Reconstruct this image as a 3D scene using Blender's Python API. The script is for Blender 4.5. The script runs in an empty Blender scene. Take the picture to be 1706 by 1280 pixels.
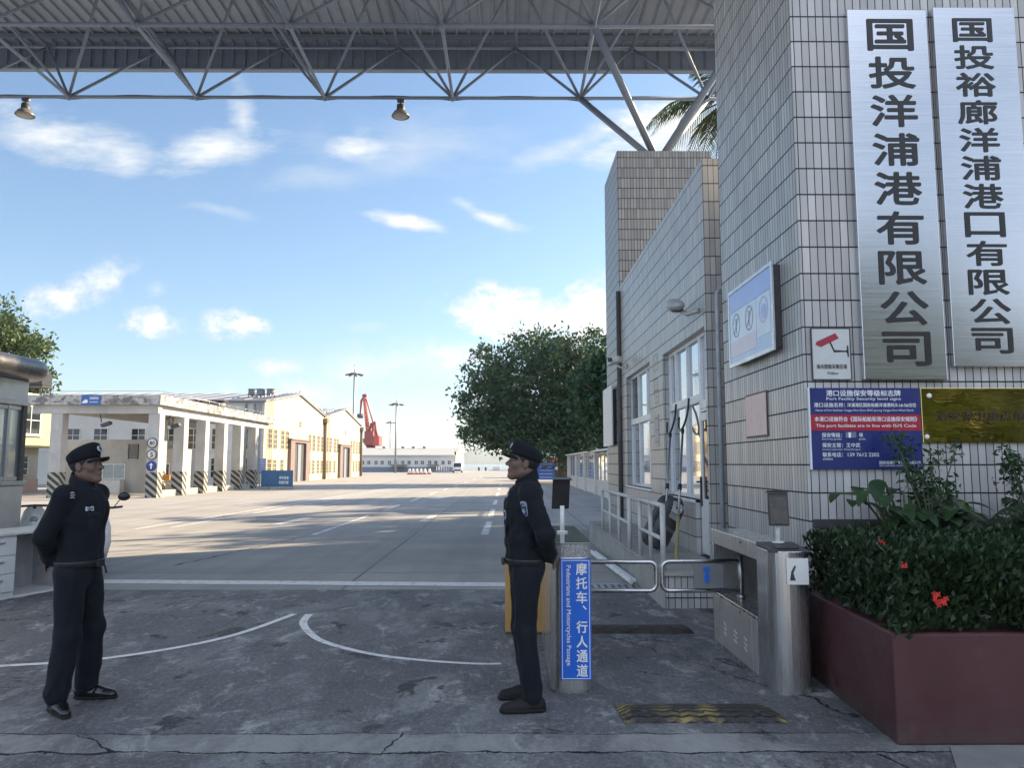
import bpy, bmesh, math, random
import numpy as np
from math import sin, cos, tan, radians, pi, atan2, sqrt, hypot
from mathutils import Vector, Matrix
from mathutils.bvhtree import BVHTree

S = bpy.context.scene
C = S.collection
random.seed(7)

# ------------------------------------------------------------------ camera
CAM_H, PITCH, YAW = 1.63, radians(5.93), radians(0.356)
cd = bpy.data.cameras.new("camera")
cd.sensor_width = 36.0
cd.lens = 1280.0 / 1706.0 * 36.0
cd.clip_start, cd.clip_end = 0.05, 20000.0
cam = bpy.data.objects.new("camera", cd)
cam.location = (0, 0, CAM_H)
cam.rotation_euler = (pi / 2 + PITCH, 0, -YAW)
C.objects.link(cam)
S.camera = cam

# ------------------------------------------------------------------ light
SUN_AZ, SUN_EL = 57.0, 24.0            # azimuth from straight ahead towards the right
sd = Vector((sin(radians(SUN_AZ)) * cos(radians(SUN_EL)), cos(radians(SUN_AZ)) * cos(radians(SUN_EL)), sin(radians(SUN_EL))))
sl = bpy.data.lights.new("sun", 'SUN')
sl.energy, sl.angle, sl.color = 5.0, radians(0.53), (1.0, 0.79, 0.53)
so = bpy.data.objects.new("sun", sl)
so.rotation_euler = sd.to_track_quat('Z', 'Y').to_euler()
so.location = (30, 20, 40)
C.objects.link(so)

S.view_settings.view_transform = 'Standard'
S.view_settings.look = 'None'
S.view_settings.gamma = 1.0
S.view_settings.exposure = 1.58
S.cycles.use_denoising = True
S.cycles.max_bounces = 6
S.cycles.transparent_max_bounces = 12


def ray(px, py):
    """Direction in the world of a pixel of the 1706x1280 photograph."""
    c, v = (px - 853) / 1280, (640 - py) / 1280
    f, u = cos(PITCH) - v * sin(PITCH), sin(PITCH) + v * cos(PITCH)
    return Vector((c * cos(YAW) + f * sin(YAW), -c * sin(YAW) + f * cos(YAW), u))


def at(px, py, Y):
    r = ray(px, py)
    s = Y / r.y
    return Vector((r.x * s, Y, CAM_H + r.z * s))


def gnd(px, py, z=0.0):
    r = ray(px, py)
    s = (z - CAM_H) / r.z
    return Vector((r.x * s, r.y * s, z))


def onx(px, py, X):
    r = ray(px, py)
    s = X / r.x
    return Vector((X, r.y * s, CAM_H + r.z * s))


# ------------------------------------------------------------------ sky
W = bpy.data.worlds.new("World")
S.world = W
W.use_nodes = True
nt = W.node_tree
nt.nodes.clear()
N, L = nt.nodes, nt.links


def wn(t, **k):
    n = N.new(t)
    for a, b in k.items():
        setattr(n, a, b)
    return n


sky = wn('ShaderNodeTexSky', sky_type='NISHITA', sun_disc=False)
sky.sun_elevation, sky.sun_rotation = radians(SUN_EL), radians(SUN_AZ)
sky.altitude, sky.air_density, sky.dust_density, sky.ozone_density = 0, 1.0, 0.6, 2.2
tc = wn('ShaderNodeTexCoord')
sep = wn('ShaderNodeSeparateXYZ')
L.new(tc.outputs['Generated'], sep.inputs[0])


def wmath(op, a, b=None, c=None, clamp=False):
    n = wn('ShaderNodeMath', operation=op)
    n.use_clamp = clamp
    for i, x in enumerate((a, b, c)):
        if x is None:
            continue
        if isinstance(x, (int, float)):
            n.inputs[i].default_value = x
        else:
            L.new(x, n.inputs[i])
    return n.outputs[0]


ysafe = wmath('MAXIMUM', sep.outputs[1], 0.05)
uu, tt = wmath('DIVIDE', sep.outputs[0], ysafe), wmath('DIVIDE', sep.outputs[2], ysafe)
comb = wn('ShaderNodeCombineXYZ')
L.new(uu, comb.inputs[0])
L.new(tt, comb.inputs[1])


def wnoise(scale, detail, stretch, rough=0.6):
    m = wn('ShaderNodeMapping')
    m.inputs['Scale'].default_value = (stretch[0], stretch[1], 1)
    m.inputs['Rotation'].default_value = (0, 0, stretch[2])
    L.new(comb.outputs[0], m.inputs['Vector'])
    n = wn('ShaderNodeTexNoise')
    n.inputs['Scale'].default_value, n.inputs['Detail'].default_value = scale, detail
    n.inputs['Roughness'].default_value = rough
    L.new(m.outputs[0], n.inputs['Vector'])
    return n


puff = wnoise(21, 12, (1, 1.35, 0), 0.66)
wisp = wnoise(9, 11, (1, 3.2, 0.35), 0.66)
warp = wnoise(5, 4, (1, 1, 0))
wv = wn('ShaderNodeVectorMath', operation='SUBTRACT')
L.new(warp.outputs['Color'], wv.inputs[0])
wv.inputs[1].default_value = (0.5, 0.5, 0.5)
ws = wn('ShaderNodeVectorMath', operation='SCALE')
L.new(wv.outputs[0], ws.inputs[0])
ws.inputs['Scale'].default_value = 0.055
wa = wn('ShaderNodeVectorMath', operation='ADD')
L.new(comb.outputs[0], wa.inputs[0])
L.new(ws.outputs[0], wa.inputs[1])

CLOUDS = [  # x, y, half length, half height, tilt, strength, kind, edge softness
    (110, 228, 200, 44, -15, 0.95, 'w', 1.0), (210, 256, 75, 38, -12, 0.85, 'w', 1.0), (350, 250, 115, 40, 14, 0.95, 'w', 1.0),
    (400, 205, 26, 85, 6, 0.75, 'w', 1.0), (600, 240, 62, 34, 0, 0.9, 'w', 0.9), (680, 250, 190, 60, 0, 0.42, 'w', 1.1),
    (665, 368, 75, 14, -14, 0.95, 'w', 0.8), (815, 355, 78, 14, -24, 0.85, 'w', 0.8), (1130, 210, 170, 60, 14, 1.5, 'w', 1.0),
    (960, 235, 150, 26, 22, 0.7, 'w', 1.1), (370, 355, 70, 10, -10, 0.35, 'w', 1.0), (540, 290, 110, 30, 5, 0.35, 'w', 1.1),
    (110, 495, 75, 34, 15, 0.9, 'p', 0.7), (175, 468, 62, 28, 35, 0.8, 'p', 0.8), (252, 541, 50, 26, 0, 1.05, 'p', 0.6),
    (395, 540, 56, 26, 0, 1.1, 'p', 0.55), (252, 490, 22, 14, 0, 0.4, 'p', 1.0), (835, 525, 95, 44, 0, 1.2, 'p', 0.6),
    (900, 545, 110, 50, 0, 0.9, 'p', 0.7), (975, 530, 95, 62, 10, 1.25, 'p', 0.6), (888, 495, 26, 16, 0, 0.8, 'p', 0.7),
    (470, 610, 50, 18, 0, 0.9, 'p', 0.7), (660, 608, 230, 40, 4, 0.75, 'p', 1.2), (760, 590, 80, 26, 8, 0.9, 'p', 0.8),
    (520, 655, 80, 34, -10, 0.9, 'p', 0.8), (610, 552, 50, 11, 0, 0.45, 'w', 1.0), (385, 650, 26, 18, 0, 0.5, 'p', 1.0),
    (620, 700, 260, 55, 0, 0.55, 'p', 1.4),
]
dens = None
for (px, py, rx, ry, rot, st, kind, soft) in CLOUDS:
    r = ray(px, py)
    m = wn('ShaderNodeMapping', vector_type='TEXTURE')
    m.inputs['Location'].default_value = (r.x / r.y, r.z / r.y, 0)
    m.inputs['Rotation'].default_value = (0, 0, radians(rot))
    k = 1.06 / 1280
    m.inputs['Scale'].default_value = (rx * k, ry * k, 1)
    L.new(wa.outputs[0], m.inputs['Vector'])
    ln = wn('ShaderNodeVectorMath', operation='LENGTH')
    L.new(m.outputs[0], ln.inputs[0])
    body = wmath('SUBTRACT', 1.12, ln.outputs['Value'])
    nz = (puff if kind == 'p' else wisp).outputs['Fac']
    v = wmath('MULTIPLY_ADD', wmath('SUBTRACT', nz, 0.5), 3.4 if kind == 'p' else 2.8, body)
    v = wmath('DIVIDE', v, soft + 0.25, clamp=True)
    lim = wmath('MULTIPLY', wmath('SUBTRACT', 1.45, ln.outputs['Value']), 1.8, clamp=True)
    v = wmath('MULTIPLY', wmath('MULTIPLY', v, lim), st * 0.98)
    dens = v if dens is None else wmath('MAXIMUM', dens, v)
dens = wmath('MINIMUM', dens, 1.25)
dens = wmath('MULTIPLY', dens, wmath('GREATER_THAN', sep.outputs[1], 0.06))
# bright unseen clouds, added behind the camera to fill the shaded faces
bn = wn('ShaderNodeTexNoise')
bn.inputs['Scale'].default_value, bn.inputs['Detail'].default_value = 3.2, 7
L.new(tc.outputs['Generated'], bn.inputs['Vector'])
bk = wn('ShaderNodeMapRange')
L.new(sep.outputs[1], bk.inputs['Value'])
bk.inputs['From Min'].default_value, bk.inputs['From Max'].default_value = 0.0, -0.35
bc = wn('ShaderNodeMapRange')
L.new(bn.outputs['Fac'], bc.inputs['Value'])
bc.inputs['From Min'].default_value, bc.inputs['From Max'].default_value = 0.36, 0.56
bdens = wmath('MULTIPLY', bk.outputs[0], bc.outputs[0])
# air near the horizon pales
hz = wmath('POWER', wmath('SUBTRACT', 1.0, wmath('MINIMUM', wmath('MAXIMUM', sep.outputs[2], 0.0), 1.0)), 9.0)
mixh = wn('ShaderNodeMix', data_type='RGBA')
L.new(wmath('ADD', wmath('MULTIPLY', hz, 0.35), 0.06), mixh.inputs['Factor'])
skm = wn('ShaderNodeMix', data_type='RGBA', blend_type='MULTIPLY')
skm.inputs['Factor'].default_value = 1.0
L.new(sky.outputs[0], skm.inputs['A'])
skm.inputs['B'].default_value = (0.66, 0.72, 0.75, 1)
L.new(skm.outputs['Result'], mixh.inputs['A'])
mixh.inputs['B'].default_value = (1.65, 2.15, 2.4, 1)
mixc = wn('ShaderNodeMix', data_type='RGBA')
L.new(wmath('MINIMUM', dens, 0.96), mixc.inputs['Factor'])
L.new(mixh.outputs['Result'], mixc.inputs['A'])
shade = wn('ShaderNodeMix', data_type='RGBA')           # thicker parts of a cloud are whiter
L.new(wmath('MULTIPLY', dens, 0.8, clamp=True), shade.inputs['Factor'])
shade.inputs['A'].default_value = (2.7, 2.95, 3.15, 1)
shade.inputs['B'].default_value = (4.0, 4.0, 3.9, 1)
L.new(shade.outputs['Result'], mixc.inputs['B'])
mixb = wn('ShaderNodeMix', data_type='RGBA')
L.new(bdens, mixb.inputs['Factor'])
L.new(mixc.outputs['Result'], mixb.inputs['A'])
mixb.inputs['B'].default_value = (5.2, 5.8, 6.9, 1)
bg = wn('ShaderNodeBackground')
bg.inputs['Strength'].default_value = 0.10
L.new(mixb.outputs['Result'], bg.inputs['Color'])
ow = wn('ShaderNodeOutputWorld')
L.new(bg.outputs[0], ow.inputs['Surface'])

# ------------------------------------------------------------------ mesh helpers


class MB:
    def __init__(s):
        s.v, s.f, s.mi, s.cur, s.sm = [], [], [], 0, []

    def add(s, vs, fs, smooth=False):
        o = len(s.v)
        s.v.extend([tuple(p) for p in vs])
        for f in fs:
            s.f.append(tuple(i + o for i in f))
            s.mi.append(s.cur)
            s.sm.append(smooth)
        return s

    def boxb(s, x0, y0, z0, x1, y1, z1):
        vs = [(x, y, z) for z in (z0, z1) for y in (y0, y1) for x in (x0, x1)]
        return s.add(vs, [(0, 2, 3, 1), (4, 5, 7, 6), (0, 1, 5, 4), (2, 6, 7, 3), (0, 4, 6, 2), (1, 3, 7, 5)])

    def box(s, c, d, M=None):
        vs = [Vector((x * d[0] / 2, y * d[1] / 2, z * d[2] / 2)) for z in (-1, 1) for y in (-1, 1) for x in (-1, 1)]
        vs = [(M @ p if M else p) + Vector(c) for p in vs]
        return s.add(vs, [(0, 2, 3, 1), (4, 5, 7, 6), (0, 1, 5, 4), (2, 6, 7, 3), (0, 4, 6, 2), (1, 3, 7, 5)])

    def tube(s, pts, r, n=10, cap=True, smooth=True):
        pts = [Vector(p) for p in pts]
        rs = r if isinstance(r, (list, tuple)) else [r] * len(pts)
        vs, fs = [], []
        up = None
        for i, p in enumerate(pts):
            a = pts[max(i - 1, 0)]
            b = pts[min(i + 1, len(pts) - 1)]
            d = (b - a).normalized()
            if up is None:
                up = Vector((0, 0, 1)) if abs(d.z) < 0.9 else Vector((1, 0, 0))
            x = up.cross(d).normalized()
            up = d.cross(x).normalized()
            for k in range(n):
                t = 2 * pi * k / n
                vs.append(p + (x * cos(t) + up * sin(t)) * rs[i])
        for i in range(len(pts) - 1):
            for k in range(n):
                k2 = (k + 1) % n
                fs.append((i * n + k, i * n + k2, (i + 1) * n + k2, (i + 1) * n + k))
        s.add(vs, fs, smooth)
        if cap:
            o = len(s.v) - len(vs)
            for f in (tuple(range(n))[::-1], tuple(range((len(pts) - 1) * n, len(pts) * n))):
                s.f.append(tuple(i + o for i in f))
                s.mi.append(s.cur)
                s.sm.append(False)
        return s

    def lathe(s, prof, c=(0, 0, 0), n=24, M=None, smooth=True):
        vs, fs = [], []
        for (r, z) in prof:
            for k in range(n):
                t = 2 * pi * k / n
                p = Vector((r * cos(t), r * sin(t), z))
                vs.append((M @ p if M else p) + Vector(c))
        for i in range(len(prof) - 1):
            for k in range(n):
                k2 = (k + 1) % n
                fs.append((i * n + k, i * n + k2, (i + 1) * n + k2, (i + 1) * n + k))
        fs.append(tuple(range(n))[::-1])
        fs.append(tuple(range((len(prof) - 1) * n, len(prof) * n)))
        return s.add(vs, fs, smooth)

    def prism(s, poly, ax, h0, h1):
        """poly in the two axes other than ax (in x,y,z order), extruded along ax from h0 to h1."""
        n = len(poly)

        def P(a, b, h):
            return (h, a, b) if ax == 0 else (a, h, b) if ax == 1 else (a, b, h)
        vs = [P(a, b, h0) for a, b in poly] + [P(a, b, h1) for a, b in poly]
        fs = [tuple(range(n))[::-1], tuple(range(n, 2 * n))]
        for k in range(n):
            k2 = (k + 1) % n
            fs.append((k, k2, n + k2, n + k))
        return s.add(vs, fs)

    def build(s, name, m, parent=None, bevel=0.0, world=False, seg=2, fixn=True):
        me = bpy.data.meshes.new(name)
        vs = s.v
        if world and parent is not None:
            root = parent
            while root.parent:
                root = root.parent
            Mi = root.matrix_basis.inverted()
            vs = [tuple(Mi @ Vector(p)) for p in vs]
        me.from_pydata(vs, [], s.f)
        for mm in (m if isinstance(m, (list, tuple)) else [m]):
            me.materials.append(mm)
        me.polygons.foreach_set('material_index', s.mi)
        me.polygons.foreach_set('use_smooth', s.sm)
        if fixn:
            b = bmesh.new()
            b.from_mesh(me)
            bmesh.ops.recalc_face_normals(b, faces=b.faces)
            b.to_mesh(me)
            b.free()
        o = bpy.data.objects.new(name, me)
        C.objects.link(o)
        if parent is not None:
            o.parent = parent
        if bevel > 0:
            md = o.modifiers.new("bevel", 'BEVEL')
            md.width, md.segments, md.limit_method, md.angle_limit = bevel, seg, 'ANGLE', radians(40)
            md.harden_normals = False
        return o


def mesh_np(name, V, F, m, parent=None, smooth=False):
    me = bpy.data.meshes.new(name)
    me.from_pydata(V.tolist() if hasattr(V, 'tolist') else V, [], F.tolist() if hasattr(F, 'tolist') else F)
    for mm in (m if isinstance(m, (list, tuple)) else [m]):
        me.materials.append(mm)
    if smooth:
        me.polygons.foreach_set('use_smooth', [True] * len(me.polygons))
    o = bpy.data.objects.new(name, me)
    C.objects.link(o)
    if parent is not None:
        o.parent = parent
    return o


def tag(o, label, cat, group=None, kind=None):
    o['label'], o['category'] = label, cat
    if group:
        o['group'] = group
    if kind:
        o['kind'] = kind
    return o


def thing(name, label, cat, loc=(0, 0, 0), rotz=0.0, group=None):
    o = bpy.data.objects.new(name, None)
    o.empty_display_size = 0.2
    o.location, o.rotation_euler = loc, (0, 0, rotz)
    o.matrix_basis = Matrix.Translation(Vector(loc)) @ Matrix.Rotation(rotz, 4, 'Z')
    C.objects.link(o)
    return tag(o, label, cat, group)


def struct(o):
    o['kind'] = 'structure'
    return o


def dup(root, loc=None, rotz=None, label=None, group=None):
    r = root.copy()
    C.objects.link(r)
    if loc is not None:
        r.matrix_basis = Matrix.Translation(Vector(loc)) @ Matrix.Rotation(root.rotation_euler.z if rotz is None else rotz, 4, 'Z')
    if label:
        r['label'] = label
    if group:
        r['group'] = group
    for ch in list(root.children):
        c = ch.copy()
        C.objects.link(c)
        c.parent = r
        for g in list(ch.children):
            d = g.copy()
            C.objects.link(d)
            d.parent = c
    return r


# ------------------------------------------------------------------ lettering
def text(name, body, m, parent, size, M, width=None, height=None, align='CENTER', bold=0.0, depth=0.0015, spacing=1.0, shear=0.0):
    """Flat raised letters: local x along the line, y up; M places them."""
    c = bpy.data.curves.new(name, 'FONT')
    c.body, c.size, c.extrude = body, 1.0, 0.0
    c.align_x = 'CENTER'
    c.space_character = spacing
    c.shear = shear
    c.resolution_u = 2
    o = bpy.data.objects.new(name, c)
    C.objects.link(o)
    dg = bpy.context.evaluated_depsgraph_get()
    dg.update()
    me = bpy.data.meshes.new_from_object(o.evaluated_get(dg))
    bpy.data.objects.remove(o)
    bpy.data.curves.remove(c)
    n = len(me.vertices)
    co = np.empty(n * 3, dtype=np.float32)
    me.vertices.foreach_get('co', co)
    co = co.reshape(-1, 3)
    mn, mx = co.min(0), co.max(0)
    sx = sy = size
    if width:
        sx = width / max(mx[0] - mn[0], 1e-6)
        if not height:
            sy = sx if not size else size
    if height:
        sy = height / max(mx[1] - mn[1], 1e-6)
        if not width:
            sx = sy
    cx = {'CENTER': (mn[0] + mx[0]) / 2, 'LEFT': mn[0], 'RIGHT': mx[0]}[align]
    co = (co - np.array([cx, (mn[1] + mx[1]) / 2, 0])) * np.array([sx, sy, 1])
    co[:, 2] = depth
    me.vertices.foreach_set('co', co.astype(np.float32).ravel())
    if bold > 0:                       # heavier strokes: the glyph repeated a hair to each side
        em = (height or sx)
        b_ = bmesh.new()
        for k, (ox, oy) in enumerate(((0, 0), (1, 0), (-1, 0), (0, .8), (0, -.8), (.7, .6), (-.7, .6), (.7, -.6), (-.7, -.6))):
            me2 = me.copy()
            me2.transform(Matrix.Translation((ox * bold * em, oy * bold * em, 0.00012 * k)))
            b_.from_mesh(me2)
            bpy.data.meshes.remove(me2)
        b_.to_mesh(me)
        b_.free()
    me.transform(M)
    me.materials.clear()
    me.materials.append(m)
    o = bpy.data.objects.new(name, me)
    C.objects.link(o)
    o.parent = parent
    return o


def frame_front(x, y, z):      # a face that looks towards -Y
    return Matrix(((1, 0, 0, x), (0, 0, -1, y), (0, 1, 0, z), (0, 0, 0, 1)))


def frame_left(x, y, z):       # a face that looks towards -X: reading direction runs -Y
    return Matrix(((0, 0, -1, x), (-1, 0, 0, y), (0, 1, 0, z), (0, 0, 0, 1)))


def frame_right(x, y, z):      # a face that looks towards +X
    return Matrix(((0, 0, 1, x), (1, 0, 0, y), (0, 1, 0, z), (0, 0, 0, 1)))


# ------------------------------------------------------------------ materials
class Nodes:
    def __init__(s, name):
        s.m = bpy.data.materials.new(name)
        s.m.use_nodes = True
        s.t = s.m.node_tree
        s.t.nodes.clear()
        s.out = s.n('ShaderNodeOutputMaterial')
        s.p = s.n('ShaderNodeBsdfPrincipled')
        s.l(s.p.outputs[0], s.out.inputs['Surface'])
        s.geo = s.n('ShaderNodeNewGeometry')
        s.pos = s.geo.outputs['Position']

    def n(s, t, **k):
        x = s.t.nodes.new(t)
        for a, b in k.items():
            setattr(x, a, b)
        return x

    def l(s, a, b):
        s.t.links.new(a, b)

    def setin(s, sock, v):
        if hasattr(v, 'is_output') or isinstance(v, bpy.types.NodeSocket):
            s.l(v, sock)
        else:
            sock.default_value = v

    def math(s, op, a, b=None, c=None, clamp=False):
        n = s.n('ShaderNodeMath', operation=op)
        n.use_clamp = clamp
        for i, x in enumerate((a, b, c)):
            if x is not None:
                s.setin(n.inputs[i], x)
        return n.outputs[0]

    def vmath(s, op, a, b=None):
        n = s.n('ShaderNodeVectorMath', operation=op)
        s.setin(n.inputs[0], a)
        if b is not None:
            s.setin(n.inputs[1], b)
        return n.outputs[0]

    def noise(s, vec, scale, detail=5, rough=0.6, dist=0.0):
        n = s.n('ShaderNodeTexNoise')
        s.l(vec, n.inputs['Vector'])
        n.inputs['Scale'].default_value, n.inputs['Detail'].default_value = scale, detail
        n.inputs['Roughness'].default_value, n.inputs['Distortion'].default_value = rough, dist
        return n.outputs['Fac']

    def ramp(s, fac, lo, hi, a=0.0, b=1.0):
        n = s.n('ShaderNodeMapRange')
        n.clamp = True
        s.setin(n.inputs['Value'], fac)
        n.inputs['From Min'].default_value, n.inputs['From Max'].default_value = lo, hi
        n.inputs['To Min'].default_value, n.inputs['To Max'].default_value = a, b
        return n.outputs['Result']

    def mix(s, fac, a, b, blend='MIX'):
        n = s.n('ShaderNodeMix', data_type='RGBA', blend_type=blend)
        s.setin(n.inputs['Factor'], fac)
        for sock, v in ((n.inputs['A'], a), (n.inputs['B'], b)):
            s.setin(sock, v if not isinstance(v, tuple) else (*v[:3], 1))
        return n.outputs['Result']

    def scale(s, vec, xyz):
        return s.vmath('MULTIPLY', vec, xyz)

    def bump(s, h, strength=0.3, dist=0.01):
        n = s.n('ShaderNodeBump')
        n.inputs['Strength'].default_value, n.inputs['Distance'].default_value = strength, dist
        s.l(h, n.inputs['Height'])
        s.l(n.outputs[0], s.p.inputs['Normal'])

    def set(s, col=None, rough=None, metal=None, spec=None, **k):
        if col is not None:
            s.setin(s.p.inputs['Base Color'], (*col[:3], 1) if isinstance(col, tuple) else col)
        if rough is not None:
            s.setin(s.p.inputs['Roughness'], rough)
        if metal is not None:
            s.setin(s.p.inputs['Metallic'], metal)
        if spec is not None:
            s.p.inputs['Specular IOR Level'].default_value = spec
        for a, b in k.items():
            s.setin(s.p.inputs[a], b)
        return s.m


MATS = {}


def M(name, col, rough=0.6, metal=0.0, var=0.18, scale=6.0, bump=0.0, bscale=60.0, dirt=0.0, dirtcol=(0.05, 0.045, 0.04), spec=0.5):
    if name in MATS:
        return MATS[name]
    b = Nodes(name)
    n1 = b.noise(b.pos, scale, 6, 0.65)
    lo = tuple(c * (1 - var) for c in col)
    hi = tuple(min(c * (1 + var), 1) for c in col)
    c = b.mix(b.ramp(n1, 0.3, 0.7), lo, hi)
    if dirt > 0:
        d = b.noise(b.scale(b.pos, (1.0, 1.0, 0.35)), scale * 0.7, 8, 0.7)
        c = b.mix(b.ramp(d, 0.52, 0.78, 0, dirt), c, dirtcol)
    r = b.ramp(b.noise(b.pos, scale * 3, 4), 0.3, 0.7, max(rough - 0.08, 0.03), min(rough + 0.08, 1))
    b.set(c, r, metal, spec)
    if bump > 0:
        b.bump(b.noise(b.pos, bscale, 4), bump, 0.004)
    MATS[name] = b.m
    return b.m


def tile_mat(name, c1, c2, tw=0.072, th=0.25, z0=0.12, u0=0.0, dark=0.02, stain=0.35, ms=0.0056, hw=0.032):
    b = Nodes(name)
    sp = b.n('ShaderNodeSeparateXYZ')
    b.l(b.pos, sp.inputs[0])
    u = b.math('ADD', b.math('ADD', sp.outputs[0], sp.outputs[1]), 50.0 + u0)
    w = b.math('ADD', sp.outputs[2], 10.0 - z0)
    cb = b.n('ShaderNodeCombineXYZ')
    b.l(u, cb.inputs[0])
    b.l(w, cb.inputs[1])
    br = b.n('ShaderNodeTexBrick')
    br.offset, br.squash = 0.0, 1.0
    b.l(cb.outputs[0], br.inputs['Vector'])
    br.inputs['Scale'].default_value = 1.0
    br.inputs['Brick Width'].default_value, br.inputs['Row Height'].default_value = tw, th
    br.inputs['Mortar Size'].default_value, br.inputs['Mortar Smooth'].default_value = ms, 0.25
    br.inputs['Color1'].default_value, br.inputs['Color2'].default_value = (*c1, 1), (*c2, 1)
    br.inputs['Mortar'].default_value = (dark, dark, dark * 1.05, 1)
    # the joints between courses are wider than those between tiles
    fr = b.math('FRACT', b.math('DIVIDE', w, th))
    hj = b.math('LESS_THAN', b.math('ABSOLUTE', b.math('SUBTRACT', b.math('FRACT', b.math('ADD', b.math('DIVIDE', w, th), 0.5)), 0.5)), hw)
    mort = b.math('MAXIMUM', br.outputs['Fac'], hj)
    wid_ = b.n('ShaderNodeTexWhiteNoise', noise_dimensions='2D')
    cell = b.n('ShaderNodeCombineXYZ')
    b.l(b.math('FLOOR', b.math('DIVIDE', u, tw)), cell.inputs[0])
    b.l(b.math('FLOOR', b.math('DIVIDE', w, th)), cell.inputs[1])
    b.l(cell.outputs[0], wid_.inputs['Vector'])
    streak = b.noise(b.scale(b.pos, (5, 5, 0.5)), 1.6, 7, 0.7)
    blot = b.noise(b.pos, 1.1, 6, 0.65)
    tint = b.mix(b.ramp(wid_.outputs['Value'], 0.0, 1.0, 0, 0.75), br.outputs['Color'], tuple(c * 0.62 for c in c2))
    col = b.mix(b.ramp(streak, 0.42, 0.75, 0, stain), tint, tuple(c * 0.55 for c in c1))
    col = b.mix(b.ramp(blot, 0.5, 0.7, 0, 0.35), col, (c1[0] * 0.95, c1[1] * 0.86, c1[2] * 0.76))
    drip = b.noise(b.scale(b.pos, (11, 11, 0.22)), 1.3, 8, 0.75)
    col = b.mix(b.ramp(drip, 0.60, 0.74, 0, 0.6), col, (c1[0] * 0.42, c1[1] * 0.41, c1[2] * 0.38))
    chip = b.noise(b.pos, 14.0, 6, 0.7)
    col = b.mix(b.ramp(chip, 0.68, 0.74, 0, 0.5), col, (c1[0] * 0.5, c1[1] * 0.48, c1[2] * 0.44))
    fine = b.noise(b.scale(b.pos, (60, 60, 9)), 3.0, 3)
    col = b.mix(b.ramp(fine, 0.3, 0.7, 0.0, 0.22), col, tuple(c * 0.7 for c in c1))
    col = b.mix(mort, col, (dark, dark, dark * 1.1))
    b.set(col, b.mix(mort, (0.34, 0.34, 0.34), (0.9, 0.9, 0.9)), 0.0, 0.45)
    b.bump(b.math('SUBTRACT', 1.0, mort), 0.5, 0.006)
    return b.m
# ------------------------------------------------------------------ common materials
STEEL = M('stainless_steel', (0.56, 0.56, 0.56), 0.30, 1.0, 0.08, 3)
STEEL_DARK = M('weathered_steel', (0.40, 0.40, 0.41), 0.38, 1.0, 0.12, 4)
ALU = M('white_aluminium', (0.74, 0.75, 0.76), 0.4, 0.0, 0.08, 5, dirt=0.25, dirtcol=(0.3, 0.3, 0.3))
WHITE = M('white_paint', (0.75, 0.75, 0.73), 0.45, 0, 0.06, 5)
WHITE_WORN = M('worn_white_paint', (0.66, 0.66, 0.64), 0.5, 0, 0.12, 8, dirt=0.6, dirtcol=(0.22, 0.2, 0.18))
BLACK = M('black_plastic', (0.015, 0.015, 0.017), 0.35, 0, 0.2, 8)
DARK = M('dark_grey', (0.05, 0.05, 0.055), 0.5, 0, 0.2, 8)
RUBBER = M('black_rubber', (0.02, 0.02, 0.02), 0.75, 0, 0.3, 20)
FRAMEPAINT = M('grey_steel_paint', (0.17, 0.21, 0.28), 0.45, 0.0, 0.1, 4, dirt=0.25, dirtcol=(0.16, 0.15, 0.14))
CONC = M('concrete', (0.36, 0.35, 0.33), 0.85, 0, 0.2, 2.5, bump=0.25, bscale=40, dirt=0.5, dirtcol=(0.12, 0.115, 0.11))
BLUE = M('sign_blue', (0.01, 0.13, 0.62), 0.35, 0, 0.04, 3)
INK = M('black_ink', (0.012, 0.012, 0.014), 0.4, 0, 0.1, 5)
WINK = M('white_ink', (0.8, 0.82, 0.85), 0.5, 0, 0.03, 5)
RED = M('sign_red', (0.45, 0.02, 0.03), 0.4, 0, 0.05, 4)
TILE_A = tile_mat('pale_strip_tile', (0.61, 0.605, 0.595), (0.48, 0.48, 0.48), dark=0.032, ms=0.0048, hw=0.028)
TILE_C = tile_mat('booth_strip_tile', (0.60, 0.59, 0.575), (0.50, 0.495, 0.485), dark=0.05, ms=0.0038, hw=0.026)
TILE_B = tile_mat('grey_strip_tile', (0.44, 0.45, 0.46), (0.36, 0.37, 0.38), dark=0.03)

g = Nodes('window_glass')
GLASS = g.set((0.62, 0.66, 0.72), 0.035, 0.72)
g = Nodes('dark_glass')
GLASSD = g.set((0.02, 0.025, 0.03), 0.06, 0.0, 0.6)

# ------------------------------------------------------------------ ground


def crackmask(b, p1, p2, w, amp, sc=1.5):
    d = (Vector(p2[:2]) - Vector(p1[:2]))
    ln = d.length
    d.normalize()
    nx, ny = -d.y, d.x
    sp = b.n('ShaderNodeSeparateXYZ')
    b.l(b.pos, sp.inputs[0])
    dist = b.math('ADD', b.math('MULTIPLY', b.math('SUBTRACT', sp.outputs[0], p1[0]), nx), b.math('MULTIPLY', b.math('SUBTRACT', sp.outputs[1], p1[1]), ny))
    along = b.math('ADD', b.math('MULTIPLY', b.math('SUBTRACT', sp.outputs[0], p1[0]), d.x), b.math('MULTIPLY', b.math('SUBTRACT', sp.outputs[1], p1[1]), d.y))
    wob = b.math('MULTIPLY', b.math('SUBTRACT', b.noise(b.pos, sc, 7, 0.65), 0.5), amp)
    wid = b.math('MULTIPLY', b.ramp(b.noise(b.pos, 2.3, 4), 0.35, 0.68, 0.15, 1.0), w)
    m = b.math('LESS_THAN', b.math('ABSOLUTE', b.math('ADD', dist, wob)), wid)
    m = b.math('MULTIPLY', m, b.math('GREATER_THAN', along, 0.0))
    return b.math('MULTIPLY', m, b.math('LESS_THAN', along, ln))


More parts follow.
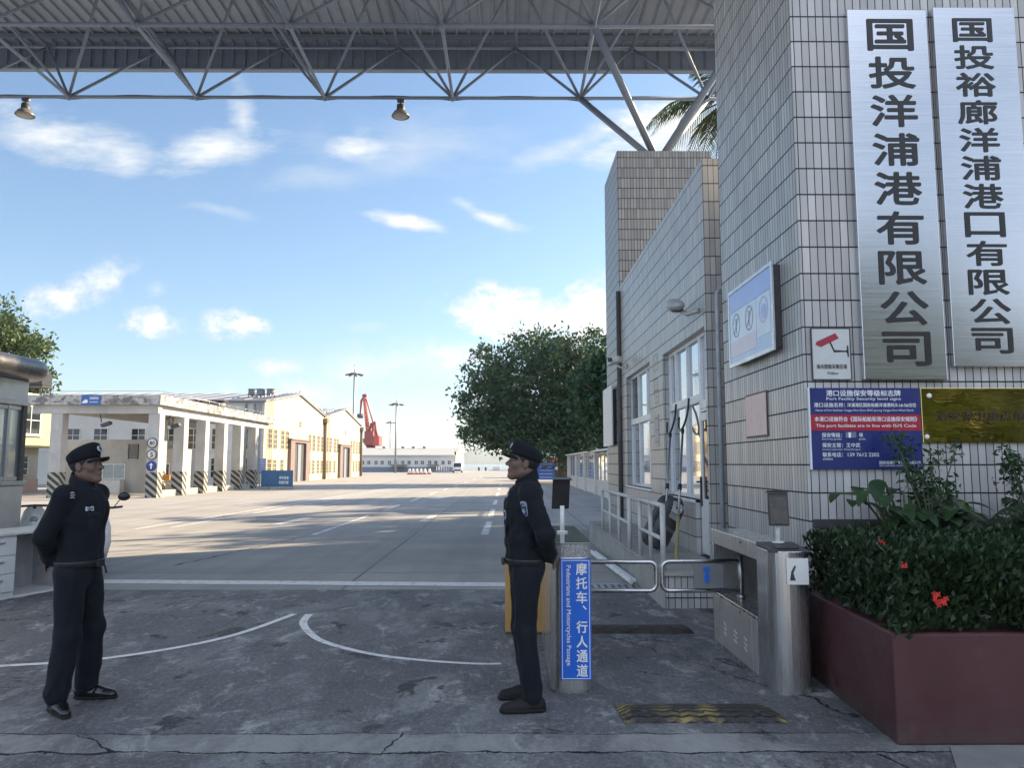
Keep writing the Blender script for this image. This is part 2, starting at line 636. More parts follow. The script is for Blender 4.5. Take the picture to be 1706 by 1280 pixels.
def ground_mat(name, near):
    b = Nodes(name)
    sp = b.n('ShaderNodeSeparateXYZ')
    b.l(b.pos, sp.inputs[0])
    big = b.noise(b.scale(b.pos, (0.35, 0.6, 1)), 1.0, 6, 0.6)
    mid = b.noise(b.pos, 1.3, 9, 0.68, 0.4)
    fin = b.noise(b.pos, 22.0, 6, 0.75)
    grit = b.noise(b.pos, 160.0, 3, 0.7)
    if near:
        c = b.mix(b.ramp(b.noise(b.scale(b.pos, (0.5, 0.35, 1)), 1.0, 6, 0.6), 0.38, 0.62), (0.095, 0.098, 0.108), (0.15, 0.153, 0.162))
        pale = b.noise(b.scale(b.pos, (1.1, 0.62, 1)), 1.15, 14, 0.73, 0.5)
        c = b.mix(b.ramp(pale, 0.49, 0.60, 0, 0.85), c, (0.24, 0.243, 0.25))                # worn cement skin
        pale2 = b.noise(b.scale(b.pos, (1.5, 0.9, 1)), 1.9, 14, 0.78, 0.7)
        c = b.mix(b.ramp(pale2, 0.54, 0.62, 0, 0.85), c, (0.42, 0.42, 0.415))               # bare pale patches
        wet = b.noise(b.scale(b.pos, (1.2, 0.7, 1)), 1.7, 14, 0.76, 0.6)
        c = b.mix(b.ramp(wet, 0.53, 0.61, 0, 0.8), c, (0.05, 0.051, 0.056))                 # dark damp patches
        oil = b.noise(b.scale(b.pos, (1.0, 0.8, 1)), 2.1, 10, 0.62, 0.5)
        c = b.mix(b.ramp(oil, 0.605, 0.63, 0, 0.9), c, (0.020, 0.021, 0.024))               # oil
        moss = b.noise(b.pos, 0.8, 6, 0.6)
        c = b.mix(b.ramp(moss, 0.54, 0.70, 0, 0.35), c, (0.135, 0.112, 0.080))
        tyre_ = b.noise(b.scale(b.pos, (5.5, 0.25, 1)), 1.0, 6, 0.7)
        c = b.mix(b.ramp(tyre_, 0.56, 0.70, 0, 0.35), c, (0.06, 0.06, 0.064))
        peb = b.noise(b.scale(b.pos, (1.2, 0.8, 1)), 26.0, 6, 0.85)
        c = b.mix(b.ramp(peb, 0.53, 0.62, 0, 0.55), c, (0.06, 0.06, 0.063))                 # exposed grit
        c = b.mix(b.ramp(peb, 0.46, 0.38, 0, 0.45), c, (0.38, 0.38, 0.375))
        c = b.mix(b.ramp(grit, 0.54, 0.70, 0, 0.45), c, (0.40, 0.40, 0.39))
        edge = b.math('MULTIPLY', b.math('SUBTRACT', b.noise(b.pos, 3.0, 8, 0.7), 0.5), 0.16)
        yy_ = b.math('ADD', sp.outputs[1], edge)
        band = b.math('MULTIPLY', b.math('GREATER_THAN', yy_, 4.53), b.math('LESS_THAN', yy_, 4.84))
        c = b.mix(b.math('MULTIPLY', band, b.ramp(pale, 0.40, 0.56, 0.15, 0.75)), c, (0.32, 0.318, 0.31))   # cement strip at the threshold
        ck = crackmask(b, (-8, 4.56), (9, 4.51), 0.020, 0.22, 2.2)
        for (p, q, w, a) in (((-8, 4.87), (3, 4.83), 0.009, 0.16), ((0.95, 7.5), (2.3, 5.15), 0.017, 0.40), ((-7, 7.6), (-4.6, 8.6), 0.02, 0.5),
                             ((-4.6, 8.6), (-2.4, 10.4), 0.012, 0.35), ((-0.62, 4.85), (-0.72, 4.5), 0.016, 0.25), ((2.1, 4.5), (2.35, 3.6), 0.02, 0.2),
                             ((1.0, 6.35), (2.35, 4.9), 0.007, 0.5), ((-2.6, 4.83), (-2.2, 4.55), 0.010, 0.2), ((-6, 6.2), (-2.9, 5.7), 0.006, 0.6)):
            ck = b.math('MAXIMUM', ck, crackmask(b, p, q, w, a, 2.4))
        c = b.mix(ck, c, (0.010, 0.010, 0.011))
        b.set(c, b.ramp(wet, 0.35, 0.65, 0.85, 0.6), 0.0, 0.35)
        h = b.math('ADD', b.math('MULTIPLY', peb, 0.8), b.math('MULTIPLY', grit, 0.35))
        h = b.math('ADD', h, b.math('MULTIPLY', pale2, 1.2))
        h = b.math('SUBTRACT', h, b.math('MULTIPLY', ck, 2.0))
        b.bump(h, 0.6, 0.008)
    else:
        c = b.mix(b.ramp(big, 0.35, 0.65), (0.325, 0.318, 0.307), (0.41, 0.402, 0.39))
        tyre = b.noise(b.scale(b.pos, (1.6, 0.05, 1)), 1.0, 6, 0.65)
        c = b.mix(b.ramp(tyre, 0.45, 0.72, 0, 0.5), c, (0.22, 0.22, 0.222))
        c = b.mix(b.ramp(mid, 0.5, 0.72, 0, 0.4), c, (0.26, 0.257, 0.252))
        c = b.mix(b.ramp(fin, 0.4, 0.7, 0, 0.25), c, (0.24, 0.235, 0.23))
        # expansion joints between the cast slabs
        jx = b.math('LESS_THAN', b.math('ABSOLUTE', b.math('SUBTRACT', b.math('FRACT', b.math('DIVIDE', b.math('ADD', sp.outputs[0], 50.45), 4.2)), 0.5)), 0.0035)
        jy = b.math('LESS_THAN', b.math('ABSOLUTE', b.math('SUBTRACT', b.math('FRACT', b.math('DIVIDE', b.math('ADD', sp.outputs[1], 0.7), 5.0)), 0.5)), 0.003)
        j = b.math('MULTIPLY', b.math('MAXIMUM', jx, jy), b.ramp(big, 0.3, 0.6, 0.25, 0.8))
        c = b.mix(j, c, (0.08, 0.078, 0.075))
        tar = crackmask(b, (-5.35, 12.6), (-4.55, 17.6), 0.035, 0.25)
        c = b.mix(tar, c, (0.04, 0.04, 0.042))
        b.set(c, 0.82, 0.0, 0.3)
        b.bump(b.math('ADD', fin, b.math('MULTIPLY', grit, 0.4)), 0.25, 0.006)
    return b.m


gm = MB()
gm.add([(-2500, -200, 0), (2500, -200, 0), (2500, 182, 0), (-13, 182, 0), (-13, 330, 0), (-2500, 330, 0)], [(0, 1, 2, 3, 4, 5)])
gm.add([(2500, 182, -2.5), (-13, 182, -2.5), (-13, 182, 0), (2500, 182, 0)], [(0, 1, 2, 3)])
struct(gm.build('ground', ground_mat('apron_concrete', False), fixn=False))
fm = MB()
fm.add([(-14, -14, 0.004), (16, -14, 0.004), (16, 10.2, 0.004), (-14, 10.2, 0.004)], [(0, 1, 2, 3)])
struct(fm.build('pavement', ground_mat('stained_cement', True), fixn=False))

b = Nodes('sea_water')
b.set((0.10, 0.14, 0.17), 0.18, 0.0, 0.5)
b.bump(b.noise(b.scale(b.pos, (0.25, 1, 1)), 0.5, 5), 0.5, 0.3)
sm_ = MB()
sm_.add([(-6000, 100, -1.6), (6000, 100, -1.6), (6000, 9000, -1.6), (-6000, 9000, -1.6)], [(0, 1, 2, 3)])
struct(sm_.build('sea', b.m, fixn=False))

HILL = M('far_hill', (0.07, 0.10, 0.07), 0.9, 0, 0.3, 0.02)
hm = MB()
rng = random.Random(3)
hv, hf = [], []
NX, NY = 60, 12
for j in range(NY + 1):
    for i in range(NX + 1):
        x = -900 + 1900 * i / NX
        v = j / NY
        prof = 26 + 38 * math.exp(-((x + 120) / 260) ** 2) + 16 * sin(x * 0.013) + 9 * sin(x * 0.041 + 1)
        z = max(prof, 2) * sin(pi * min(v, 0.999)) * (0.85 + 0.3 * rng.random())
        hv.append((x - 150, 3000 + 700 * v, z - 2.0))
for j in range(NY):
    for i in range(NX):
        a = j * (NX + 1) + i
        hf.append((a, a + 1, a + NX + 2, a + NX + 1))
hm.add(hv, hf, True)
struct(hm.build('hills', HILL))

# painted markings: thin sheets on the ground
b = Nodes('road_paint')
wear = b.noise(b.pos, 9, 8, 0.75)
b.set(b.mix(b.ramp(wear, 0.52, 0.66, 0, 0.75), (0.78, 0.78, 0.78), (0.26, 0.255, 0.25)), 0.7)
PAINT = b.m
b = Nodes('faded_road_paint')
wear = b.noise(b.scale(b.pos, (3, 0.7, 1)), 2.5, 8, 0.75)
b.set(b.mix(b.ramp(wear, 0.46, 0.66, 0.0, 0.85), (0.74, 0.74, 0.74), (0.30, 0.29, 0.275)), 0.75)
PAINT_OLD = b.m


def ribbon(pts, w, z, m, w2=None):
    mb = MB()
    P = [Vector((p[0], p[1], 0)) for p in pts]
    vs = []
    for i, p in enumerate(P):
        d = (P[min(i + 1, len(P) - 1)] - P[max(i - 1, 0)]).normalized()
        n = Vector((-d.y, d.x, 0))
        ww = w if w2 is None else w + (w2 - w) * i / (len(P) - 1)
        vs += [p + n * ww / 2 + Vector((0, 0, z)), p - n * ww / 2 + Vector((0, 0, z))]
    mb.add(vs, [(2 * i, 2 * i + 1, 2 * i + 3, 2 * i + 2) for i in range(len(P) - 1)])
    return struct(mb.build('road_marking', m, fixn=False))


def smooth_pts(pts, n=6):
    out = []
    P = [Vector((p[0], p[1], 0)) for p in pts]
    for i in range(len(P) - 1):
        p0, p1, p2, p3 = P[max(i - 1, 0)], P[i], P[i + 1], P[min(i + 2, len(P) - 1)]
        for k in range(n):
            t = k / n
            out.append(0.5 * ((2 * p1) + (p2 - p0) * t + (2 * p0 - 5 * p1 + 4 * p2 - p3) * t * t + (3 * p1 - p0 - 3 * p2 + p3) * t ** 3))
    out.append(P[-1])
    return out


ribbon([(-9.0, 11.0), (-5.5, 10.92), (-0.04, 10.62), (0.02, 10.61)], 0.33, 0.004, PAINT)
ribbon(smooth_pts([gnd(*p) for p in [(-60, 1118), (0, 1112), (150, 1102), (300, 1080), (400, 1057), (490, 1025)]]), 0.075, 0.008, PAINT)
ribbon(smooth_pts([gnd(*p) for p in [(515, 1025), (505, 1040), (520, 1060), (550, 1075), (620, 1092), (700, 1102), (790, 1108), (835, 1108)]]), 0.085, 0.008, PAINT, 0.05)
ribbon([(-4.46, 17.9), (-4.36, 24.5)], 0.14, 0.004, PAINT_OLD)
for y in (27.5, 34, 41, 48, 56, 66, 78, 92):
    ribbon([(-4.33 + (y - 27) * 0.018, y), (-4.33 + (y - 24) * 0.018, y + 3.2)], 0.15, 0.004, PAINT_OLD)
for y in (18, 24, 31, 39, 48, 58):
    ribbon([(-0.52, y), (-0.5, y + 4)], 0.17, 0.004, PAINT_OLD)
ribbon([(-9.3, 19.5), (-7.6, 55)], 0.13, 0.004, PAINT_OLD)
ribbon([(-8.6, 20), (-6.9, 60)], 0.10, 0.004, PAINT_OLD)
ribbon([(-6.2, 21), (-6.0, 23.5)], 0.3, 0.004, PAINT_OLD)
ribbon([(-2.4, 22), (-2.3, 24.6)], 0.2, 0.004, PAINT_OLD)
ribbon([(-3.4, 36), (-3.0, 38.5)], 0.5, 0.004, PAINT_OLD)
ribbon([(-13, 62), (3, 62)], 0.3, 0.004, PAINT_OLD)

# ------------------------------------------------------------------ gate pillars
PX0, PX1 = 2.69, 8.4  # right end widened out of view to keep sun off the hedge


def pillar(name, label, x0, y0, x1, y1, h, m):
    t = thing(name, label, 'gate pillar', ((x0 + x1) / 2, (y0 + y1) / 2, 0))
    MB().boxb(x0, y0, 0, x1, y1, h).build('shaft', m, t, 0.006, True)
    MB().boxb(x0 + 0.12, y0 + 0.12, h, x1 - 0.12, y1 - 0.12, h + 0.05).build('cap', CONC, t, 0.01, True)
    return t


front_pillar = pillar('gate_pillar', 'wide pale tiled gate pillar carrying the two tall steel name boards', PX0, 6.9, PX1, 9.45, 9.04, TILE_A)
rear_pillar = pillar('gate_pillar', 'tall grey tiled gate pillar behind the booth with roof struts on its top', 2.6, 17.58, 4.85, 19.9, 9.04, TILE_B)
# base ledge on the front face
MB().boxb(PX0 + 0.03, 6.862, 1.06, PX1, 6.897, 1.14).build('base_ledge', DARK, front_pillar, 0.004, True)

# ------------------------------------------------------------------ space frame roof
BX = [1.98 + 3.47 * i for i in range(-6, 2)]
BY = [20.0 - 3.47 * j for j in range(5)]
TX = [1.98 - 1.735 + 3.47 * i for i in range(-6, 3)]
TY = [21.735 - 3.47 * j for j in range(6)]
HB, HT = 11.54, 13.95
roof = thing('gate_roof', 'wide steel space frame roof over the port gate with corrugated sheet deck', 'gate roof', (-6, 13, 0))
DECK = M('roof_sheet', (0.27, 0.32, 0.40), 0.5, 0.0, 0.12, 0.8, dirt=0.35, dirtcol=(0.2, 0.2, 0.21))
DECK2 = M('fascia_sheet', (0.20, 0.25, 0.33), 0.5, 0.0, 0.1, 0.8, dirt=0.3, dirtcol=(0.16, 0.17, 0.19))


def corrugated(x0, x1, fn, pitch=0.36, d=0.09):
    """fn(x, depth) -> the two end points of a rib line."""
    vs, fs = [], []
    x = x0
    while x < x1:
        for dx, dd in ((0, 0), (0.24, 0), (0.30, d), (0.32 - 1e-3, d)):
            a, c = fn(x + dx * pitch / 0.32, dd)
            vs += [a, c]
        x += pitch
    fs = [(2 * i, 2 * i + 1, 2 * i + 3, 2 * i + 2) for i in range(len(vs) // 2 - 1)]
    return vs, fs


vs, fs = corrugated(-22, 8.6, lambda x, d: ((x, 2.6, 14.42 - d), (x, 22.25, 14.42 - d)))
mb = MB().add(vs, fs)
mb.boxb(-22, 2.6, 14.47, 8.6, 22.25, 14.49)
mb.build('deck', DECK, roof, 0, True, fixn=False)
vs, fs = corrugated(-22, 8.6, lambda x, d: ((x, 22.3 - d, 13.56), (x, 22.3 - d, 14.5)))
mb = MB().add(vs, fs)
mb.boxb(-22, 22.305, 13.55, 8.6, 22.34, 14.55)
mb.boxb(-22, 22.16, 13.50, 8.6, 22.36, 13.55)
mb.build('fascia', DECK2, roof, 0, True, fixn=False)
for y in (4.4, 7.85, 11.3, 14.8, 18.27, 21.735):
    MB().boxb(-22, y - 0.05, 14.24, 8.6, y + 0.05, 14.36).build('purlin', FRAMEPAINT, roof, 0, True)


def rod(a, b2, r, name, m=None, n=8):
    return MB().tube([a, b2], r, n).build(name, m or FRAMEPAINT, roof, 0, True)


for y in BY:
    rod((BX[0] - 1.7, y, HB), (BX[-1] + 0.3, y, HB), 0.048, 'chord')
for x in BX:
    rod((x, BY[-1] - 0.3, HB), (x, BY[0] + 0.1, HB), 0.042, 'chord')
for y in TY:
    rod((TX[0] - 1, y, HT), (TX[-1] + 0.5, y, HT), 0.042, 'chord')
for x in TX:
    rod((x, TY[-1] - 0.3, HT), (x, TY[0] + 0.2, HT), 0.05, 'chord')
ball = None
for (xs, ys, h) in ((BX, BY, HB), (TX, TY, HT)):
    for x in xs:
        for y in ys:
            if ball is None:
                ball = MB().lathe([(0.001, -0.1), (0.07, -0.07), (0.1, 0), (0.07, 0.07), (0.001, 0.1)], (0, 0, 0), 10).build('node_ball', FRAMEPAINT, roof)
                o = ball
            else:
                o = ball.copy()
                C.objects.link(o)
            o.location = Vector((x, y, h)) - roof.location
rest = MB()
k = 0
for y in BY:
    for x in BX:
        for (sx, sy) in ((-1, 1), (1, 1), (-1, -1), (1, -1)):
            e = (x + sx * 1.735, y + sy * 1.735, HT)
            if k < 96:
                rod((x, y, HB), e, 0.040, 'strut')
            else:
                rest.tube([(x, y, HB), e], 0.052, 6)
            k += 1
o = rest.build('strut_lattice', FRAMEPAINT, roof, 0, True)
o['kind'] = 'stuff'
for (ax, ay) in ((3.71, 18.27), (3.71, 7.86)):
    for (sx, sy) in ((-1, 1), (1, 1), (-1, -1), (1, -1)):
        rod((ax, ay, 9.02), (ax + sx * 1.735, ay + sy * 1.735, HB), 0.085, 'support_strut', None, 12)
pts = []
for i in range(len(BX) - 1):
    for kk in range(8):
        t = kk / 8
        pts.append((BX[i] + 3.47 * t, 20.09, HB - 0.02 + 0.11 * sin(pi * t)))
MB().tube(pts, 0.02, 6).build('cable', BLACK, roof, 0, True)

# hanging lamps
LAMPM = M('lamp_housing', (0.09, 0.09, 0.095), 0.45, 0.4, 0.2, 9)
LAMPG = M('lamp_lens', (0.30, 0.29, 0.27), 0.3, 0, 0.1, 9)


def high_bay(p):
    t = thing('hanging_lamp', '', 'lamp', p)
    MB().boxb(-0.12, -0.05, -0.12, 0.12, 0.05, -0.02).tube([(0, 0, 0), (0, 0, -0.25)], 0.03, 8).build('bracket', LAMPM, t)
    MB().lathe([(0.10, -0.20), (0.13, -0.22), (0.14, -0.38), (0.15, -0.42)], n=16).build('housing', LAMPM, t)
    MB().lathe([(0.15, -0.42), (0.22, -0.47), (0.29, -0.58), (0.31, -0.62), (0.30, -0.63), (0.2, -0.5)], n=24).build('shade', M('lamp_shade', (0.24, 0.24, 0.25), 0.35, 0.3, 0.15, 7), t)
    MB().lathe([(0.29, -0.615), (0.2, -0.64), (0.05, -0.655), (0.001, -0.656)], n=24).build('lens', LAMPG, t)
    return t


l1 = high_bay((-13.05, 20.0, HB - 0.03))
l1['label'] = 'bell shaped hanging lamp under the roof edge above the steel kiosk'
l1['group'] = 'lamps hanging from the gate roof'
l1.scale = (0.8, 0.8, 0.8)
l1.matrix_basis = Matrix.Translation(Vector((-13.05, 20.0, HB - 0.03))) @ Matrix.Diagonal((0.8, 0.8, 0.8, 1))
l2 = dup(l1, (-2.9, 20.0, HB - 0.03), 0, 'bell shaped hanging lamp under the roof edge over the middle of the road', 'lamps hanging from the gate roof')
l2.scale = (0.8, 0.8, 0.8)

# ------------------------------------------------------------------ booth beside the gate
booth = thing('guard_booth', 'long tiled guard booth with tall windows and glazed door between the two pillars', 'booth', (4.6, 13.8, 0))
BX0, BX1, BT = 2.61, 6.4, 2.83
WY0, WY1 = 9.95, 17.56
mb = MB()


def wallx(y0, y1, z0, z1):
    mb.boxb(BX0, y0, z0, BT, y1, z1)


ZT = 5.72
wallx(WY0, 10.04, 0, ZT)
wallx(10.04, 12.8, 3.45, ZT)
wallx(10.75, 12.8, 0, 1.13)
wallx(12.8, 13.97, 0, ZT)
wallx(13.97, 16.77, 0, 1.17)
wallx(13.97, 16.77, 3.5, ZT)
wallx(16.77, WY1, 0, ZT)
mb.boxb(BT, WY0, 0, BX1, WY0 + 0.2, ZT)
mb.boxb(BX1 - 0.2, WY0 + 0.2, 0, BX1, WY1, ZT)
mb.build('wall', TILE_C, booth, 0.004, True)
MB().boxb(BT, WY0 + 0.2, 5.3, BX1 - 0.2, WY1, 5.42).build('roof', CONC, booth, 0, True)
MB().boxb(BT + 0.003, WY0 + 0.2, 0.0, BX1 - 0.2, WY1, 0.40).build('floor', CONC, booth, 0, True)
ROOM = M('room_plaster', (0.25, 0.26, 0.27), 0.9)


def glazing(name, y0, y1, z0, z1, zt, ups, lows, x=BX0 + 0.10, dark=()):
    """Aluminium window in a wall that looks to -X; panes are sub-parts."""
    f = MB()
    t = 0.055
    f.boxb(x, y0, z0, x + 0.07, y0 + t, z1).boxb(x, y1 - t, z0, x + 0.07, y1, z1)
    f.boxb(x, y0 + t, z1 - t, x + 0.07, y1 - t, z1).boxb(x, y0 + t, z0, x + 0.07, y1 - t, z0 + t)
    f.boxb(x - 0.012, y0 + t, zt - 0.06, x + 0.082, y1 - t, zt + 0.06)
    spans = []
    for (cuts, a, c) in ((ups, zt + 0.06, z1 - t), (lows, z0 + t, zt - 0.06)):
        ys = [y0 + t] + [y0 + (y1 - y0) * q for q in cuts] + [y1 - t]
        for q in ys[1:-1]:
            f.boxb(x - 0.006, q - 0.03, a, x + 0.076, q + 0.03, c)
        for i in range(len(ys) - 1):
            spans.append((ys[i] + (0.03 if i else 0), ys[i + 1] - (0.03 if i < len(ys) - 2 else 0), a, c))
    o = f.build(name, ALU, booth, 0.004, True)
    for i, (a, c, e, h) in enumerate(spans):
        xx = x + 0.035 + 0.004 * (i % 2)
        MB().boxb(xx, a, e, xx + 0.006, c, h).build('pane', GLASSD if i in dark else GLASS, o, 0, True)
    # reveal lining
    return o


glazing('window', 13.97, 16.77, 1.17, 3.5, 2.52, (0.3, 0.66), (0.22, 0.62), dark=(2,))
glazing('window', 10.75, 12.8, 1.13, 3.45, 2.55, (0.36, 0.74), (0.42,), dark=())
glazing('door_transom', 10.04, 10.75, 2.35, 3.45, 2.45, (), (), dark=())
d = MB().boxb(BX0 + 0.08, 10.06, 0.41, BX0 + 0.13, 10.13, 2.33).boxb(BX0 + 0.08, 10.64, 0.41, BX0 + 0.13, 10.74, 2.33)
d.boxb(BX0 + 0.08, 10.13, 2.22, BX0 + 0.13, 10.64, 2.33).boxb(BX0 + 0.08, 10.13, 0.41, BX0 + 0.13, 10.64, 1.15)
door = d.build('door', ALU, booth, 0.004, True)
MB().boxb(BX0 + 0.10, 10.13, 1.15, BX0 + 0.106, 10.64, 2.22).build('pane', GLASSD, door, 0, True)
MB().boxb(BX0 + 0.055, 10.66, 1.05, BX0 + 0.08, 10.70, 1.45).tube([(BX0 + 0.06, 10.68, 1.38), (BX0 + 0.01, 10.68, 1.38), (BX0 + 0.01, 10.58, 1.38)], 0.012, 8).build('handle', DARK, door, 0, True)
MB().boxb(BX0 - 0.03, 13.93, 1.13, BX0 + 0.12, 16.81, 1.17).build('sill', ALU, booth, 0.004, True)
MB().boxb(BX0 - 0.03, 10.75, 1.09, BX0 + 0.12, 12.84, 1.13).build('sill', ALU, booth, 0.004, True)
MB().boxb(BX0 + 0.22, 10.15, 0.41, BX0 + 0.222, 17.5, 5.2).build('curtain', ROOM, booth, 0, True)

# faint traces of old letters between the windows
TRACE = M('faint_trace', (0.26, 0.26, 0.27), 0.6)
mb = MB()
for (z, hh) in ((3.25, .28), (2.9, .2), (2.68, .22), (2.2, .26), (1.95, .22)):
    for (a, c, e, h) in ((13.2, 13.56, 0, .012), (13.2, 13.56, hh, hh + .012), (13.2, 13.215, 0, hh), (13.54, 13.555, 0, hh), (13.3, 13.44, hh * .5, hh * .5 + .012)):
        mb.boxb(BX0 - 0.003, a, z + e, BX0 + 0.001, c, z + h)
mb.build('letter_trace', TRACE, booth, 0, True)

# platform along the booth
plat = thing('entrance_platform', 'raised concrete platform with a tiled end below the booth door', 'platform', (2.1, 12.7, 0))
MB().boxb(1.80, 8.87, 0.0, 2.605, 16.7, 0.36).build('base', TILE_A, plat, 0.004, True)
MB().boxb(1.76, 8.84, 0.36, 2.605, 16.74, 0.40).build('slab', CONC, plat, 0.008, True)
MB().boxb(1.765, 8.90, 0.0, 1.797, 16.7, 0.355).build('side_face', CONC, plat, 0.003, True)
RAILP = M('chipped_white_pipe', (0.58, 0.58, 0.56), 0.5, 0, 0.1, 8, dirt=0.75, dirtcol=(0.16, 0.13, 0.11))


def railing(y0, y1, n, label):
    t = thing('railing', label, 'railing', (1.80, (y0 + y1) / 2, 0.40), 0, 'white pipe railings on the platform')
    L2 = (y1 - y0) / 2
    for i in range(n):
        y = -L2 + 2 * L2 * i / (n - 1)
        MB().tube([(0, y, 0), (0, y, 0.74)], 0.032 if i in (0,) else 0.026, 10).build('post', RAILP, t)
    MB().tube([(0, -L2 - 0.03, 0.745), (0, L2 + 0.03, 0.745)], 0.027, 10).build('top_rail', RAILP, t)
    MB().tube([(0, -L2, 0.36), (0, L2, 0.36)], 0.024, 10).build('middle_rail', RAILP, t)
    return t


railing(11.45, 14.65, 4, 'longer white pipe railing with four posts, farther along the booth')
railing(9.0, 10.55, 3, 'shorter white pipe railing with three posts beside the booth door')

# pipes
o = MB().tube([(2.565, 17.45, 0), (2.565, 17.45, 5.6)], 0.055, 10).build('drain_pipe', M('brown_pipe', (0.10, 0.085, 0.08), 0.6))
tag(o, 'dark brown rain pipe in the corner where booth meets tall pillar', 'pipe')
p = at(1200, 700, 9.75)
o = MB().tube([(p.x, 9.75, 0.4), (p.x, 9.75, 3.83), (p.x + 0.03, 9.75, 3.88), (p.x + 0.22, 9.75, 3.88)], 0.03, 10).build('conduit', M('grey_conduit', (0.36, 0.39, 0.43), 0.4))
tag(o, 'thin grey conduit pipe in the gap between wide pillar and booth', 'pipe')

# wall lamp and camera on the booth
t = thing('wall_lamp', 'pale floodlight on a bracket high on the booth wall above the door', 'lamp', (2.6, 10.3, 3.78))
GREYP = M('grey_cast_metal', (0.42, 0.43, 0.44), 0.45, 0.2, 0.12, 8)
MB().tube([(0.0, -0.05, -0.08), (-0.12, 0.1, -0.10), (-0.2, 0.22, -0.02)], 0.035, 8).build('bracket', GREYP, t)
MB().lathe([(0.001, -.30), (.06, -.28), (.10, -.18), (.115, 0), (.10, .2), (.06, .27), (.001, .29)], (-0.25, 0.30, 0.07), 16, Matrix.Rotation(radians(14), 3, 'X') @ Matrix.Scale(.75, 3, Vector((0, 0, 1))) @ Matrix.Rotation(-pi / 2, 3, 'X')).build('housing', GREYP, t)
MB().box((-0.25, 0.30, -0.025), (0.15, 0.34, 0.02), Matrix.Rotation(radians(14), 3, 'X')).build('lens', LAMPG, t, 0.004)
t = thing('security_camera', 'white bullet security camera on the booth corner by the brown pipe', 'camera', (2.6, 16.6, 3.80))
MB().tube([(0, 0, -0.06), (-0.12, 0, -0.09), (-0.22, 0.0, -0.03)], 0.022, 8).lathe([(0.06, 0), (0.06, 0.03)], (0, 0, -0.06), 12, Matrix.Rotation(-pi / 2, 3, 'Y')).build('bracket', WHITE_WORN, t)
MB().box((-0.27, -0.02, 0.06), (0.13, 0.36, 0.13), Matrix.Rotation(radians(-12), 3, 'X') @ Matrix.Rotation(radians(35), 3, 'Z')).build('body', WHITE_WORN, t, 0.02)
MB().box((-0.385, -0.185, 0.06), (0.10, 0.02, 0.09), Matrix.Rotation(radians(35), 3, 'Z') @ Matrix.Rotation(radians(-40), 3, 'Z')).build('lens', BLACK, t)
# ------------------------------------------------------------------ name boards and signs on the wide pillar
b = Nodes('brushed_board')
br_ = b.noise(b.scale(b.pos, (2, 2, 400)), 1.0, 3)
BRUSH = b.set(b.mix(b.ramp(br_, 0.3, 0.7), (0.50, 0.51, 0.53), (0.62, 0.63, 0.65)), b.ramp(br_, 0.3, 0.7, 0.16, 0.26), 0.95)


def name_board(label, x0, x1, z0, z1, y, chars, cw, ch, ztop, zbot, xc, lean=0.0):
    t = thing('name_board', label, 'sign', ((x0 + x1) / 2, 6.897, z0), 0, 'steel name boards on the pillar')
    MB().boxb(x0, y, z0, x1, 6.892, z1).build('board', BRUSH, t, 0.006, True)
    root = t.matrix_basis.inverted()
    n = len(chars)
    for i, c in enumerate(chars):
        z = ztop + (zbot - ztop) * i / (n - 1)
        x = xc
        text('lettering', c, INK, t, 1, root @ frame_front(x, y, z), width=cw, height=ch, bold=0.030, depth=0.004)
    return t


name_board('left and larger brushed steel board with nine black characters reading down the tiled pillar', 3.205, 3.955, 2.38, 5.905, 6.83,
           '国投洋浦港有限公司', 0.42, 0.30, 5.65, 2.66, 3.60)
name_board('right and narrower brushed steel board with twelve smaller black characters reading down the tiled pillar', 4.02, 4.79, 2.50, 5.93, 6.83,
           '国投裕廊洋浦港口有限公司', 0.36, 0.225, 5.70, 2.735, 4.38)

# security level board
t = thing('security_board', 'blue information board with a red band and white Chinese and English lines', 'sign', (3.21, 6.897, 1.58))
NAVY = M('board_navy', (0.012, 0.024, 0.15), 0.35, 0, 0.05, 3)
NRED = M('board_red', (0.36, 0.012, 0.035), 0.35, 0, 0.05, 3)
bx0, bx1, bz0, bz1, by = 2.718, 3.712, 1.58, 2.31, 6.868
MB().boxb(bx0, by, bz0, bx1, 6.893, bz1).build('panel', NAVY, t, 0.002, True)
MB().boxb(bx0 - 0.012, by - 0.006, bz0 - 0.004, bx0, 6.893, bz1 + 0.004).build('edge_strip', ALU, t, 0, True)
MB().boxb(bx0 + 0.003, by - 0.003, 1.925, bx1 - 0.003, by, 2.07).build('red_band', NRED, t, 0, True)
ri = t.matrix_basis.inverted()


def line(s, x, z, w, h, al='LEFT', y=by, bold=0.0, mm=WINK, par=t, rinv=ri):
    return text('lettering', s, mm, par, 1, rinv @ frame_front(x, y, z), width=w, height=h, align=al, bold=bold * 0.6, depth=0.005)


line('港口设施保安等级标志牌', bx0 + .15, 2.262, .67, .055, bold=.03)
line('Port Facility Security level signs', bx0 + .15, 2.208, .67, .033, bold=.015)
line('港口设施名称：', bx0 + .035, 2.155, .28, .040, bold=.02)
line('洋浦港区国投裕廊洋浦港码头1#-5#泊位', bx0 + .335, 2.155, .62, .036, bold=.02)
line('Name of Port facilities: Yangpu Port Zone SDIC Jurong Yangpu Port Wharf Berth', bx0 + .05, 2.105, .88, .024)
line('本港口设施符合《国际船舶和港口设施保安规则》', bx0 + .035, 2.028, .92, .044, bold=.025, y=by - .003)
line('The port facilities are in line with ISPS Code', bx0 + .045, 1.965, .90, .036, bold=.015, y=by - .003)
line('保安等级：', bx0 + .095, 1.885, .18, .040, bold=.02)
line('1', bx0 + .335, 1.885, .02, .045, bold=.03)
line('级', bx0 + .43, 1.887, .034, .036, bold=.02)
line('Security grade:', bx0 + .095, 1.848, .18, .020)
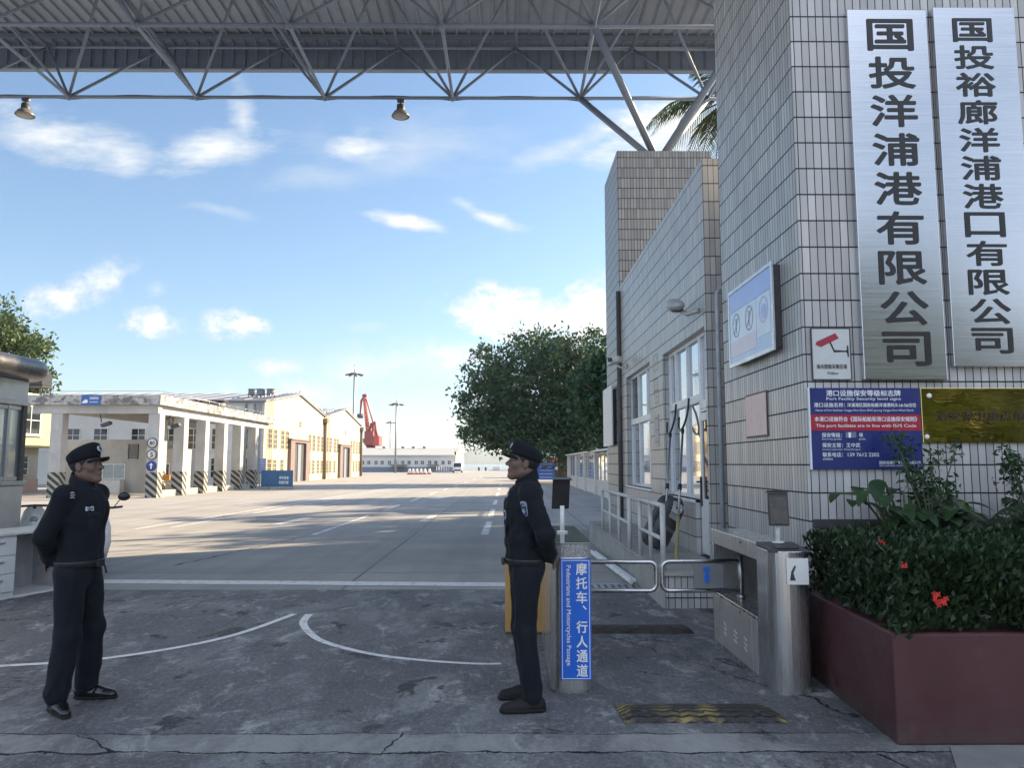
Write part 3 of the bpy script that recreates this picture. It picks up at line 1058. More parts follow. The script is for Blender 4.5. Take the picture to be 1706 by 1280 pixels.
line('grade', bx0 + .425, 1.848, .06, .020)
line('保安主管：王中武', bx0 + .095, 1.795, .34, .040, bold=.02)
line('Security supervisor: Wang Zhongwu', bx0 + .095, 1.755, .34, .018)
line('联系电话：', bx0 + .095, 1.71, .18, .040, bold=.02)
line('139 7612 2202', bx0 + .32, 1.71, .28, .032, bold=.02)
line('contact', bx0 + .095, 1.672, .09, .018)
line('国投裕廊洋浦港口有限公司', bx1 - .395, 1.64, .375, .028, bold=.02)
line('SDIC JURONG YANGPU PORT CO.,LTD', bx1 - .395, 1.61, .375, .018)
MB().boxb(bx0 + .31, by - .004, 1.862, bx0 + .405, by, 1.912).build('grade_plate', M('scratched_plate', (0.16, 0.18, 0.26), 0.5, 0, 0.4, 60), t, 0, True)

# video area sign
t = thing('video_sign', 'small pale notice with a red drawn camera and the word Video', 'sign', (2.935, 6.897, 2.39))
PALEG = M('pale_notice', (0.52, 0.55, 0.55), 0.35, 0, 0.06, 3)
MB().boxb(2.764, 6.874, 2.39, 3.106, 6.892, 2.85).build('panel', PALEG, t, 0.002, True)
MB().boxb(2.757, 6.870, 2.383, 2.763, 6.893, 2.857).boxb(3.107, 6.870, 2.383, 3.113, 6.893, 2.857).boxb(2.763, 6.870, 2.851, 3.107, 6.893, 2.857).boxb(2.763, 6.870, 2.383, 3.107, 6.893, 2.389).build('frame', DARK, t, 0, True)
ri2 = t.matrix_basis.inverted()
line('海关图像采集区域', 2.795, 2.505, .275, .042, y=6.874, bold=.012, mm=INK, par=t, rinv=ri2)
line('Video', 2.885, 2.445, .105, .024, y=6.874, bold=.01, mm=INK, par=t, rinv=ri2)
DRED = M('drawn_red', (0.33, 0.02, 0.05), 0.4, 0, 0.05, 4)


def flat(poly, y, m, name, par, d=0.003):
    mb = MB().prism(poly, 1, y - d, y)
    return mb.build(name, m, par, 0, True)


def camp(u, v):      # drawing units of the zoomed notice
    return (2.764 + (u - 145) / (925 - 145) * 0.342, 2.85 - (v - 125) / (1180 - 125) * 0.46)


flat([camp(*q) for q in ((210, 455), (240, 395), (630, 215), (700, 325), (545, 400), (325, 510), (265, 485))], 6.874, DRED, 'camera_drawing', t)
flat([camp(*q) for q in ((500, 410), (530, 400), (600, 570), (840, 585), (860, 560), (860, 480), (890, 480), (895, 715), (870, 715), (865, 640), (840, 612), (590, 618))], 6.874, INK, 'bracket_drawing', t)

# mirror gold plaque
b = Nodes('mirror_gold')
GOLD = b.set((0.72, 0.58, 0.26), b.ramp(b.noise(b.scale(b.pos, (3, 3, 9)), 2.0, 3), 0.3, 0.7, 0.03, 0.08), 1.0)
b.bump(b.noise(b.scale(b.pos, (1.6, 1.0, 5.0)), 1.6, 3), 0.05, 0.03)
t = thing('gold_plaque', 'mirror gold plaque that reflects trees, right of the blue board', 'plaque', (4.3, 6.897, 1.815))
MB().boxb(3.725, 6.872, 1.815, 4.9, 6.892, 2.31).build('plate', GOLD, t, 0.004, True)
MAROON = M('dull_red_letters', (0.03, 0.006, 0.008), 0.5)
line('治安保卫重点单位', 3.85, 2.055, .92, .085, y=6.872, bold=.02, mm=MAROON, par=t, rinv=t.matrix_basis.inverted())
for (x, z) in ((3.80, 2.24), (3.76, 1.87)):
    MB().lathe([(0.022, 0), (0.022, 0.006), (0.012, 0.01)], (x, 6.872, z), 12, Matrix.Rotation(pi / 2, 3, 'X')).build('screw_cap', WHITE, t, 0, True)

# framed notice case on the pillar's road side
t = thing('notice_case', 'framed pale blue notice case with prohibition symbols high on the pillar side', 'sign', (2.69, 8.12, 2.73))
CX = 2.60
SKYPALE = M('sky_paled_blue_print', (0.46, 0.56, 0.78), 0.15, 0, 0.06, 2)  # case prints lightened to carry the sky's reflection in the glass
SKYPALE2 = M('sky_paled_light_print', (0.62, 0.70, 0.78), 0.15, 0, 0.05, 2)
SKYPALE3 = M('sky_paled_violet_print', (0.36, 0.44, 0.78), 0.15, 0, 0.05, 2)
PINKP = M('sky_paled_pink_print', (0.66, 0.56, 0.62), 0.2, 0, 0.05, 2)
MB().boxb(CX + .01, 7.40, 2.76, 2.688, 8.84, 3.59).build('box', DARK, t, 0.004, True)
f = MB()
f.boxb(CX - .012, 7.37, 2.73, CX + .012, 7.41, 3.62).boxb(CX - .012, 8.83, 2.73, CX + .012, 8.87, 3.62)
f.boxb(CX - .012, 7.41, 3.58, CX + .012, 8.83, 3.62).boxb(CX - .012, 7.41, 2.73, CX + .012, 8.83, 2.775)
f.build('frame', STEEL, t, 0.003, True)
MB().boxb(CX, 7.41, 2.775, CX + .008, 8.83, 3.58).build('print', SKYPALE, t, 0, True)
MB().boxb(CX - .003, 7.41, 3.36, CX, 8.83, 3.58).build('heading', SKYPALE3, t, 0, True)
MB().boxb(CX - .003, 7.90, 2.84, CX, 8.80, 3.02).build('pink_field', PINKP, t, 0, True)
MB().boxb(CX - .003, 7.90, 3.02, CX, 8.80, 3.35).boxb(CX - .003, 7.46, 2.93, CX, 7.87, 3.35).build('pale_field', SKYPALE2, t, 0, True)
GREYI = M('faded_grey_ink', (0.24, 0.28, 0.36), 0.4)


def ring_x(y, z, r, w, x):
    mb = MB()
    n = 28
    vs = []
    for k in range(n):
        a = 2 * pi * k / n
        vs += [(x, y + r * cos(a), z + r * sin(a)), (x, y + (r - w) * cos(a), z + (r - w) * sin(a))]
    mb.add(vs, [(2 * k, 2 * k + 1, (2 * k + 3) % (2 * n), (2 * k + 2) % (2 * n)) for k in range(n)])
    return mb


for (y, sl_) in ((8.58, True), (8.12, True), (7.66, False)):
    mb = ring_x(y, 3.19, .135, .016, CX - .005)
    if sl_:
        mb.add([(CX - .005, y - .095, 3.19 + .085), (CX - .005, y - .085, 3.19 + .097), (CX - .005, y + .095, 3.19 - .085), (CX - .005, y + .085, 3.19 - .097)], [(0, 1, 2, 3)])
        mb.add([(CX - .0045, y - .012, 3.10), (CX - .0045, y + .012, 3.10), (CX - .0045, y + .03, 3.27), (CX - .0045, y - .02, 3.27)], [(0, 1, 2, 3)])
    else:
        mb.add([(CX - .005, y + .08 * cos(2 * pi * k / 20), 3.17 + .08 * sin(2 * pi * k / 20)) for k in range(20)], [tuple(range(20))])
    mb.build('symbol', GREYI if sl_ else SKYPALE3, t, 0, True)

# pink notice
t = thing('paper_notice', 'faded pink paper notice in a thin dark frame low on the pillar side', 'notice', (2.69, 8.24, 1.92))
b = Nodes('pink_paper')
sp_ = b.n('ShaderNodeSeparateXYZ')
b.l(b.pos, sp_.inputs[0])
PINK = b.set(b.mix(b.ramp(b.noise(b.scale(b.pos, (1, 14, 5)), 2.0, 5), 0.5, 0.7, 0, 0.55), (0.80, 0.60, 0.55), (0.72, 0.38, 0.36)), 0.6)
MB().boxb(2.672, 7.91, 1.93, 2.678, 8.575, 2.37).build('paper', PINK, t, 0, True)
MB().boxb(2.679, 7.89, 1.91, 2.688, 8.595, 2.39).build('backing', DARK, t, 0, True)

# small plates near the door
t = thing('door_notice', 'small pale plate with faint lines on the wall between the booth windows', 'notice', (2.61, 13.4, 2.1))
MB().boxb(2.60, 13.2, 1.92, 2.608, 13.55, 2.48).build('plate', M('pale_plate', (0.42, 0.42, 0.43), 0.5), t, 0.002, True)
MB().boxb(2.597, 13.24, 2.40, 2.60, 13.51, 2.43).boxb(2.597, 13.24, 2.20, 2.60, 13.51, 2.22).boxb(2.597, 13.24, 2.0, 2.60, 13.51, 2.02).build('lines', TRACE, t, 0, True)

# white board on the far pillar
t = thing('white_board', 'tall blank white board standing off the tall pillar beyond the booth', 'board', (2.6, 18.95, 2.05))
MB().boxb(2.47, 18.15, 2.06, 2.505, 19.75, 3.50).build('panel', M('white_board_paint', (0.72, 0.71, 0.73), 0.35, 0, 0.04, 2), t, 0.004, True)
MB().boxb(2.505, 18.3, 2.2, 2.597, 18.36, 3.4).build('mount', DARK, t, 0, True)
MB().boxb(2.505, 19.5, 2.2, 2.597, 19.56, 3.4).build('mount', DARK, t, 0, True)

# ------------------------------------------------------------------ turnstile cabinets
b = Nodes('turnstile_steel')
gr = b.noise(b.scale(b.pos, (45, 45, 0.8)), 1.0, 3)
TSTEEL = b.set(b.mix(b.ramp(b.noise(b.pos, 2.5, 6), 0.35, 0.7), (0.66, 0.655, 0.64), (0.56, 0.555, 0.545)), b.ramp(gr, 0.3, 0.7, 0.22, 0.29), 0.92)
g = Nodes('side_sheet_steel')
TSTEEL2 = g.set(g.mix(g.ramp(g.noise(g.pos, 3.5, 8, 0.7), 0.35, 0.7), (0.58, 0.575, 0.56), (0.44, 0.44, 0.43)), 0.45, 0.6)


def rounded_front(x0, x1, y0, y1, r, n=8):
    """Plan of a cabinet whose front end (y0) is rounded."""
    pts = [(x1, y1), (x0, y1), (x0, y0 + r)]
    for k in range(1, n):
        a = pi + (pi / 2) * k / n
        pts.append((x0 + r + r * cos(a), y0 + r + r * sin(a)))
    pts.append((x0 + r, y0))
    pts.append((x1 - r, y0))
    for k in range(1, n):
        a = 1.5 * pi + (pi / 2) * k / n
        pts.append((x1 - r + r * cos(a), y0 + r + r * sin(a)))
    pts.append((x1, y0 + r))
    return pts


def loop_arm(x0, x1, z0, z1, y, r=0.02, cr=0.06, right=True):
    """U shaped arm from the cabinet: open at x0, rounded at x1."""
    s = 1 if x1 > x0 else -1
    pts = [(x0, y, z1), (x1 - s * cr, y, z1)]
    for k in range(1, 6):
        a = pi / 2 * k / 6
        pts.append((x1 - s * cr + s * cr * sin(a), y, z1 - cr + cr * cos(a)))
    pts.append((x1, y, z1 - cr))
    pts.append((x1, y, z0 + cr))
    for k in range(1, 6):
        a = pi / 2 * k / 6
        pts.append((x1 - s * cr + s * cr * cos(a), y, z0 + cr - cr * sin(a)))
    pts += [(x1 - s * cr, y, z0), (x0, y, z0)]
    return MB().tube(pts, r, 10)


# left one
tl = thing('turnstile', 'steel turnstile cabinet with a blue lettered front beside the right guard', 'turnstile', (0.465, 6.4, 0))
plan = rounded_front(0.315, 0.615, 5.65, 7.15, 0.09)
MB().prism(plan, 2, 0.02, 0.955).prism([(x, y) for x, y in rounded_front(0.325, 0.605, 5.66, 7.15, 0.09)], 2, 0.0, 0.02).build('body', TSTEEL, tl, 0.003, True)
MB().prism(rounded_front(0.318, 0.612, 5.653, 7.15, 0.09), 2, 0.955, 1.05).build('top_band', M('speckled_band', (0.30, 0.31, 0.32), 0.35, 0.3, 0.9, 90), tl, 0.003, True)
MB().prism(rounded_front(0.312, 0.618, 5.647, 7.15, 0.09), 2, 1.05, 1.06).build('top_glass', M('counter_glass', (0.30, 0.33, 0.33), 0.06, 0.3, 0.05, 2), tl, 0.003, True)
MB().boxb(0.382, 5.640, 0.10, 0.602, 5.652, 0.945).build('blue_panel', BLUE, tl, 0.004, True)
f = MB()
for (a, c, e, h) in ((.392, .592, .932, .936), (.392, .592, .108, .112), (.392, .396, .112, .932), (.588, .592, .112, .932)):
    f.boxb(a, 5.637, e, c, 5.640, h)
f.build('panel_border', WINK, tl, 0, True)
ri3 = tl.matrix_basis.inverted()
zz = 0.875
for ch, dz, hh in (('摩', 0, .082), ('托', .1, .082), ('车', .1, .082), ('、', .072, .03), ('行', .135, .082), ('人', .102, .08), ('通', .1, .082), ('道', .1, .082)):
    zz -= dz
    text('lettering', ch, WINK, tl, 1, ri3 @ frame_front(.535 if ch != '、' else .555, 5.640, zz), width=.076 if ch != '、' else .028, height=hh, bold=.025, depth=.003)
text('lettering', 'Pedestrians and Motorcycles Passage', WINK, tl, 1, ri3 @ frame_front(.437, 5.640, .55) @ Matrix.Rotation(-pi / 2, 4, 'Z'), width=.70, height=.042, bold=.012, depth=.003)
loop_arm(0.615, 1.295, 0.535, 0.78, 6.8).build('arm', STEEL, tl, 0, True)
MB().tube([(0.60, 6.8, 0.45), (0.60, 6.8, 0.86)], 0.03, 10).build('pivot', STEEL_DARK, tl, 0, True)


def face_device(name, label, x, y, z0, zt, rz, tilt=12):
    t = thing(name, label, 'face scanner', (x, y, z0), rz, 'face scanners on the turnstiles')
    MB().tube([(0, 0, 0), (0, 0, zt - z0 - 0.06)], 0.019, 12).lathe([(0.045, 0), (0.045, 0.012)], n=16).build('pole', WHITE_WORN, t)
    R = Matrix.Rotation(radians(-tilt), 3, 'X')
    h = 0.245
    c = Vector((0, -0.045, zt - z0 + 0.03))
    MB().box(c, (0.15, 0.022, h), R).build('tablet', BLACK, t, 0.008, seg=3)
    MB().box(c + R @ Vector((0, -0.0125, -0.005)), (0.125, 0.002, h - 0.05), R).build('screen', M('screen_glass', (0.035, 0.03, 0.026), 0.3, 0.0, 0.7, 22), t)
    MB().box(c + R @ Vector((0, 0.0, h / 2 + 0.012)), (0.165, 0.07, 0.012), R).build('rain_hood', BLACK, t, 0.003)
    return t


face_device('face_scanner', 'black face scanner seen from behind on the blue fronted turnstile', .46, 6.5, 1.06, 1.34, radians(180 + 10))

# right one
tr = thing('turnstile', 'steel turnstile cabinet with open side and rounded front next to the red planter', 'turnstile', (2.04, 6.4, 0))
x0, x1, y0, y1 = 1.90, 2.19, 5.60, 7.25
body = MB()
body.prism(rounded_front(x0, x1, y0, 5.95, 0.12), 2, 0.0, 1.0)
body.boxb(x0, 5.95, 0.0, x1, y1, 0.47)
body.boxb(x0, 5.95, 0.90, x1, y1, 1.03)
body.boxb(x0, y1 - 0.06, 0.47, x1, y1, 0.90)
body.boxb(x1 - 0.03, 5.95, 0.47, x1, y1 - 0.06, 0.90)
body.build('body', TSTEEL, tr, 0.004, True)
MB().add([(x0 + .002, 5.62, 1.003), (x1 - .002, 5.62, 1.003), (x1 - .002, 5.97, 1.035), (x0 + .002, 5.97, 1.035), (x0 + .002, 5.62, .99), (x1 - .002, 5.62, .99), (x1 - .002, 5.97, .99), (x0 + .002, 5.97, .99)],
         [(0, 1, 2, 3), (4, 5, 6, 7), (0, 1, 5, 4), (1, 2, 6, 5), (2, 3, 7, 6), (3, 0, 4, 7)]).build('top_plate', DARK, tr, 0.003, True)
MB().box((2.05, 5.74, 1.018), (0.16, 0.12, 0.012), Matrix.Rotation(radians(5), 3, 'X')).build('reader', BLACK, tr, 0.003, True)
MB().boxb(x1 - 0.034, 6.45, 0.475, x1 - 0.031, y1 - 0.065, 0.895).build('recess_shade', DARK, tr, 0, True)  # dark sheet standing in for the shade inside the recess
pl = MB()
pl.boxb(x0 - 0.003, 5.98, 0.04, x0, 6.10, 0.44).boxb(x0 - 0.003, 6.115, 0.04, x0, 7.0, 0.44).boxb(x0 - 0.003, 7.015, 0.04, x0, 7.22, 0.44)
pl.build('side_panel', TSTEEL2, tr, 0.002, True)
v = MB()
for yy in (6.28, 6.55, 6.85):
    for q in range(3):
        v.box((x0 - 0.004, yy, 0.16 + q * 0.04), (0.006, 0.07, 0.009), Matrix.Rotation(radians(14), 3, 'X'))
v.build('vent', WHITE_WORN, tr, 0, True)
mb = MB()
for (yy, zz2) in ((6.05, .455), (6.3, .455), (6.62, .455), (6.95, .455), (6.4, .425), (6.35, .99)):
    mb.box((x0 - .004, yy, zz2), (.006, .016, .016))
mb.build('bolt', DARK, tr, 0, True)
loop_arm(2.03, 1.345, 0.535, 0.785, 6.8).build('arm', STEEL, tr, 0, True)
MB().tube([(2.03, 6.8, 0.47), (2.03, 6.8, 0.84)], 0.024, 12).lathe([(0.035, 0.47), (0.035, 0.5)], (2.03, 6.8, 0), 12).build('pivot', STEEL_DARK, tr, 0, True)
MB().boxb(1.62, 6.792, 0.556, 1.88, 6.806, 0.762).build('arm_panel', M('smoked_acrylic', (0.20, 0.21, 0.22), 0.15, 0, 0.1, 3), tr, 0.002, True)
flat([(1.70, .735), (1.76, .735), (1.755, .70), (1.745, .68), (1.76, .655), (1.745, .60), (1.715, .60), (1.71, .66), (1.725, .69), (1.70, .71)], 6.792, BLUE, 'blue_mark', tr)
t = thing('paper_note', 'white paper note stuck on the rounded front of the right turnstile', 'notice', (2.09, 5.597, .78))
MB().boxb(2.0, 5.588, .77, 2.155, 5.596, .955).build('sheet', WHITE, t, 0, True)
flat([(2.02, .80), (2.06, .80), (2.045, .85), (2.065, .90), (2.055, .905), (2.03, .86)], 5.588, DARK, 'sketch', t)
face_device('face_scanner', 'black face scanner facing the camera on the right turnstile', 2.06, 5.92, 1.03, 1.255, radians(-8), 8)

# yellow barrier housing behind the guard
t = thing('barrier_housing', 'yellow boom barrier housing half hidden behind the right guard', 'barrier machine', (0.17, 7.75, 0))
YEL = M('ochre_paint', (0.42, 0.24, 0.07), 0.4, 0, 0.12, 4, dirt=0.2)
MB().boxb(-0.02, 7.55, 0.02, 0.36, 7.95, 0.84).build('housing', YEL, t, 0.012, True)
MB().boxb(-0.03, 7.54, 0.84, 0.37, 7.96, 0.875).build('lid', YEL, t, 0.01, True)
MB().boxb(-0.01, 7.56, 0, 0.35, 7.94, 0.02).build('foot', DARK, t, 0, True)

# speed humps
b = Nodes('worn_yellow_rubber')
sp_ = b.n('ShaderNodeSeparateXYZ')
b.l(b.pos, sp_.inputs[0])
zig = b.math('ABSOLUTE', b.math('SUBTRACT', b.math('FRACT', b.math('MULTIPLY', sp_.outputs[0], 9.0)), 0.5))
wv_ = b.math('FRACT', b.math('ADD', b.math('MULTIPLY', sp_.outputs[1], 18.0), b.math('MULTIPLY', zig, 0.7)))
gro = b.ramp(b.math('ABSOLUTE', b.math('SUBTRACT', wv_, 0.5)), 0.10, 0.22)
yz = b.math('MULTIPLY', b.ramp(b.noise(b.pos, 5, 6, 0.7), 0.42, 0.55), b.ramp(b.noise(b.scale(b.pos, (1, 0.2, 0.2)), 2.6, 2), 0.46, 0.54))
c = b.mix(yz, (0.035, 0.034, 0.034), (0.30, 0.23, 0.07))
c = b.mix(gro, (0.012, 0.012, 0.012), c)
c = b.mix(b.ramp(b.noise(b.pos, 40, 5), 0.5, 0.75, 0, 0.6), c, (0.14, 0.13, 0.12))
HUMP = b.set(c, 0.7)
b.bump(gro, 0.8, 0.012)


def hump(label, x0, x1, yc, d, h, skew=0.0, mat_=None):
    t = thing('speed_hump', label, 'speed hump', ((x0 + x1) / 2, yc, 0.004), 0, 'rubber speed humps')
    hw = (x1 - x0) / 2
    n = 10
    prof = [(-d / 2 + d * i / n, h * (sin(pi * i / n)) ** 0.6 if 0 < i < n else 0.0) for i in range(n + 1)]
    vs, fs = [], []
    for j, x in enumerate((-hw, -hw + 0.06, hw - 0.06, hw)):
        for (y, z) in prof:
            k = 0.25 if j in (0, 3) else 1
            vs.append((x + skew * y, y, z * k))
    m = n + 1
    for j in range(3):
        for i in range(n):
            fs.append((j * m + i, (j + 1) * m + i, (j + 1) * m + i + 1, j * m + i + 1))
    fs += [tuple(range(m)), tuple(range(3 * m, 4 * m))]
    MB().add(vs, fs, False).build('body', mat_ or HUMP, t)
    for x in (-hw * .7, 0, hw * .7):
        MB().lathe([(0.022, 0), (0.022, 0.006)], (x, -d * .22, h * .82), 10).build('bolt', DARK, t)
    return t


hump('worn yellow and black rubber hump, nearer one in front of the turnstiles', 0.73, 1.76, 5.2, 0.36, 0.045, -0.05)
hump('worn dark rubber hump, farther one beyond the turnstile arms', 0.72, 1.80, 7.74, 0.34, 0.045, 0.0, M('old_rubber', (0.05, 0.045, 0.042), 0.8, 0, 0.5, 14, bump=0.8, bscale=30))

# drain grating and a loose white bar
t = thing('drain_grating', 'black slotted drain grating on the ground behind the turnstile arm', 'drain', (1.15, 10.35, 0.006))
mb = MB().boxb(0.5, 10.15, 0.0, 1.75, 10.2, 0.02).boxb(0.5, 10.55, 0.0, 1.75, 10.6, 0.02)
for i in range(14):
    mb.boxb(0.5 + i * 0.092, 10.2, 0, 0.55 + i * 0.092, 10.55, 0.018)
mb.build('bars', STEEL_DARK, t, 0.002, True)
MB().boxb(0.5, 10.2, 0.0, 1.75, 10.55, 0.004).build('pit', BLACK, t, 0, True)
t = thing('metal_bar', 'long pale metal bar lying on the ground beside the platform', 'metal bar', (1.42, 11.6, 0))
pa, pb = gnd(1052, 976), gnd(985, 925)
MB().tube([(pa.x, pa.y, 0.05), (pb.x, pb.y, 0.05)], 0.05, 4, True, False).build('bar', WHITE_WORN, t, 0.01, True)
MB().tube([(pa.x + 0.09, pa.y + .15, 0.03), (pb.x + 0.09, pb.y + .15, 0.03)], 0.03, 4, True, False).build('rod', ALU, t, 0, True)

# ------------------------------------------------------------------ catching forks and shields leaning on the booth
POLE = M('dull_pole', (0.36, 0.36, 0.36), 0.35, 0.8, 0.15, 9)
BRASS = M('yellowed_grip', (0.40, 0.33, 0.14), 0.5)


def fork(label, foot, top):
    foot, top = Vector(foot), Vector(top)
    t = thing('catching_fork', label, 'security fork', foot, 0, 'catching forks leaning on the booth')
    d = top - foot
    ln = d.length
    u = d.normalized()
    MB().tube([u * 0.0, u * (ln * 0.30)], 0.022, 10).build('lower_grip', BRASS, t)
    MB().tube([u * (ln * 0.30), u * (ln * 0.97)], 0.017, 10).build('pole', POLE, t)
    MB().tube([u * (ln * 0.50), u * (ln * 0.54)], 0.028, 10).build('collar', BLACK, t)
    MB().tube([u * (ln * 0.955), u * (ln * 0.985)], 0.024, 10).build('collar', BLACK, t)
    s = Vector((0, 1, 0))
    s = (s - u * s.dot(u)).normalized()
    pts = []
    for k in range(13):
        a = pi * k / 12
        pts.append(u * (ln + 0.26 - 0.26 * sin(a)) - s * 0.24 * cos(a) + u * (0.10 if k in (0, 12) else 0))
    MB().tube(pts, 0.016, 8).build('fork_head', BLACK, t)
    return t


fork('steel catching fork leaning left of the shields, foot behind the short railing', (2.15, 10.75, 0.40), (2.53, 11.9, 2.12))
fork('steel catching fork leaning closest to the booth door with its head before the window', (2.15, 9.95, 0.40), (2.54, 11.1, 2.15))
SHIELD = M('black_shield', (0.05, 0.05, 0.055), 0.35, 0, 0.2, 6)


def shield(label, foot, top, w=0.42):
    foot, top = Vector(foot), Vector(top)
    u = (top - foot)
    ln = u.length
    u.normalize()
    s = Vector((0.9, 0.35, 0))
    s = (s - u * s.dot(u)).normalized()
    nrm = s.cross(u)
    R = Matrix((s, u, nrm)).transposed()
    t = thing('riot_shield', label, 'shield', foot, 0, 'dark shields leaning on the booth')
    vs, fs = [], []
    nx, ny = 10, 24
    for side in (0, 1):
        for j in range(ny + 1):
            v = j / ny
            e = min(v, 1 - v) * ln
            ww = w / 2 * (1.0 if e > w / 2 else sqrt(max(1 - (1 - e / (w / 2)) ** 2, 0.02)))
            for i in range(nx + 1):
                q = -1 + 2 * i / nx
                vs.append(R @ Vector((q * ww, v * ln, 0.055 * (1 - q * q) - 0.02 * side)))
    m = nx + 1
    off = m * (ny + 1)
    for j in range(ny):
        for i in range(nx):
            a = j * m + i
            fs.append((a, a + 1, a + m + 1, a + m))
            fs.append((off + a, off + a + m, off + a + m + 1, off + a + 1))
    bnd = [i for i in range(m)] + [j * m + nx for j in range(1, ny + 1)] + [ny * m + i for i in range(nx - 1, -1, -1)] + [j * m for j in range(ny - 1, 0, -1)]
    for k in range(len(bnd)):
        a, c = bnd[k], bnd[(k + 1) % len(bnd)]
        fs.append((a, c, off + c, off + a))
    MB().add(vs, fs, True).build('plate', SHIELD, t)
    R4 = R.to_4x4()
    text('lettering', '安保', WINK, t, 1, R4 @ Matrix.Translation((0, ln * .84, .056)), width=.20, height=.10, bold=.02, depth=.004)
    mb = MB()
    for (a, c, e, h) in ((-.07, .07, .60, .70), (-.16, .16, .42, .428), (-.16, .16, .39, .398)):
        mb.add([R @ Vector((x, y * ln, .061)) for x, y in ((a, e), (c, e), (c, h), (a, h))], [(0, 1, 2, 3)])
    mb.build('stripe', M('grey_stripe', (0.35, 0.35, 0.36), 0.5), t, fixn=False)
    MB().add([R @ Vector((x, y * ln, .062)) for x, y in ((-.075, .71), (.075, .71), (.075, .79), (-.075, .79))], [(0, 1, 2, 3)]).build('label', WHITE_WORN, t, fixn=False)
    return t


shield('dark rounded shield leaning nearest the booth door', (2.07, 10.95, 0.44), (2.47, 11.1, 1.13), 0.33)
shield('dark rounded shield partly hidden behind the other shield', (2.04, 11.35, 0.44), (2.44, 11.5, 1.15), 0.33)

# ------------------------------------------------------------------ planter with hedge
b = Nodes('red_granite')
sp_n = b.noise(b.pos, 130, 3, 0.8)
c = b.mix(b.ramp(b.noise(b.pos, 2, 5), 0.3, 0.7), (0.066, 0.024, 0.027), (0.09, 0.036, 0.039))
c = b.mix(b.ramp(sp_n, 0.52, 0.72, 0, 0.6), c, (0.035, 0.012, 0.015))
c = b.mix(b.ramp(b.noise(b.pos, 170, 2), 0.58, 0.75, 0, 0.5), c, (0.15, 0.07, 0.07))
dz_ = b.n('ShaderNodeSeparateXYZ')
b.l(b.pos, dz_.inputs[0])
dirt_ = b.math('MULTIPLY', b.ramp(dz_.outputs[2], 0.16, 0.0), b.ramp(b.noise(b.pos, 7, 6, 0.7), 0.35, 0.6))
c = b.mix(dirt_, c, (0.06, 0.052, 0.048))
c = b.mix(b.ramp(b.noise(b.scale(b.pos, (8, 8, 0.6)), 1.2, 7, 0.7), 0.56, 0.75, 0, 0.45), c, (0.05, 0.024, 0.026))
c = b.mix(b.ramp(b.noise(b.pos, 1.4, 7, 0.7), 0.54, 0.7, 0, 0.35), c, (0.17, 0.10, 0.10))
GRANITE = b.set(c, b.ramp(b.noise(b.pos, 6, 4), 0.3, 0.7, 0.35, 0.6), 0.0, 0.4)
t = thing('planter', 'long dark red granite planter box below the tiled pillar', 'planter', (3.9, 5.7, 0))
mb = MB()
mb.prism([(2.265, 4.63), (5.9, 4.63), (5.9, 6.85), (2.38, 6.85)], 2, 0.0, 0.64)
mb.build('box', GRANITE, t, 0.018, True, 3)
MB().prism([(2.43, 4.81), (5.88, 4.81), (5.88, 6.84), (2.51, 6.84)], 2, 0.643, 0.66).build('soil', M('soil', (0.05, 0.035, 0.025), 0.95, 0, 0.4, 20), t, 0, True)
CURB = MB().prism([(2.0, 3.4), (2.55, 4.60), (6.5, 4.60), (6.5, 4.30), (2.75, 4.30)], 2, 0.005, 0.012).build('kerb_strip', M('pale_cement', (0.22, 0.22, 0.215), 0.85, 0, 0.2, 3, bump=0.3), None)
struct(CURB)
# ------------------------------------------------------------------ foliage
def leaf_mat(name, ca, cb, cc=None, trans=0.25, rough=0.45):
    b = Nodes(name)
    rnd = b.geo.outputs['Random Per Island']
    clump = b.noise(b.pos, 0.9 if trans < 0.3 else 3.0, 3)
    c = b.mix(rnd, ca, cb)
    if cc:
        c = b.mix(b.ramp(clump, 0.45, 0.7, 0, 0.6), c, cc)
    b.set(c, rough, 0.0, 0.4)
    tr = b.n('ShaderNodeBsdfTranslucent')
    b.l(c, tr.inputs['Color'])
    ms = b.n('ShaderNodeMixShader')
    ms.inputs[0].default_value = trans
    b.l(b.p.outputs[0], ms.inputs[1])
    b.l(tr.outputs[0], ms.inputs[2])
    b.l(ms.outputs[0], b.out.inputs['Surface'])
    return b.m


def leaf_quads(P, size, rg, up=0.4, ratio=0.45, D=None):
    """A folded leaf (two triangles-ish quad) at every point."""
    n = len(P)
    d = rg.normal(size=(n, 3)) if D is None else D + 0.5 * rg.normal(size=(n, 3))
    d /= np.linalg.norm(d, axis=1)[:, None] + 1e-9
    nr = rg.normal(size=(n, 3)) + np.array([0, 0, up * 2])
    s = np.cross(d, nr)
    s /= np.linalg.norm(s, axis=1)[:, None] + 1e-9
    L_ = (size * (0.65 + 0.7 * rg.random(n)))[:, None]
    w = L_ * ratio
    a = P
    V = np.stack([a, a + d * L_ * 0.5 + s * w * 0.5, a + d * L_, a + d * L_ * 0.5 - s * w * 0.5], 1).reshape(-1, 3)
    F = np.arange(4 * n).reshape(-1, 4)
    return V, F


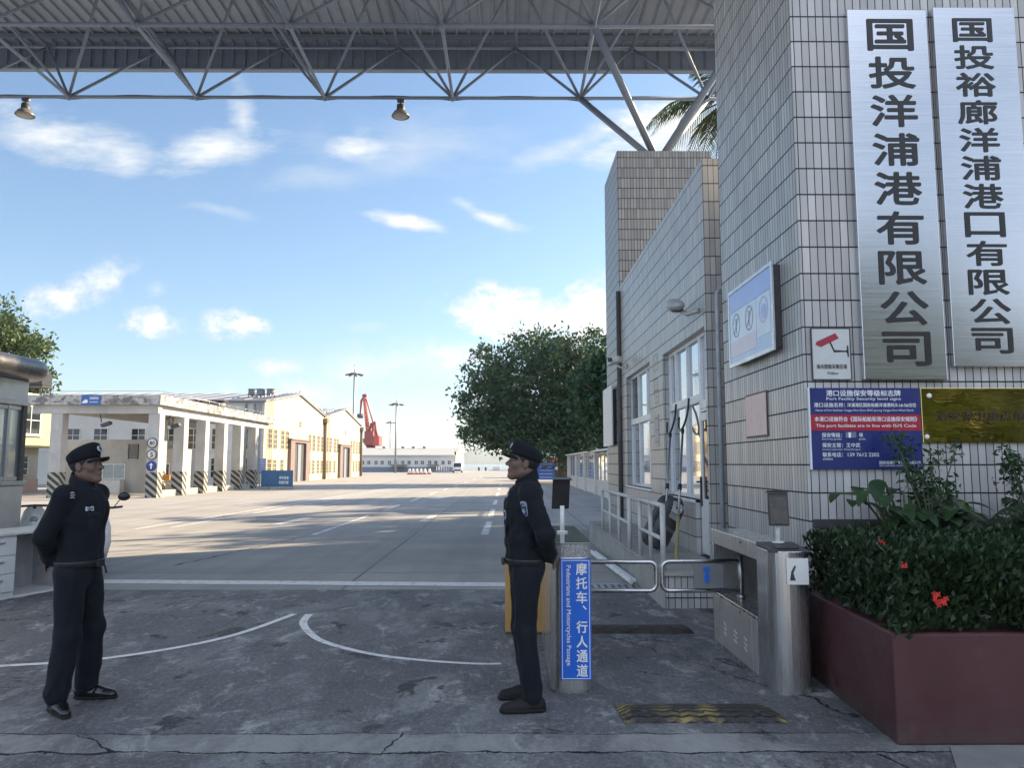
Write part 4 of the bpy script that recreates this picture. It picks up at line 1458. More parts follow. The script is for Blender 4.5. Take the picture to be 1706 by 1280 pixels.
def crown_points(ells, n_clump, per, spread, rg, shell=0.55):
    """Clumps biased to the shell of a set of ellipsoids."""
    vol = np.array([e[3] * e[4] * e[5] for e in ells]) ** 0.75
    vol = vol / vol.sum()
    out = []
    for e, k in zip(ells, np.round(vol * n_clump).astype(int)):
        d = rg.normal(size=(k, 3))
        d /= np.linalg.norm(d, axis=1)[:, None]
        r = 1 - shell * rg.random(k) ** 1.6
        r *= 0.86 + 0.22 * rg.random(k)
        out.append(np.array(e[:3]) + d * r[:, None] * np.array(e[3:6]))
    c = np.concatenate(out)
    p = c[:, None, :] + rg.normal(size=(len(c), per, 3)) * spread * (0.6 + 0.8 * rg.random((len(c), 1, 1))) * np.array([1, 1, 0.7])
    return p.reshape(-1, 3), c


def limbs(mb, base, targets, r0, r1, rg, bend=0.3):
    base = np.array(base, float)
    for t in targets:
        t = np.array(t, float)
        pts = []
        for k in range(6):
            q = k / 5
            p = base * (1 - q) + t * q + np.array([0, 0, bend * sin(pi * q)]) + (rg.normal(size=3) * 0.12 if 0 < k < 5 else 0)
            pts.append(tuple(p))
        mb.tube(pts, [r0 + (r1 - r0) * k / 5 for k in range(6)], 7)


BARK = M('grey_bark', (0.12, 0.10, 0.08), 0.9, 0, 0.3, 3, bump=0.6, bscale=12)
LEAF_TREE = leaf_mat('dark_tree_leaf', (0.012, 0.042, 0.020), (0.055, 0.115, 0.045), (0.018, 0.060, 0.038), 0.25)
LEAF_WARM = leaf_mat('olive_tree_leaf', (0.04, 0.08, 0.025), (0.10, 0.15, 0.05), (0.05, 0.07, 0.03), 0.25)


def tree(name, label, base, trunk_h, tr, ells, n_clump, per, spread, leaf, seed, m=LEAF_TREE, fork_n=9, group=None, up=0.4):
    rg = np.random.default_rng(seed)
    t = thing(name, label, 'tree', base, 0, group)
    P, cc = crown_points(ells, n_clump, per, spread, rg)
    V, F = leaf_quads(P - np.array(base), leaf, rg, up)
    mesh_np('crown', V, F, m, t)
    mb = MB()
    mb.tube([(0, 0, 0), (0.1, 0, trunk_h * 0.3), (0.0, 0.05, trunk_h * 0.7), (0.05, 0, trunk_h)], [tr * 1.5, tr * 1.1, tr, tr * 0.9], 12)
    idx = rg.choice(len(cc), fork_n, replace=False)
    limbs(mb, (0.05, 0, trunk_h * 0.95), cc[idx] - np.array(base), tr * 0.5, tr * 0.08, rg)
    mb.build('trunk', BARK, t)
    return t


TB = (4.75, 65.0, 0)
tree('broad_tree', 'big round dark green tree beside the port road behind the right guard', TB, 4.0, 0.55,
     [(2.6, 65, 8.3, 6.2, 5.5, 4.6), (-1.2, 65, 6.8, 3.3, 3.5, 3.2), (6.2, 65, 9.0, 5.0, 5, 4.0), (7.5, 64, 6.0, 4.2, 4, 3.2), (7.8, 62, 3.6, 3.6, 3, 2.2), (2.0, 63.5, 4.6, 4.2, 3.5, 2.1), (-1.8, 64, 4.4, 2.0, 2.2, 1.6), (4.2, 62.5, 3.2, 3.6, 2.6, 1.7), (0.8, 63, 3.9, 2.6, 2.4, 1.7)],
     1750, 28, 0.40, 0.38, 11, fork_n=16)
tree('broad_tree', 'leafy green tree above the steel kiosk on the far left', (-35.5, 50, 0), 4.0, 0.4,
     [(-33.6, 50, 8.9, 3.2, 3, 2.2), (-35.6, 50, 10.6, 3.4, 3, 2.2), (-32.2, 50, 7.2, 2.3, 2, 1.6), (-37, 50, 8, 3.4, 3, 3), (-31.8, 50, 5.9, 1.6, 1.6, 1.2)], 760, 28, 0.34, 0.34, 12, LEAF_WARM)
# trees on the verge right of the showcase; they throw the streaked shade over the road
tree('roadside_tree', 'dark drooping tree behind the glass showcase left of the tall pillar', (6.3, 41, 0), 4.0, 0.28,
     [(5.6, 41, 5.0, 1.9, 2.6, 2.6), (6.4, 42, 6.6, 1.9, 2.6, 1.7)], 420, 26, 0.34, 0.34, 13, LEAF_TREE, up=-0.6)
tree('roadside_tree', 'tree standing behind the guard booth and hidden by it', (15.5, 31, 0), 4.0, 0.28,
     [(15.5, 31, 8.5, 3.4, 3.4, 3.0)], 300, 22, 0.4, 0.4, 14)
tree('roadside_tree', 'second tree standing behind the guard booth and hidden by it', (20, 46, 0), 4.0, 0.3,
     [(20, 46, 9.5, 4.2, 6.0, 3.6)], 420, 22, 0.45, 0.45, 15)

tree('street_tree', 'street tree standing behind the photographer and seen only in the shiny boards', (13, -17, 0), 2.5, 0.3,
     [(14, -17, 5.6, 4.8, 3.0, 4.8)], 640, 20, 0.5, 0.5, 16, LEAF_WARM)
tree('street_tree', 'second street tree behind the photographer and seen only in the shiny boards', (20.5, -18, 0), 2.0, 0.3,
     [(20.5, -18, 3.8, 5.0, 3.0, 3.4)], 380, 20, 0.5, 0.5, 17, LEAF_WARM)

# palms
FROND = leaf_mat('palm_frond_leaf', (0.04, 0.075, 0.025), (0.11, 0.15, 0.06), None, 0.35)


def frond_leaflets(origin, az, length, rise, droop, rg, n=46, ll=0.75, w=0.045):
    """One feather frond: midrib points plus narrow leaflets on both sides."""
    V, F, rib = [], [], []
    d = np.array([cos(az), sin(az), 0.0])
    s = np.array([-sin(az), cos(az), 0.0])
    prev = None
    for i in range(n + 1):
        q = i / n
        p = np.array(origin) + d * length * (q - 0.12 * q * q) + np.array([0, 0, rise * q - droop * q ** 2.2])
        rib.append(tuple(p))
        if prev is not None and q > 0.1:
            tdir = p - prev
            tdir /= np.linalg.norm(tdir)
            lk = ll * (sin(pi * min(0.12 + q * 0.9, 1)) ** 0.6) * (0.85 + 0.3 * rg.random())
            for sg in (-1, 1):
                out = s * sg * 0.8 + tdir * 0.55 + np.array([0, 0, -0.35 - 0.35 * rg.random()])
                out /= np.linalg.norm(out)
                o = len(V)
                wv2 = tdir * w
                mid = p + out * lk * 0.5
                tip = p + out * lk + np.array([0, 0, -0.18 * lk])
                V += [p - wv2 * 0.5, p + wv2 * 0.5, mid + wv2 * 0.5, tip, mid - wv2 * 0.5]
                F.append((o, o + 1, o + 2, o + 3, o + 4))
        prev = p
    return V, F, rib


def palm(name, label, base, h, n, length, seed, group=None, tr=0.16, lean=(0, 0), ll=0.75):
    rg = np.random.default_rng(seed)
    t = thing(name, label, 'palm tree', base, 0, group)
    top = np.array([lean[0], lean[1], h])
    V, F = [], []
    ribs = MB()
    for k in range(n):
        a = 2 * pi * k / n + rg.random() * 0.5
        rise = rg.choice([2.2, 1.4, 0.5, -0.3]) * length / 3.4
        v, f, rib = frond_leaflets(top, a, length * (0.85 + 0.3 * rg.random()), rise, (2.0 + rg.random()) * length / 3.4, rg, 40, ll)
        o = len(V)
        V += v
        F += [tuple(i + o for i in q) for q in f]
        ribs.tube(rib[::5], [0.035 * (1 - 0.8 * i / 8) for i in range(len(rib[::5]))], 5)
    mesh_np('crown', [tuple(x) for x in V], F, FROND, t)
    ribs.build('frond_ribs', FROND, t)
    pts = [(lean[0] * q * q, lean[1] * q * q, h * q) for q in (0, .2, .4, .6, .8, 1)]
    MB().tube(pts, [tr * 1.3, tr, tr * .95, tr * .9, tr * .85, tr * .8], 10).build('trunk', BARK, t)
    return t


palm('coconut_palm', 'palm tree whose fronds show between the tall pillar and the wide pillar', (8.1, 27.2, 0), 15.0, 20, 3.4, 21, 'palms behind the booth')
p2 = palm('coconut_palm', 'palm tree hidden behind the guard booth roof', (12.5, 36, 0), 10.5, 16, 3.6, 22, 'palms behind the booth')
palm('coconut_palm', 'shorter palm with drooping fronds behind the glass showcase', (7.1, 33.0, 0), 5.6, 16, 2.8, 23, 'palms behind the booth', 0.2)

# hedge in the planter
HLEAF = leaf_mat('hedge_leaf', (0.012, 0.030, 0.012), (0.040, 0.075, 0.030), (0.022, 0.042, 0.018), 0.2, 0.35)
rg = np.random.default_rng(5)
n = 26000
px_ = rg.random(n)
P = np.empty((n, 3))
P[:, 0] = 2.30 + 3.55 * px_
P[:, 1] = 4.60 + 1.55 * rg.random(n)
P[:, 2] = 0.64 + 0.44 * rg.random(n)
face = rg.random(n)
P[face < 0.40, 1] = 4.60 + 0.13 * rg.random((face < 0.40).sum())                       # front
P[(face > 0.40) & (face < 0.85), 2] = 1.02 + 0.09 * rg.random(((face > 0.40) & (face < 0.85)).sum())
P[face > 0.93, 0] = 2.26 + 0.12 * rg.random((face > 0.93).sum())
P[:, 2] += 0.03 * np.sin(P[:, 0] * 5.1) * np.sin(P[:, 1] * 4.3) + 0.02 * np.sin(P[:, 0] * 13 + P[:, 1] * 7)
P[:, 1] += 0.03 * np.sin(P[:, 0] * 7.3 + P[:, 2] * 9)
P[:, 0] += np.maximum(0, P[:, 1] - 4.6) * 0.05
P[:, 2] += 0.0
D = np.tile(np.array([0, -0.5, 0.9]), (n, 1))
hedge = thing('hedge', 'dense dark green clipped hedge with a few red flowers filling the granite planter', 'hedge', (4.0, 5.4, 0.62))
V, F = leaf_quads(P - np.array(hedge.location), 0.058, rg, 0.5, 0.42, D)
mesh_np('foliage', V, F, HLEAF, hedge)
mb = MB()
for i in range(60):
    x, y = 2.4 + 3.4 * rg.random(), 4.75 + 1.2 * rg.random()
    mb.tube([(x, y, .60), (x + rg.normal() * .03, y + rg.normal() * .03, .85), (x + rg.normal() * .06, y + rg.normal() * .06, 1.02)], 0.008, 5)
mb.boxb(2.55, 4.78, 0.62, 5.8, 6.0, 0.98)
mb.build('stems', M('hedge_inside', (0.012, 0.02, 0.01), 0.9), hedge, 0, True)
RFLOW = M('red_petal', (0.62, 0.025, 0.02), 0.5, 0, 0.15, 30)
for (px, py, Y, r) in ((1468, 905, 5.0, .020), (1506, 942, 4.52, .017), (1563, 997, 4.47, .040)):
    c = at(px, py, Y)
    mb = MB()
    for k in range(16):
        d = Vector(rg.normal(size=3)).normalized()
        if d.y > 0.3:
            d.y = -d.y
        e = c + d * r * (0.6 + 0.5 * rg.random())
        for q in range(4):
            a = q * pi / 2 + k
            u = Vector((cos(a), 0.2 * sin(a * 3), sin(a))) * r * 0.42
            w2 = Vector((-sin(a), 0, cos(a))) * r * 0.14
            mb.add([e, e + u * .6 + w2, e + u, e + u * .6 - w2], [(0, 1, 2, 3)])
    mb.build('flower_cluster', RFLOW, hedge, 0, True, fixn=False)

# plants between hedge and pillar
BROAD = leaf_mat('broad_plant_leaf', (0.015, 0.045, 0.02), (0.04, 0.085, 0.03), None, 0.2, 0.35)


def broad_leaf(mb, base, d, L_, w, sag=0.3):
    d = Vector(d).normalized()
    s = d.cross(Vector((0, 0, 1)))
    if s.length < 0.1:
        s = Vector((1, 0, 0))
    s.normalize()
    up = s.cross(d)
    vs, fs = [], []
    n = 7
    for i in range(n + 1):
        q = i / n
        ww = w * (sin(pi * (q * 0.92 + 0.05)) ** 0.7) * (1 - 0.25 * q)
        p = Vector(base) + d * L_ * q + Vector((0, 0, -sag * L_ * q * q))
        vs += [p - s * ww + up * ww * 0.25, p, p + s * ww + up * ww * 0.25]
    for i in range(n):
        a = i * 3
        fs += [(a, a + 1, a + 4, a + 3), (a + 1, a + 2, a + 5, a + 4)]
    mb.add(vs, fs, True)


t = thing('broad_leaf_plant', 'low plant with broad hanging leaves under the blue security board', 'plant', (3.35, 6.55, 0.62))
mb, st_ = MB(), MB()
rr = random.Random(8)
for (px, py) in ((1400, 822), (1420, 812), (1445, 818), (1462, 800), (1478, 826), (1440, 838), (1496, 816), (1425, 835), (1470, 850), (1505, 850), (1520, 840), (1490, 868)):
    c = at(px, py, 6.45 + rr.uniform(-.12, .2))
    st_.tube([(3.35 + rr.uniform(-.1, .2), 6.55, .62), (3.3 + (c.x - 3.3) * .6, 6.5, c.z - .02), tuple(c)], .009, 6)
    broad_leaf(mb, c, (rr.uniform(-1, .7), -0.6, rr.uniform(-.5, .3)), rr.uniform(.15, .23), rr.uniform(.05, .075), .55)
for i in range(44):
    c = Vector((3.40 + rr.uniform(-.1, .45), 6.5 + rr.uniform(-.15, .2), rr.uniform(.95, 1.32)))
    broad_leaf(mb, c, (rr.uniform(-1, 1), -0.6, rr.uniform(-.3, .5)), rr.uniform(.14, .24), rr.uniform(.04, .07), .4)
mb.build('leaves', BROAD, t, 0, True, fixn=False)
st_.build('stem', M('plant_stem', (0.06, 0.08, 0.03), 0.6), t, 0, True)


def fern(label, base, n, length, seed, ll=0.16, rise=1.0, spread=1.0, name='fern_palm'):
    rg = np.random.default_rng(seed)
    t = thing(name, label, 'plant', base)
    V, F = [], []
    ribs = MB()
    for k in range(n):
        a = 2 * pi * k / n + rg.random() * 0.7
        v, f, rib = frond_leaflets((0, 0, 0.05), a, length * spread * (0.6 + 0.5 * rg.random()), rise * length * (0.9 + 0.5 * rg.random()), 0.55 * length * (0.6 + rg.random()), rg, 34, ll, 0.014)
        o = len(V)
        V += v
        F += [tuple(i + o for i in q) for q in f]
        ribs.tube(rib[::4], 0.006, 5)
    mesh_np('leaves', [tuple(x) for x in V], F, FROND2, t)
    ribs.build('rib', FROND2, t)
    return t


FROND2 = leaf_mat('dark_frond_leaf', (0.018, 0.04, 0.02), (0.05, 0.085, 0.04), None, 0.25)
fern('feathery palm plant with arching fronds below the gold plaque', (3.72, 6.45, 0.62), 15, 1.05, 31, 0.24, 0.9, 0.62)
fern('bushy feathery palm plant at the right edge below the gold plaque', (4.75, 6.3, 0.62), 24, 1.15, 32, 0.26, 0.85, 0.55)
fern('small dense palm plant at the far right edge of the planter', (5.0, 5.9, 0.62), 22, 0.95, 33, 0.22, 0.8, 0.6)


def sapling(label, base, h, seed, n=9):
    rg = np.random.default_rng(seed)
    t = thing('thin_shrub', label, 'shrub', base)
    mb, P = MB(), []
    for k in range(n):
        a, q = rg.random() * 2 * pi, 0.45 + 0.55 * rg.random()
        e = np.array([0.30 * cos(a) * q, 0.14 * sin(a), h * q])
        mb.tube([(0, 0, 0), tuple(e * np.array([.35, .35, .6])), tuple(e)], [.010, .007, .003], 5)
        for i in range(60):
            w3 = 0.5 + 0.5 * rg.random()
            P.append(e * np.array([w3, w3, 0.72 + 0.28 * w3]) + rg.normal(size=3) * np.array([.05, .04, .035]))
    V, F = leaf_quads(np.array(P), 0.055, rg, 0.2, 0.4)
    mesh_np('leaves', V, F, BROAD, t)
    mb.build('stem', M('plant_stem', (0.06, 0.08, 0.03), 0.6), t)
    return t


sapling('thin stemmed shrub reaching over the corner between blue board and gold plaque', (3.60, 6.6, 0.62), 1.35, 41, 12)
sapling('tall thin shrub with small leaves standing in front of the gold plaque', (4.38, 6.4, 0.62), 1.30, 42, 18)
# ------------------------------------------------------------------ steel kiosk, desk and scooters on the left
KST = M('kiosk_steel', (0.52, 0.52, 0.51), 0.46, 0.85, 0.08, 2)
kx, ky0, ky1 = -6.82, 7.6, 10.95
t = thing('steel_kiosk', 'stainless steel sentry kiosk with rounded overhanging roof at the left edge', 'kiosk', (-7.8, 9.3, 0))
MB().boxb(-8.8, ky0, 0.0, kx, ky1, 1.33).build('lower_panel', KST, t, 0.01, True)
MB().boxb(-8.8, ky0, 2.50, kx, ky1, 2.80).build('upper_panel', KST, t, 0.01, True)
f = MB().boxb(-8.82, ky0 - .02, 1.33, kx + .03, ky1 + .02, 1.39).boxb(-8.82, ky0 - .02, 2.44, kx + .03, ky1 + .02, 2.50)
f.build('band', STEEL_DARK, t, 0.006, True)
for (xx, yy) in ((kx - .09, ky1 - .09), (-8.8, ky1 - .09), (kx - .09, ky0), (-8.8, ky0)):
    MB().boxb(xx, yy, 1.39, xx + .09, yy + .09, 2.44).build('corner_post', DARK, t, 0.004, True)
f = MB()
for yy in (9.85, 10.55):
    f.boxb(kx - .05, yy, 1.39, kx - .01, yy + .05, 2.44)
f.boxb(kx - .06, ky0 + .1, 2.38, kx - .02, ky1 - .1, 2.435).boxb(kx - .06, ky0 + .1, 1.395, kx - .02, ky1 - .1, 1.45)
wf = f.build('window', STEEL_DARK, t, 0.003, True)
KGL = Nodes('kiosk_glass')
KGLASS = KGL.set((0.28, 0.33, 0.36), 0.05, 0.5)
MB().boxb(kx - .045, ky0 + .1, 1.45, kx - .04, ky1 - .1, 2.38).build('pane', KGLASS, wf, 0, True)
MB().boxb(-8.7, ky1 - .03, 1.40, kx - .1, ky1 - .024, 2.43).build('pane', GLASSD, wf, 0, True)
prof = []
r = 0.15
pts = [(x, y) for x, y in ((-8.95, ky0 - .25), (kx + .05, ky0 - .25), (kx + .05, ky1 + .05), (-8.95, ky1 + .05))]
rb = MB()
# bullnose roof: rounded rectangle rings


def rr_ring(x0, y0, x1, y1, rad, n=6):
    out = []
    for (cx, cy, a0) in ((x1 - rad, y1 - rad, 0), (x0 + rad, y1 - rad, pi / 2), (x0 + rad, y0 + rad, pi), (x1 - rad, y0 + rad, 1.5 * pi)):
        for k in range(n + 1):
            a = a0 + pi / 2 * k / n
            out.append((cx + rad * cos(a), cy + rad * sin(a)))
    return out


rings = []
for k in range(11):
    a = -pi / 2 + pi * k / 10
    g_ = 0.16 * cos(a)
    rings.append([(x, y, 2.95 + 0.15 * sin(a)) for x, y in rr_ring(-9.0 - g_, ky0 - .2 - g_, kx + .14 + g_, ky1 + .16 + g_, 0.35 + g_)])
vs = [p for rg_ in rings for p in rg_]
m_ = len(rings[0])
fs = [(i * m_ + k, i * m_ + (k + 1) % m_, (i + 1) * m_ + (k + 1) % m_, (i + 1) * m_ + k) for i in range(10) for k in range(m_)]
fs += [tuple(range(m_))[::-1], tuple(range(10 * m_, 11 * m_))]
rb.add(vs, fs, True).build('roof', M('dark_roof_steel', (0.16, 0.155, 0.15), 0.32, 0.85, 0.12, 3), t, 0, True)

CREAM = M('grey_white_enamel', (0.60, 0.61, 0.61), 0.35, 0, 0.06, 4, dirt=0.3, dirtcol=(0.3, 0.29, 0.27))
t = thing('steel_desk', 'grey white steel desk with a three drawer pedestal in front of the kiosk', 'desk', (-6.02, 9.50, 0), radians(-16))
MB().boxb(-0.62, -1.0, 0.765, 0.03, 0.95, 0.80).build('desk_top', CREAM, t, 0.006)
MB().boxb(-0.58, -0.40, 0.03, -0.02, 0.10, 0.762).build('pedestal', CREAM, t, 0.004)
for (z0_, z1_) in ((.09, .29), (.31, .51), (.53, .74)):
    dr = MB().boxb(-0.02, -0.385, z0_, 0.0, 0.085, z1_).build('drawer', CREAM, t, 0.004)
    MB().boxb(0.001, -0.20, z1_ - .07, 0.02, -0.08, z1_ - .045).build('handle', STEEL, dr, 0.003)
MB().boxb(-0.60, 0.86, 0.03, 0.0, 0.89, 0.762).build('end_panel', M('grey_panel', (0.30, 0.30, 0.31), 0.45), t, 0.003)
MB().boxb(-0.585, 0.10, 0.03, -0.565, 0.86, 0.762).build('back_panel', M('grey_panel', (0.30, 0.30, 0.31), 0.45), t, 0.003)
MB().boxb(-0.60, 0.10, 0.0, 0.0, 0.88, 0.03).build('foot', CREAM, t, 0.003)
MB().boxb(-0.58, -0.4, 0, -0.02, 0.097, 0.03).build('foot', CREAM, t, 0.003)


def scooter(label, loc, rz, paint):
    """Heads along local +x."""
    t = thing('scooter', label, 'scooter', loc, rz, 'scooters parked by the kiosk')
    for x in (0.62, -0.55):
        w = MB().lathe([(0.14, -.05), (0.21, -.045), (0.235, 0), (0.21, .045), (0.14, .05)], (x, 0, .235), 20, Matrix.Rotation(pi / 2, 3, 'X')).build('wheel', RUBBER, t)
        MB().lathe([(0.001, -.03), (0.14, -.035), (0.14, .035), (0.001, .03)], (x, 0, .235), 16, Matrix.Rotation(pi / 2, 3, 'X')).build('rim', STEEL_DARK, w)
    pm = M('scooter_' + paint[0], paint[1], 0.25, 0.1, 0.05, 4)
    mb = MB()
    # front shield lofted
    ring = []
    for (x, z, wy, dx) in ((0.42, .28, .16, .06), (0.47, .50, .21, .07), (0.44, .72, .20, .08), (0.37, .92, .14, .07), (0.33, 1.0, .08, .04)):
        ring.append([(x + dx * cos(a), wy * sin(a), z) for a in [2 * pi * k / 14 for k in range(14)]])
    vs = [p for q in ring for p in q]
    fs = [(i * 14 + k, i * 14 + (k + 1) % 14, (i + 1) * 14 + (k + 1) % 14, (i + 1) * 14 + k) for i in range(4) for k in range(14)] + [tuple(range(14))[::-1], tuple(range(56, 70))]
    mb.add(vs, fs, True)
    ring = []
    for (x, z, wy, hz_) in ((-0.02, .40, .10, .10), (-0.25, .52, .15, .17), (-0.55, .60, .15, .15), (-0.85, .66, .07, .06)):
        ring.append([(x, wy * cos(a), z + hz_ * sin(a)) for a in [2 * pi * k / 14 for k in range(14)]])
    vs = [p for q in ring for p in q]
    fs = [(i * 14 + k, i * 14 + (k + 1) % 14, (i + 1) * 14 + (k + 1) % 14, (i + 1) * 14 + k) for i in range(3) for k in range(14)] + [tuple(range(14))[::-1], tuple(range(42, 56))]
    mb.add(vs, fs, True)
    mb.boxb(-0.1, -.14, .26, .42, .14, .31)
    mb.build('fairing', pm, t)
    MB().lathe([(0.25, 0), (0.27, .04), (0.26, .07)], (0.62, 0, .24), 12, Matrix.Scale(.35, 3, Vector((0, 1, 0))) @ Matrix.Rotation(0, 3, 'X')).build('front_fender', pm, t)
    mb = MB()
    mb.tube([(-0.02, 0, .70), (-0.2, 0, .75), (-0.5, 0, .77), (-0.75, 0, .75)], [.08, .12, .13, .07], 12)
    mb.build('seat', BLACK, t)
    MB().tube([(0.30, -.33, 1.0), (0.35, -.2, .99), (0.37, 0, 1.0), (0.35, .2, .99), (0.30, .33, 1.0)], 0.017, 8).tube([(0.62, 0, .24), (0.37, 0, 1.0)], 0.028, 8).build('handlebar', DARK, t)
    for s in (-1, 1):
        mm = MB().tube([(0.34, s * .22, 1.0), (0.36, s * .31, 1.13)], 0.007, 6).build('mirror', BLACK, t)
        MB().lathe([(0.001, -.012), (0.05, -.010), (0.062, 0), (0.05, .012), (0.001, .012)], (0.36, s * .345, 1.15), 14, Matrix.Rotation(pi / 2, 3, 'Y') @ Matrix.Scale(1.35, 3, Vector((0, 1, 0)))).build('mirror_head', BLACK, mm)
    MB().lathe([(0.001, 0), (0.05, .0), (0.075, -.05)], (0.50, 0, .78), 14, Matrix.Rotation(pi / 2, 3, 'Y')).build('headlight', LAMPG, t)
    MB().tube([(-0.1, .10, .26), (-0.12, .17, .0)], 0.012, 6).build('stand', DARK, t)
    return t


scooter('silver white scooter showing its front beyond the steel kiosk', (-7.35, 12.15, 0), radians(-60), ('silver', (0.55, 0.56, 0.55)))
scooter('white scooter behind the left guard with a black mirror sticking out', (-6.10, 11.6, 0), radians(-63), ('white', (0.7, 0.7, 0.68)))

# ------------------------------------------------------------------ weighbridge canopy
b = Nodes('peeling_white')
pe = b.noise(b.scale(b.pos, (1, 1, 1.6)), 2.2, 9, 0.72, 0.5)
st2 = b.noise(b.scale(b.pos, (3.0, 3.0, 0.35)), 1.2, 6, 0.65)
c = b.mix(b.ramp(st2, 0.46, 0.75, 0, 0.65), (0.47, 0.465, 0.45), (0.22, 0.21, 0.20))
PEEL0 = b.mix(b.ramp(pe, 0.47, 0.56), c, (0.16, 0.155, 0.15))
b.set(PEEL0, 0.85)
PEEL = b.m
STAINW = M('stained_white_wall', (0.46, 0.455, 0.44), 0.85, 0, 0.14, 0.9, dirt=0.75, dirtcol=(0.23, 0.22, 0.205))
b = Nodes('hazard_chevron')
sp_ = b.n('ShaderNodeSeparateXYZ')
b.l(b.pos, sp_.inputs[0])
w_ = b.math('FRACT', b.math('MULTIPLY', b.math('ADD', b.math('ADD', b.math('MULTIPLY', sp_.outputs[0], 0.8), b.math('MULTIPLY', sp_.outputs[1], 0.8)), sp_.outputs[2]), 2.9))
c = b.mix(b.math('LESS_THAN', w_, 0.52), (0.34, 0.33, 0.29), (0.03, 0.03, 0.03))
b.set(b.mix(b.ramp(b.noise(b.pos, 6, 6), 0.55, 0.75, 0, 0.5), c, (0.2, 0.19, 0.17)), 0.7)
HAZ = b.m
cx0, cx1, cy0, cy1 = -23.2, -16.65, 36.9, 55.0
can = thing('weighbridge_canopy', 'flat concrete canopy on white columns with black striped feet beside the road', 'canopy', (-20.5, 46, 0))
MB().boxb(cx0, cy0, 4.45, cx1, cy1, 4.93).build('roof', PEEL, can, 0.02, True)
mb = MB()
mb.boxb(cx0 + .3, cy0 + .25, 4.05, cx1 - .2, cy0 + .65, 4.447).boxb(cx1 - .75, cy0 + .65, 4.05, cx1 - .3, cy1 - .3, 4.447)
mb.boxb(-21.6, cy0 + .65, 4.05, -21.2, cy1 - .3, 4.447)
mb.build('beam', STAINW, can, 0.01, True)
ys = [37.2 + 2.85 * i for i in range(6)]


def column(x, y, w=0.55):
    o = MB().boxb(x - w / 2, y, 1.22, x + w / 2, y + w, 4.05).build('column', STAINW, can, 0.01, True)
    MB().boxb(x - w / 2 - .004, y - .004, 0, x + w / 2 + .004, y + w + .004, 1.22).build('hazard_band', HAZ, o, 0.004, True)


for y in ys:
    column(-17.05, y)
column(-21.75, 37.2)
column(-19.4, 43.0, 0.5)
mb = MB()
for i in range(5):
    mb.boxb(-17.3, ys[i] + .56, 0, -17.02, ys[i + 1] - .01, 0.32)
mb.build('low_kerb', CONC, can, 0.01, True)
mb = MB()
for yy in np.arange(cy0 + .3, cy1, 1.5):
    mb.tube([(cx1 - .1, yy, 4.93), (cx1 - .1, yy, 5.13)], .015, 5)
mb.tube([(cx1 - .1, cy0 + .3, 5.13), (cx1 - .1, cy1 - .2, 5.13)], .012, 5).tube([(cx0 + 1, cy0 + .1, 5.1), (cx1 - .1, cy0 + .1, 5.13)], .012, 5)
mb.build('lightning_rail', STEEL_DARK, can, 0, True)
for (x, y) in ((-19.6, 37.4), (-16.9, 39.0)):
    MB().box((x, y + .3, 3.55), (.45, .3, .16), Matrix.Rotation(radians(-20), 3, 'Y')).tube([(x - .25, y + .3, 3.65), (x - .35, y + .35, 4.1)], .03, 6).build('floodlight', DARK, can, 0.02, True)

t = thing('canopy_sign', 'blue name sign with a white picture on the front edge of the canopy', 'sign', (-19.9, 36.87, 4.42))
MB().boxb(-20.42, 36.83, 4.42, -19.52, 36.895, 4.93).build('panel', M('canopy_blue', (0.04, 0.12, 0.36), 0.4), t, 0.01, True)
flat([(-20.38, 4.52), (-20.12, 4.52), (-20.1, 4.66), (-20.22, 4.7), (-20.34, 4.6)], 36.83, WINK, 'picture', t)
MB().boxb(-20.02, 36.826, 4.70, -19.6, 36.83, 4.82).boxb(-20.02, 36.826, 4.55, -19.62, 36.83, 4.60).build('lettering', M('dim_white', (0.4, 0.45, 0.55), 0.5), t, 0, True)


def disc_sign(label, z, body, glyph, gcol, rim):
    t = thing('round_sign', label, 'sign', (-17.08, 37.19, z), 0, 'round signs on the canopy column')
    MB().lathe([(0.0001, 0), (0.25, 0), (0.25, .02), (0.0001, .02)], (0, 0, 0), 28, Matrix.Rotation(pi / 2, 3, 'X')).build('rim', rim, t)
    MB().lathe([(0.0001, .02), (0.205, .02), (0.205, .024), (0.0001, .024)], (0, 0, 0), 28, Matrix.Rotation(pi / 2, 3, 'X')).build('face', body, t)
    if glyph == 'arrow':
        MB().prism([(-.03, -.14), (.03, -.14), (.03, .03), (.09, .03), (0, .15), (-.09, .03), (-.03, .03)], 1, -.03, -.024).build('arrow', gcol, t)
    else:
        text('lettering', glyph, gcol, t, 1, frame_front(0, -.024, 0), height=.22 if len(glyph) == 1 else .17, bold=.04, depth=.004)


disc_sign('round white sign with the number 80, topmost on the corner column', 2.62, WHITE_WORN, '80', INK, DARK)
disc_sign('round white sign with the number 5 below the 80 sign', 2.06, WHITE_WORN, '5', INK, DARK)
disc_sign('round blue sign with a white arrow, lowest on the corner column', 1.52, M('disc_blue', (0.03, 0.07, 0.28), 0.4), 'arrow', WINK, M('disc_blue', (0.03, 0.07, 0.28), 0.4))

# low stained house under the canopy
t = thing('checkpoint_house', 'low stained grey wall and checkpoint room under the canopy', 'house', (-25.5, 46, 0))
MB().boxb(-25.7, 44.2, 0, -20.4, 48, 3.0).build('wall', STAINW, t, 0.01, True)
MB().boxb(-20.396, 44.6, 0, -19.2, 47.6, 2.5).build('side_room', STAINW, t, 0.01, True)


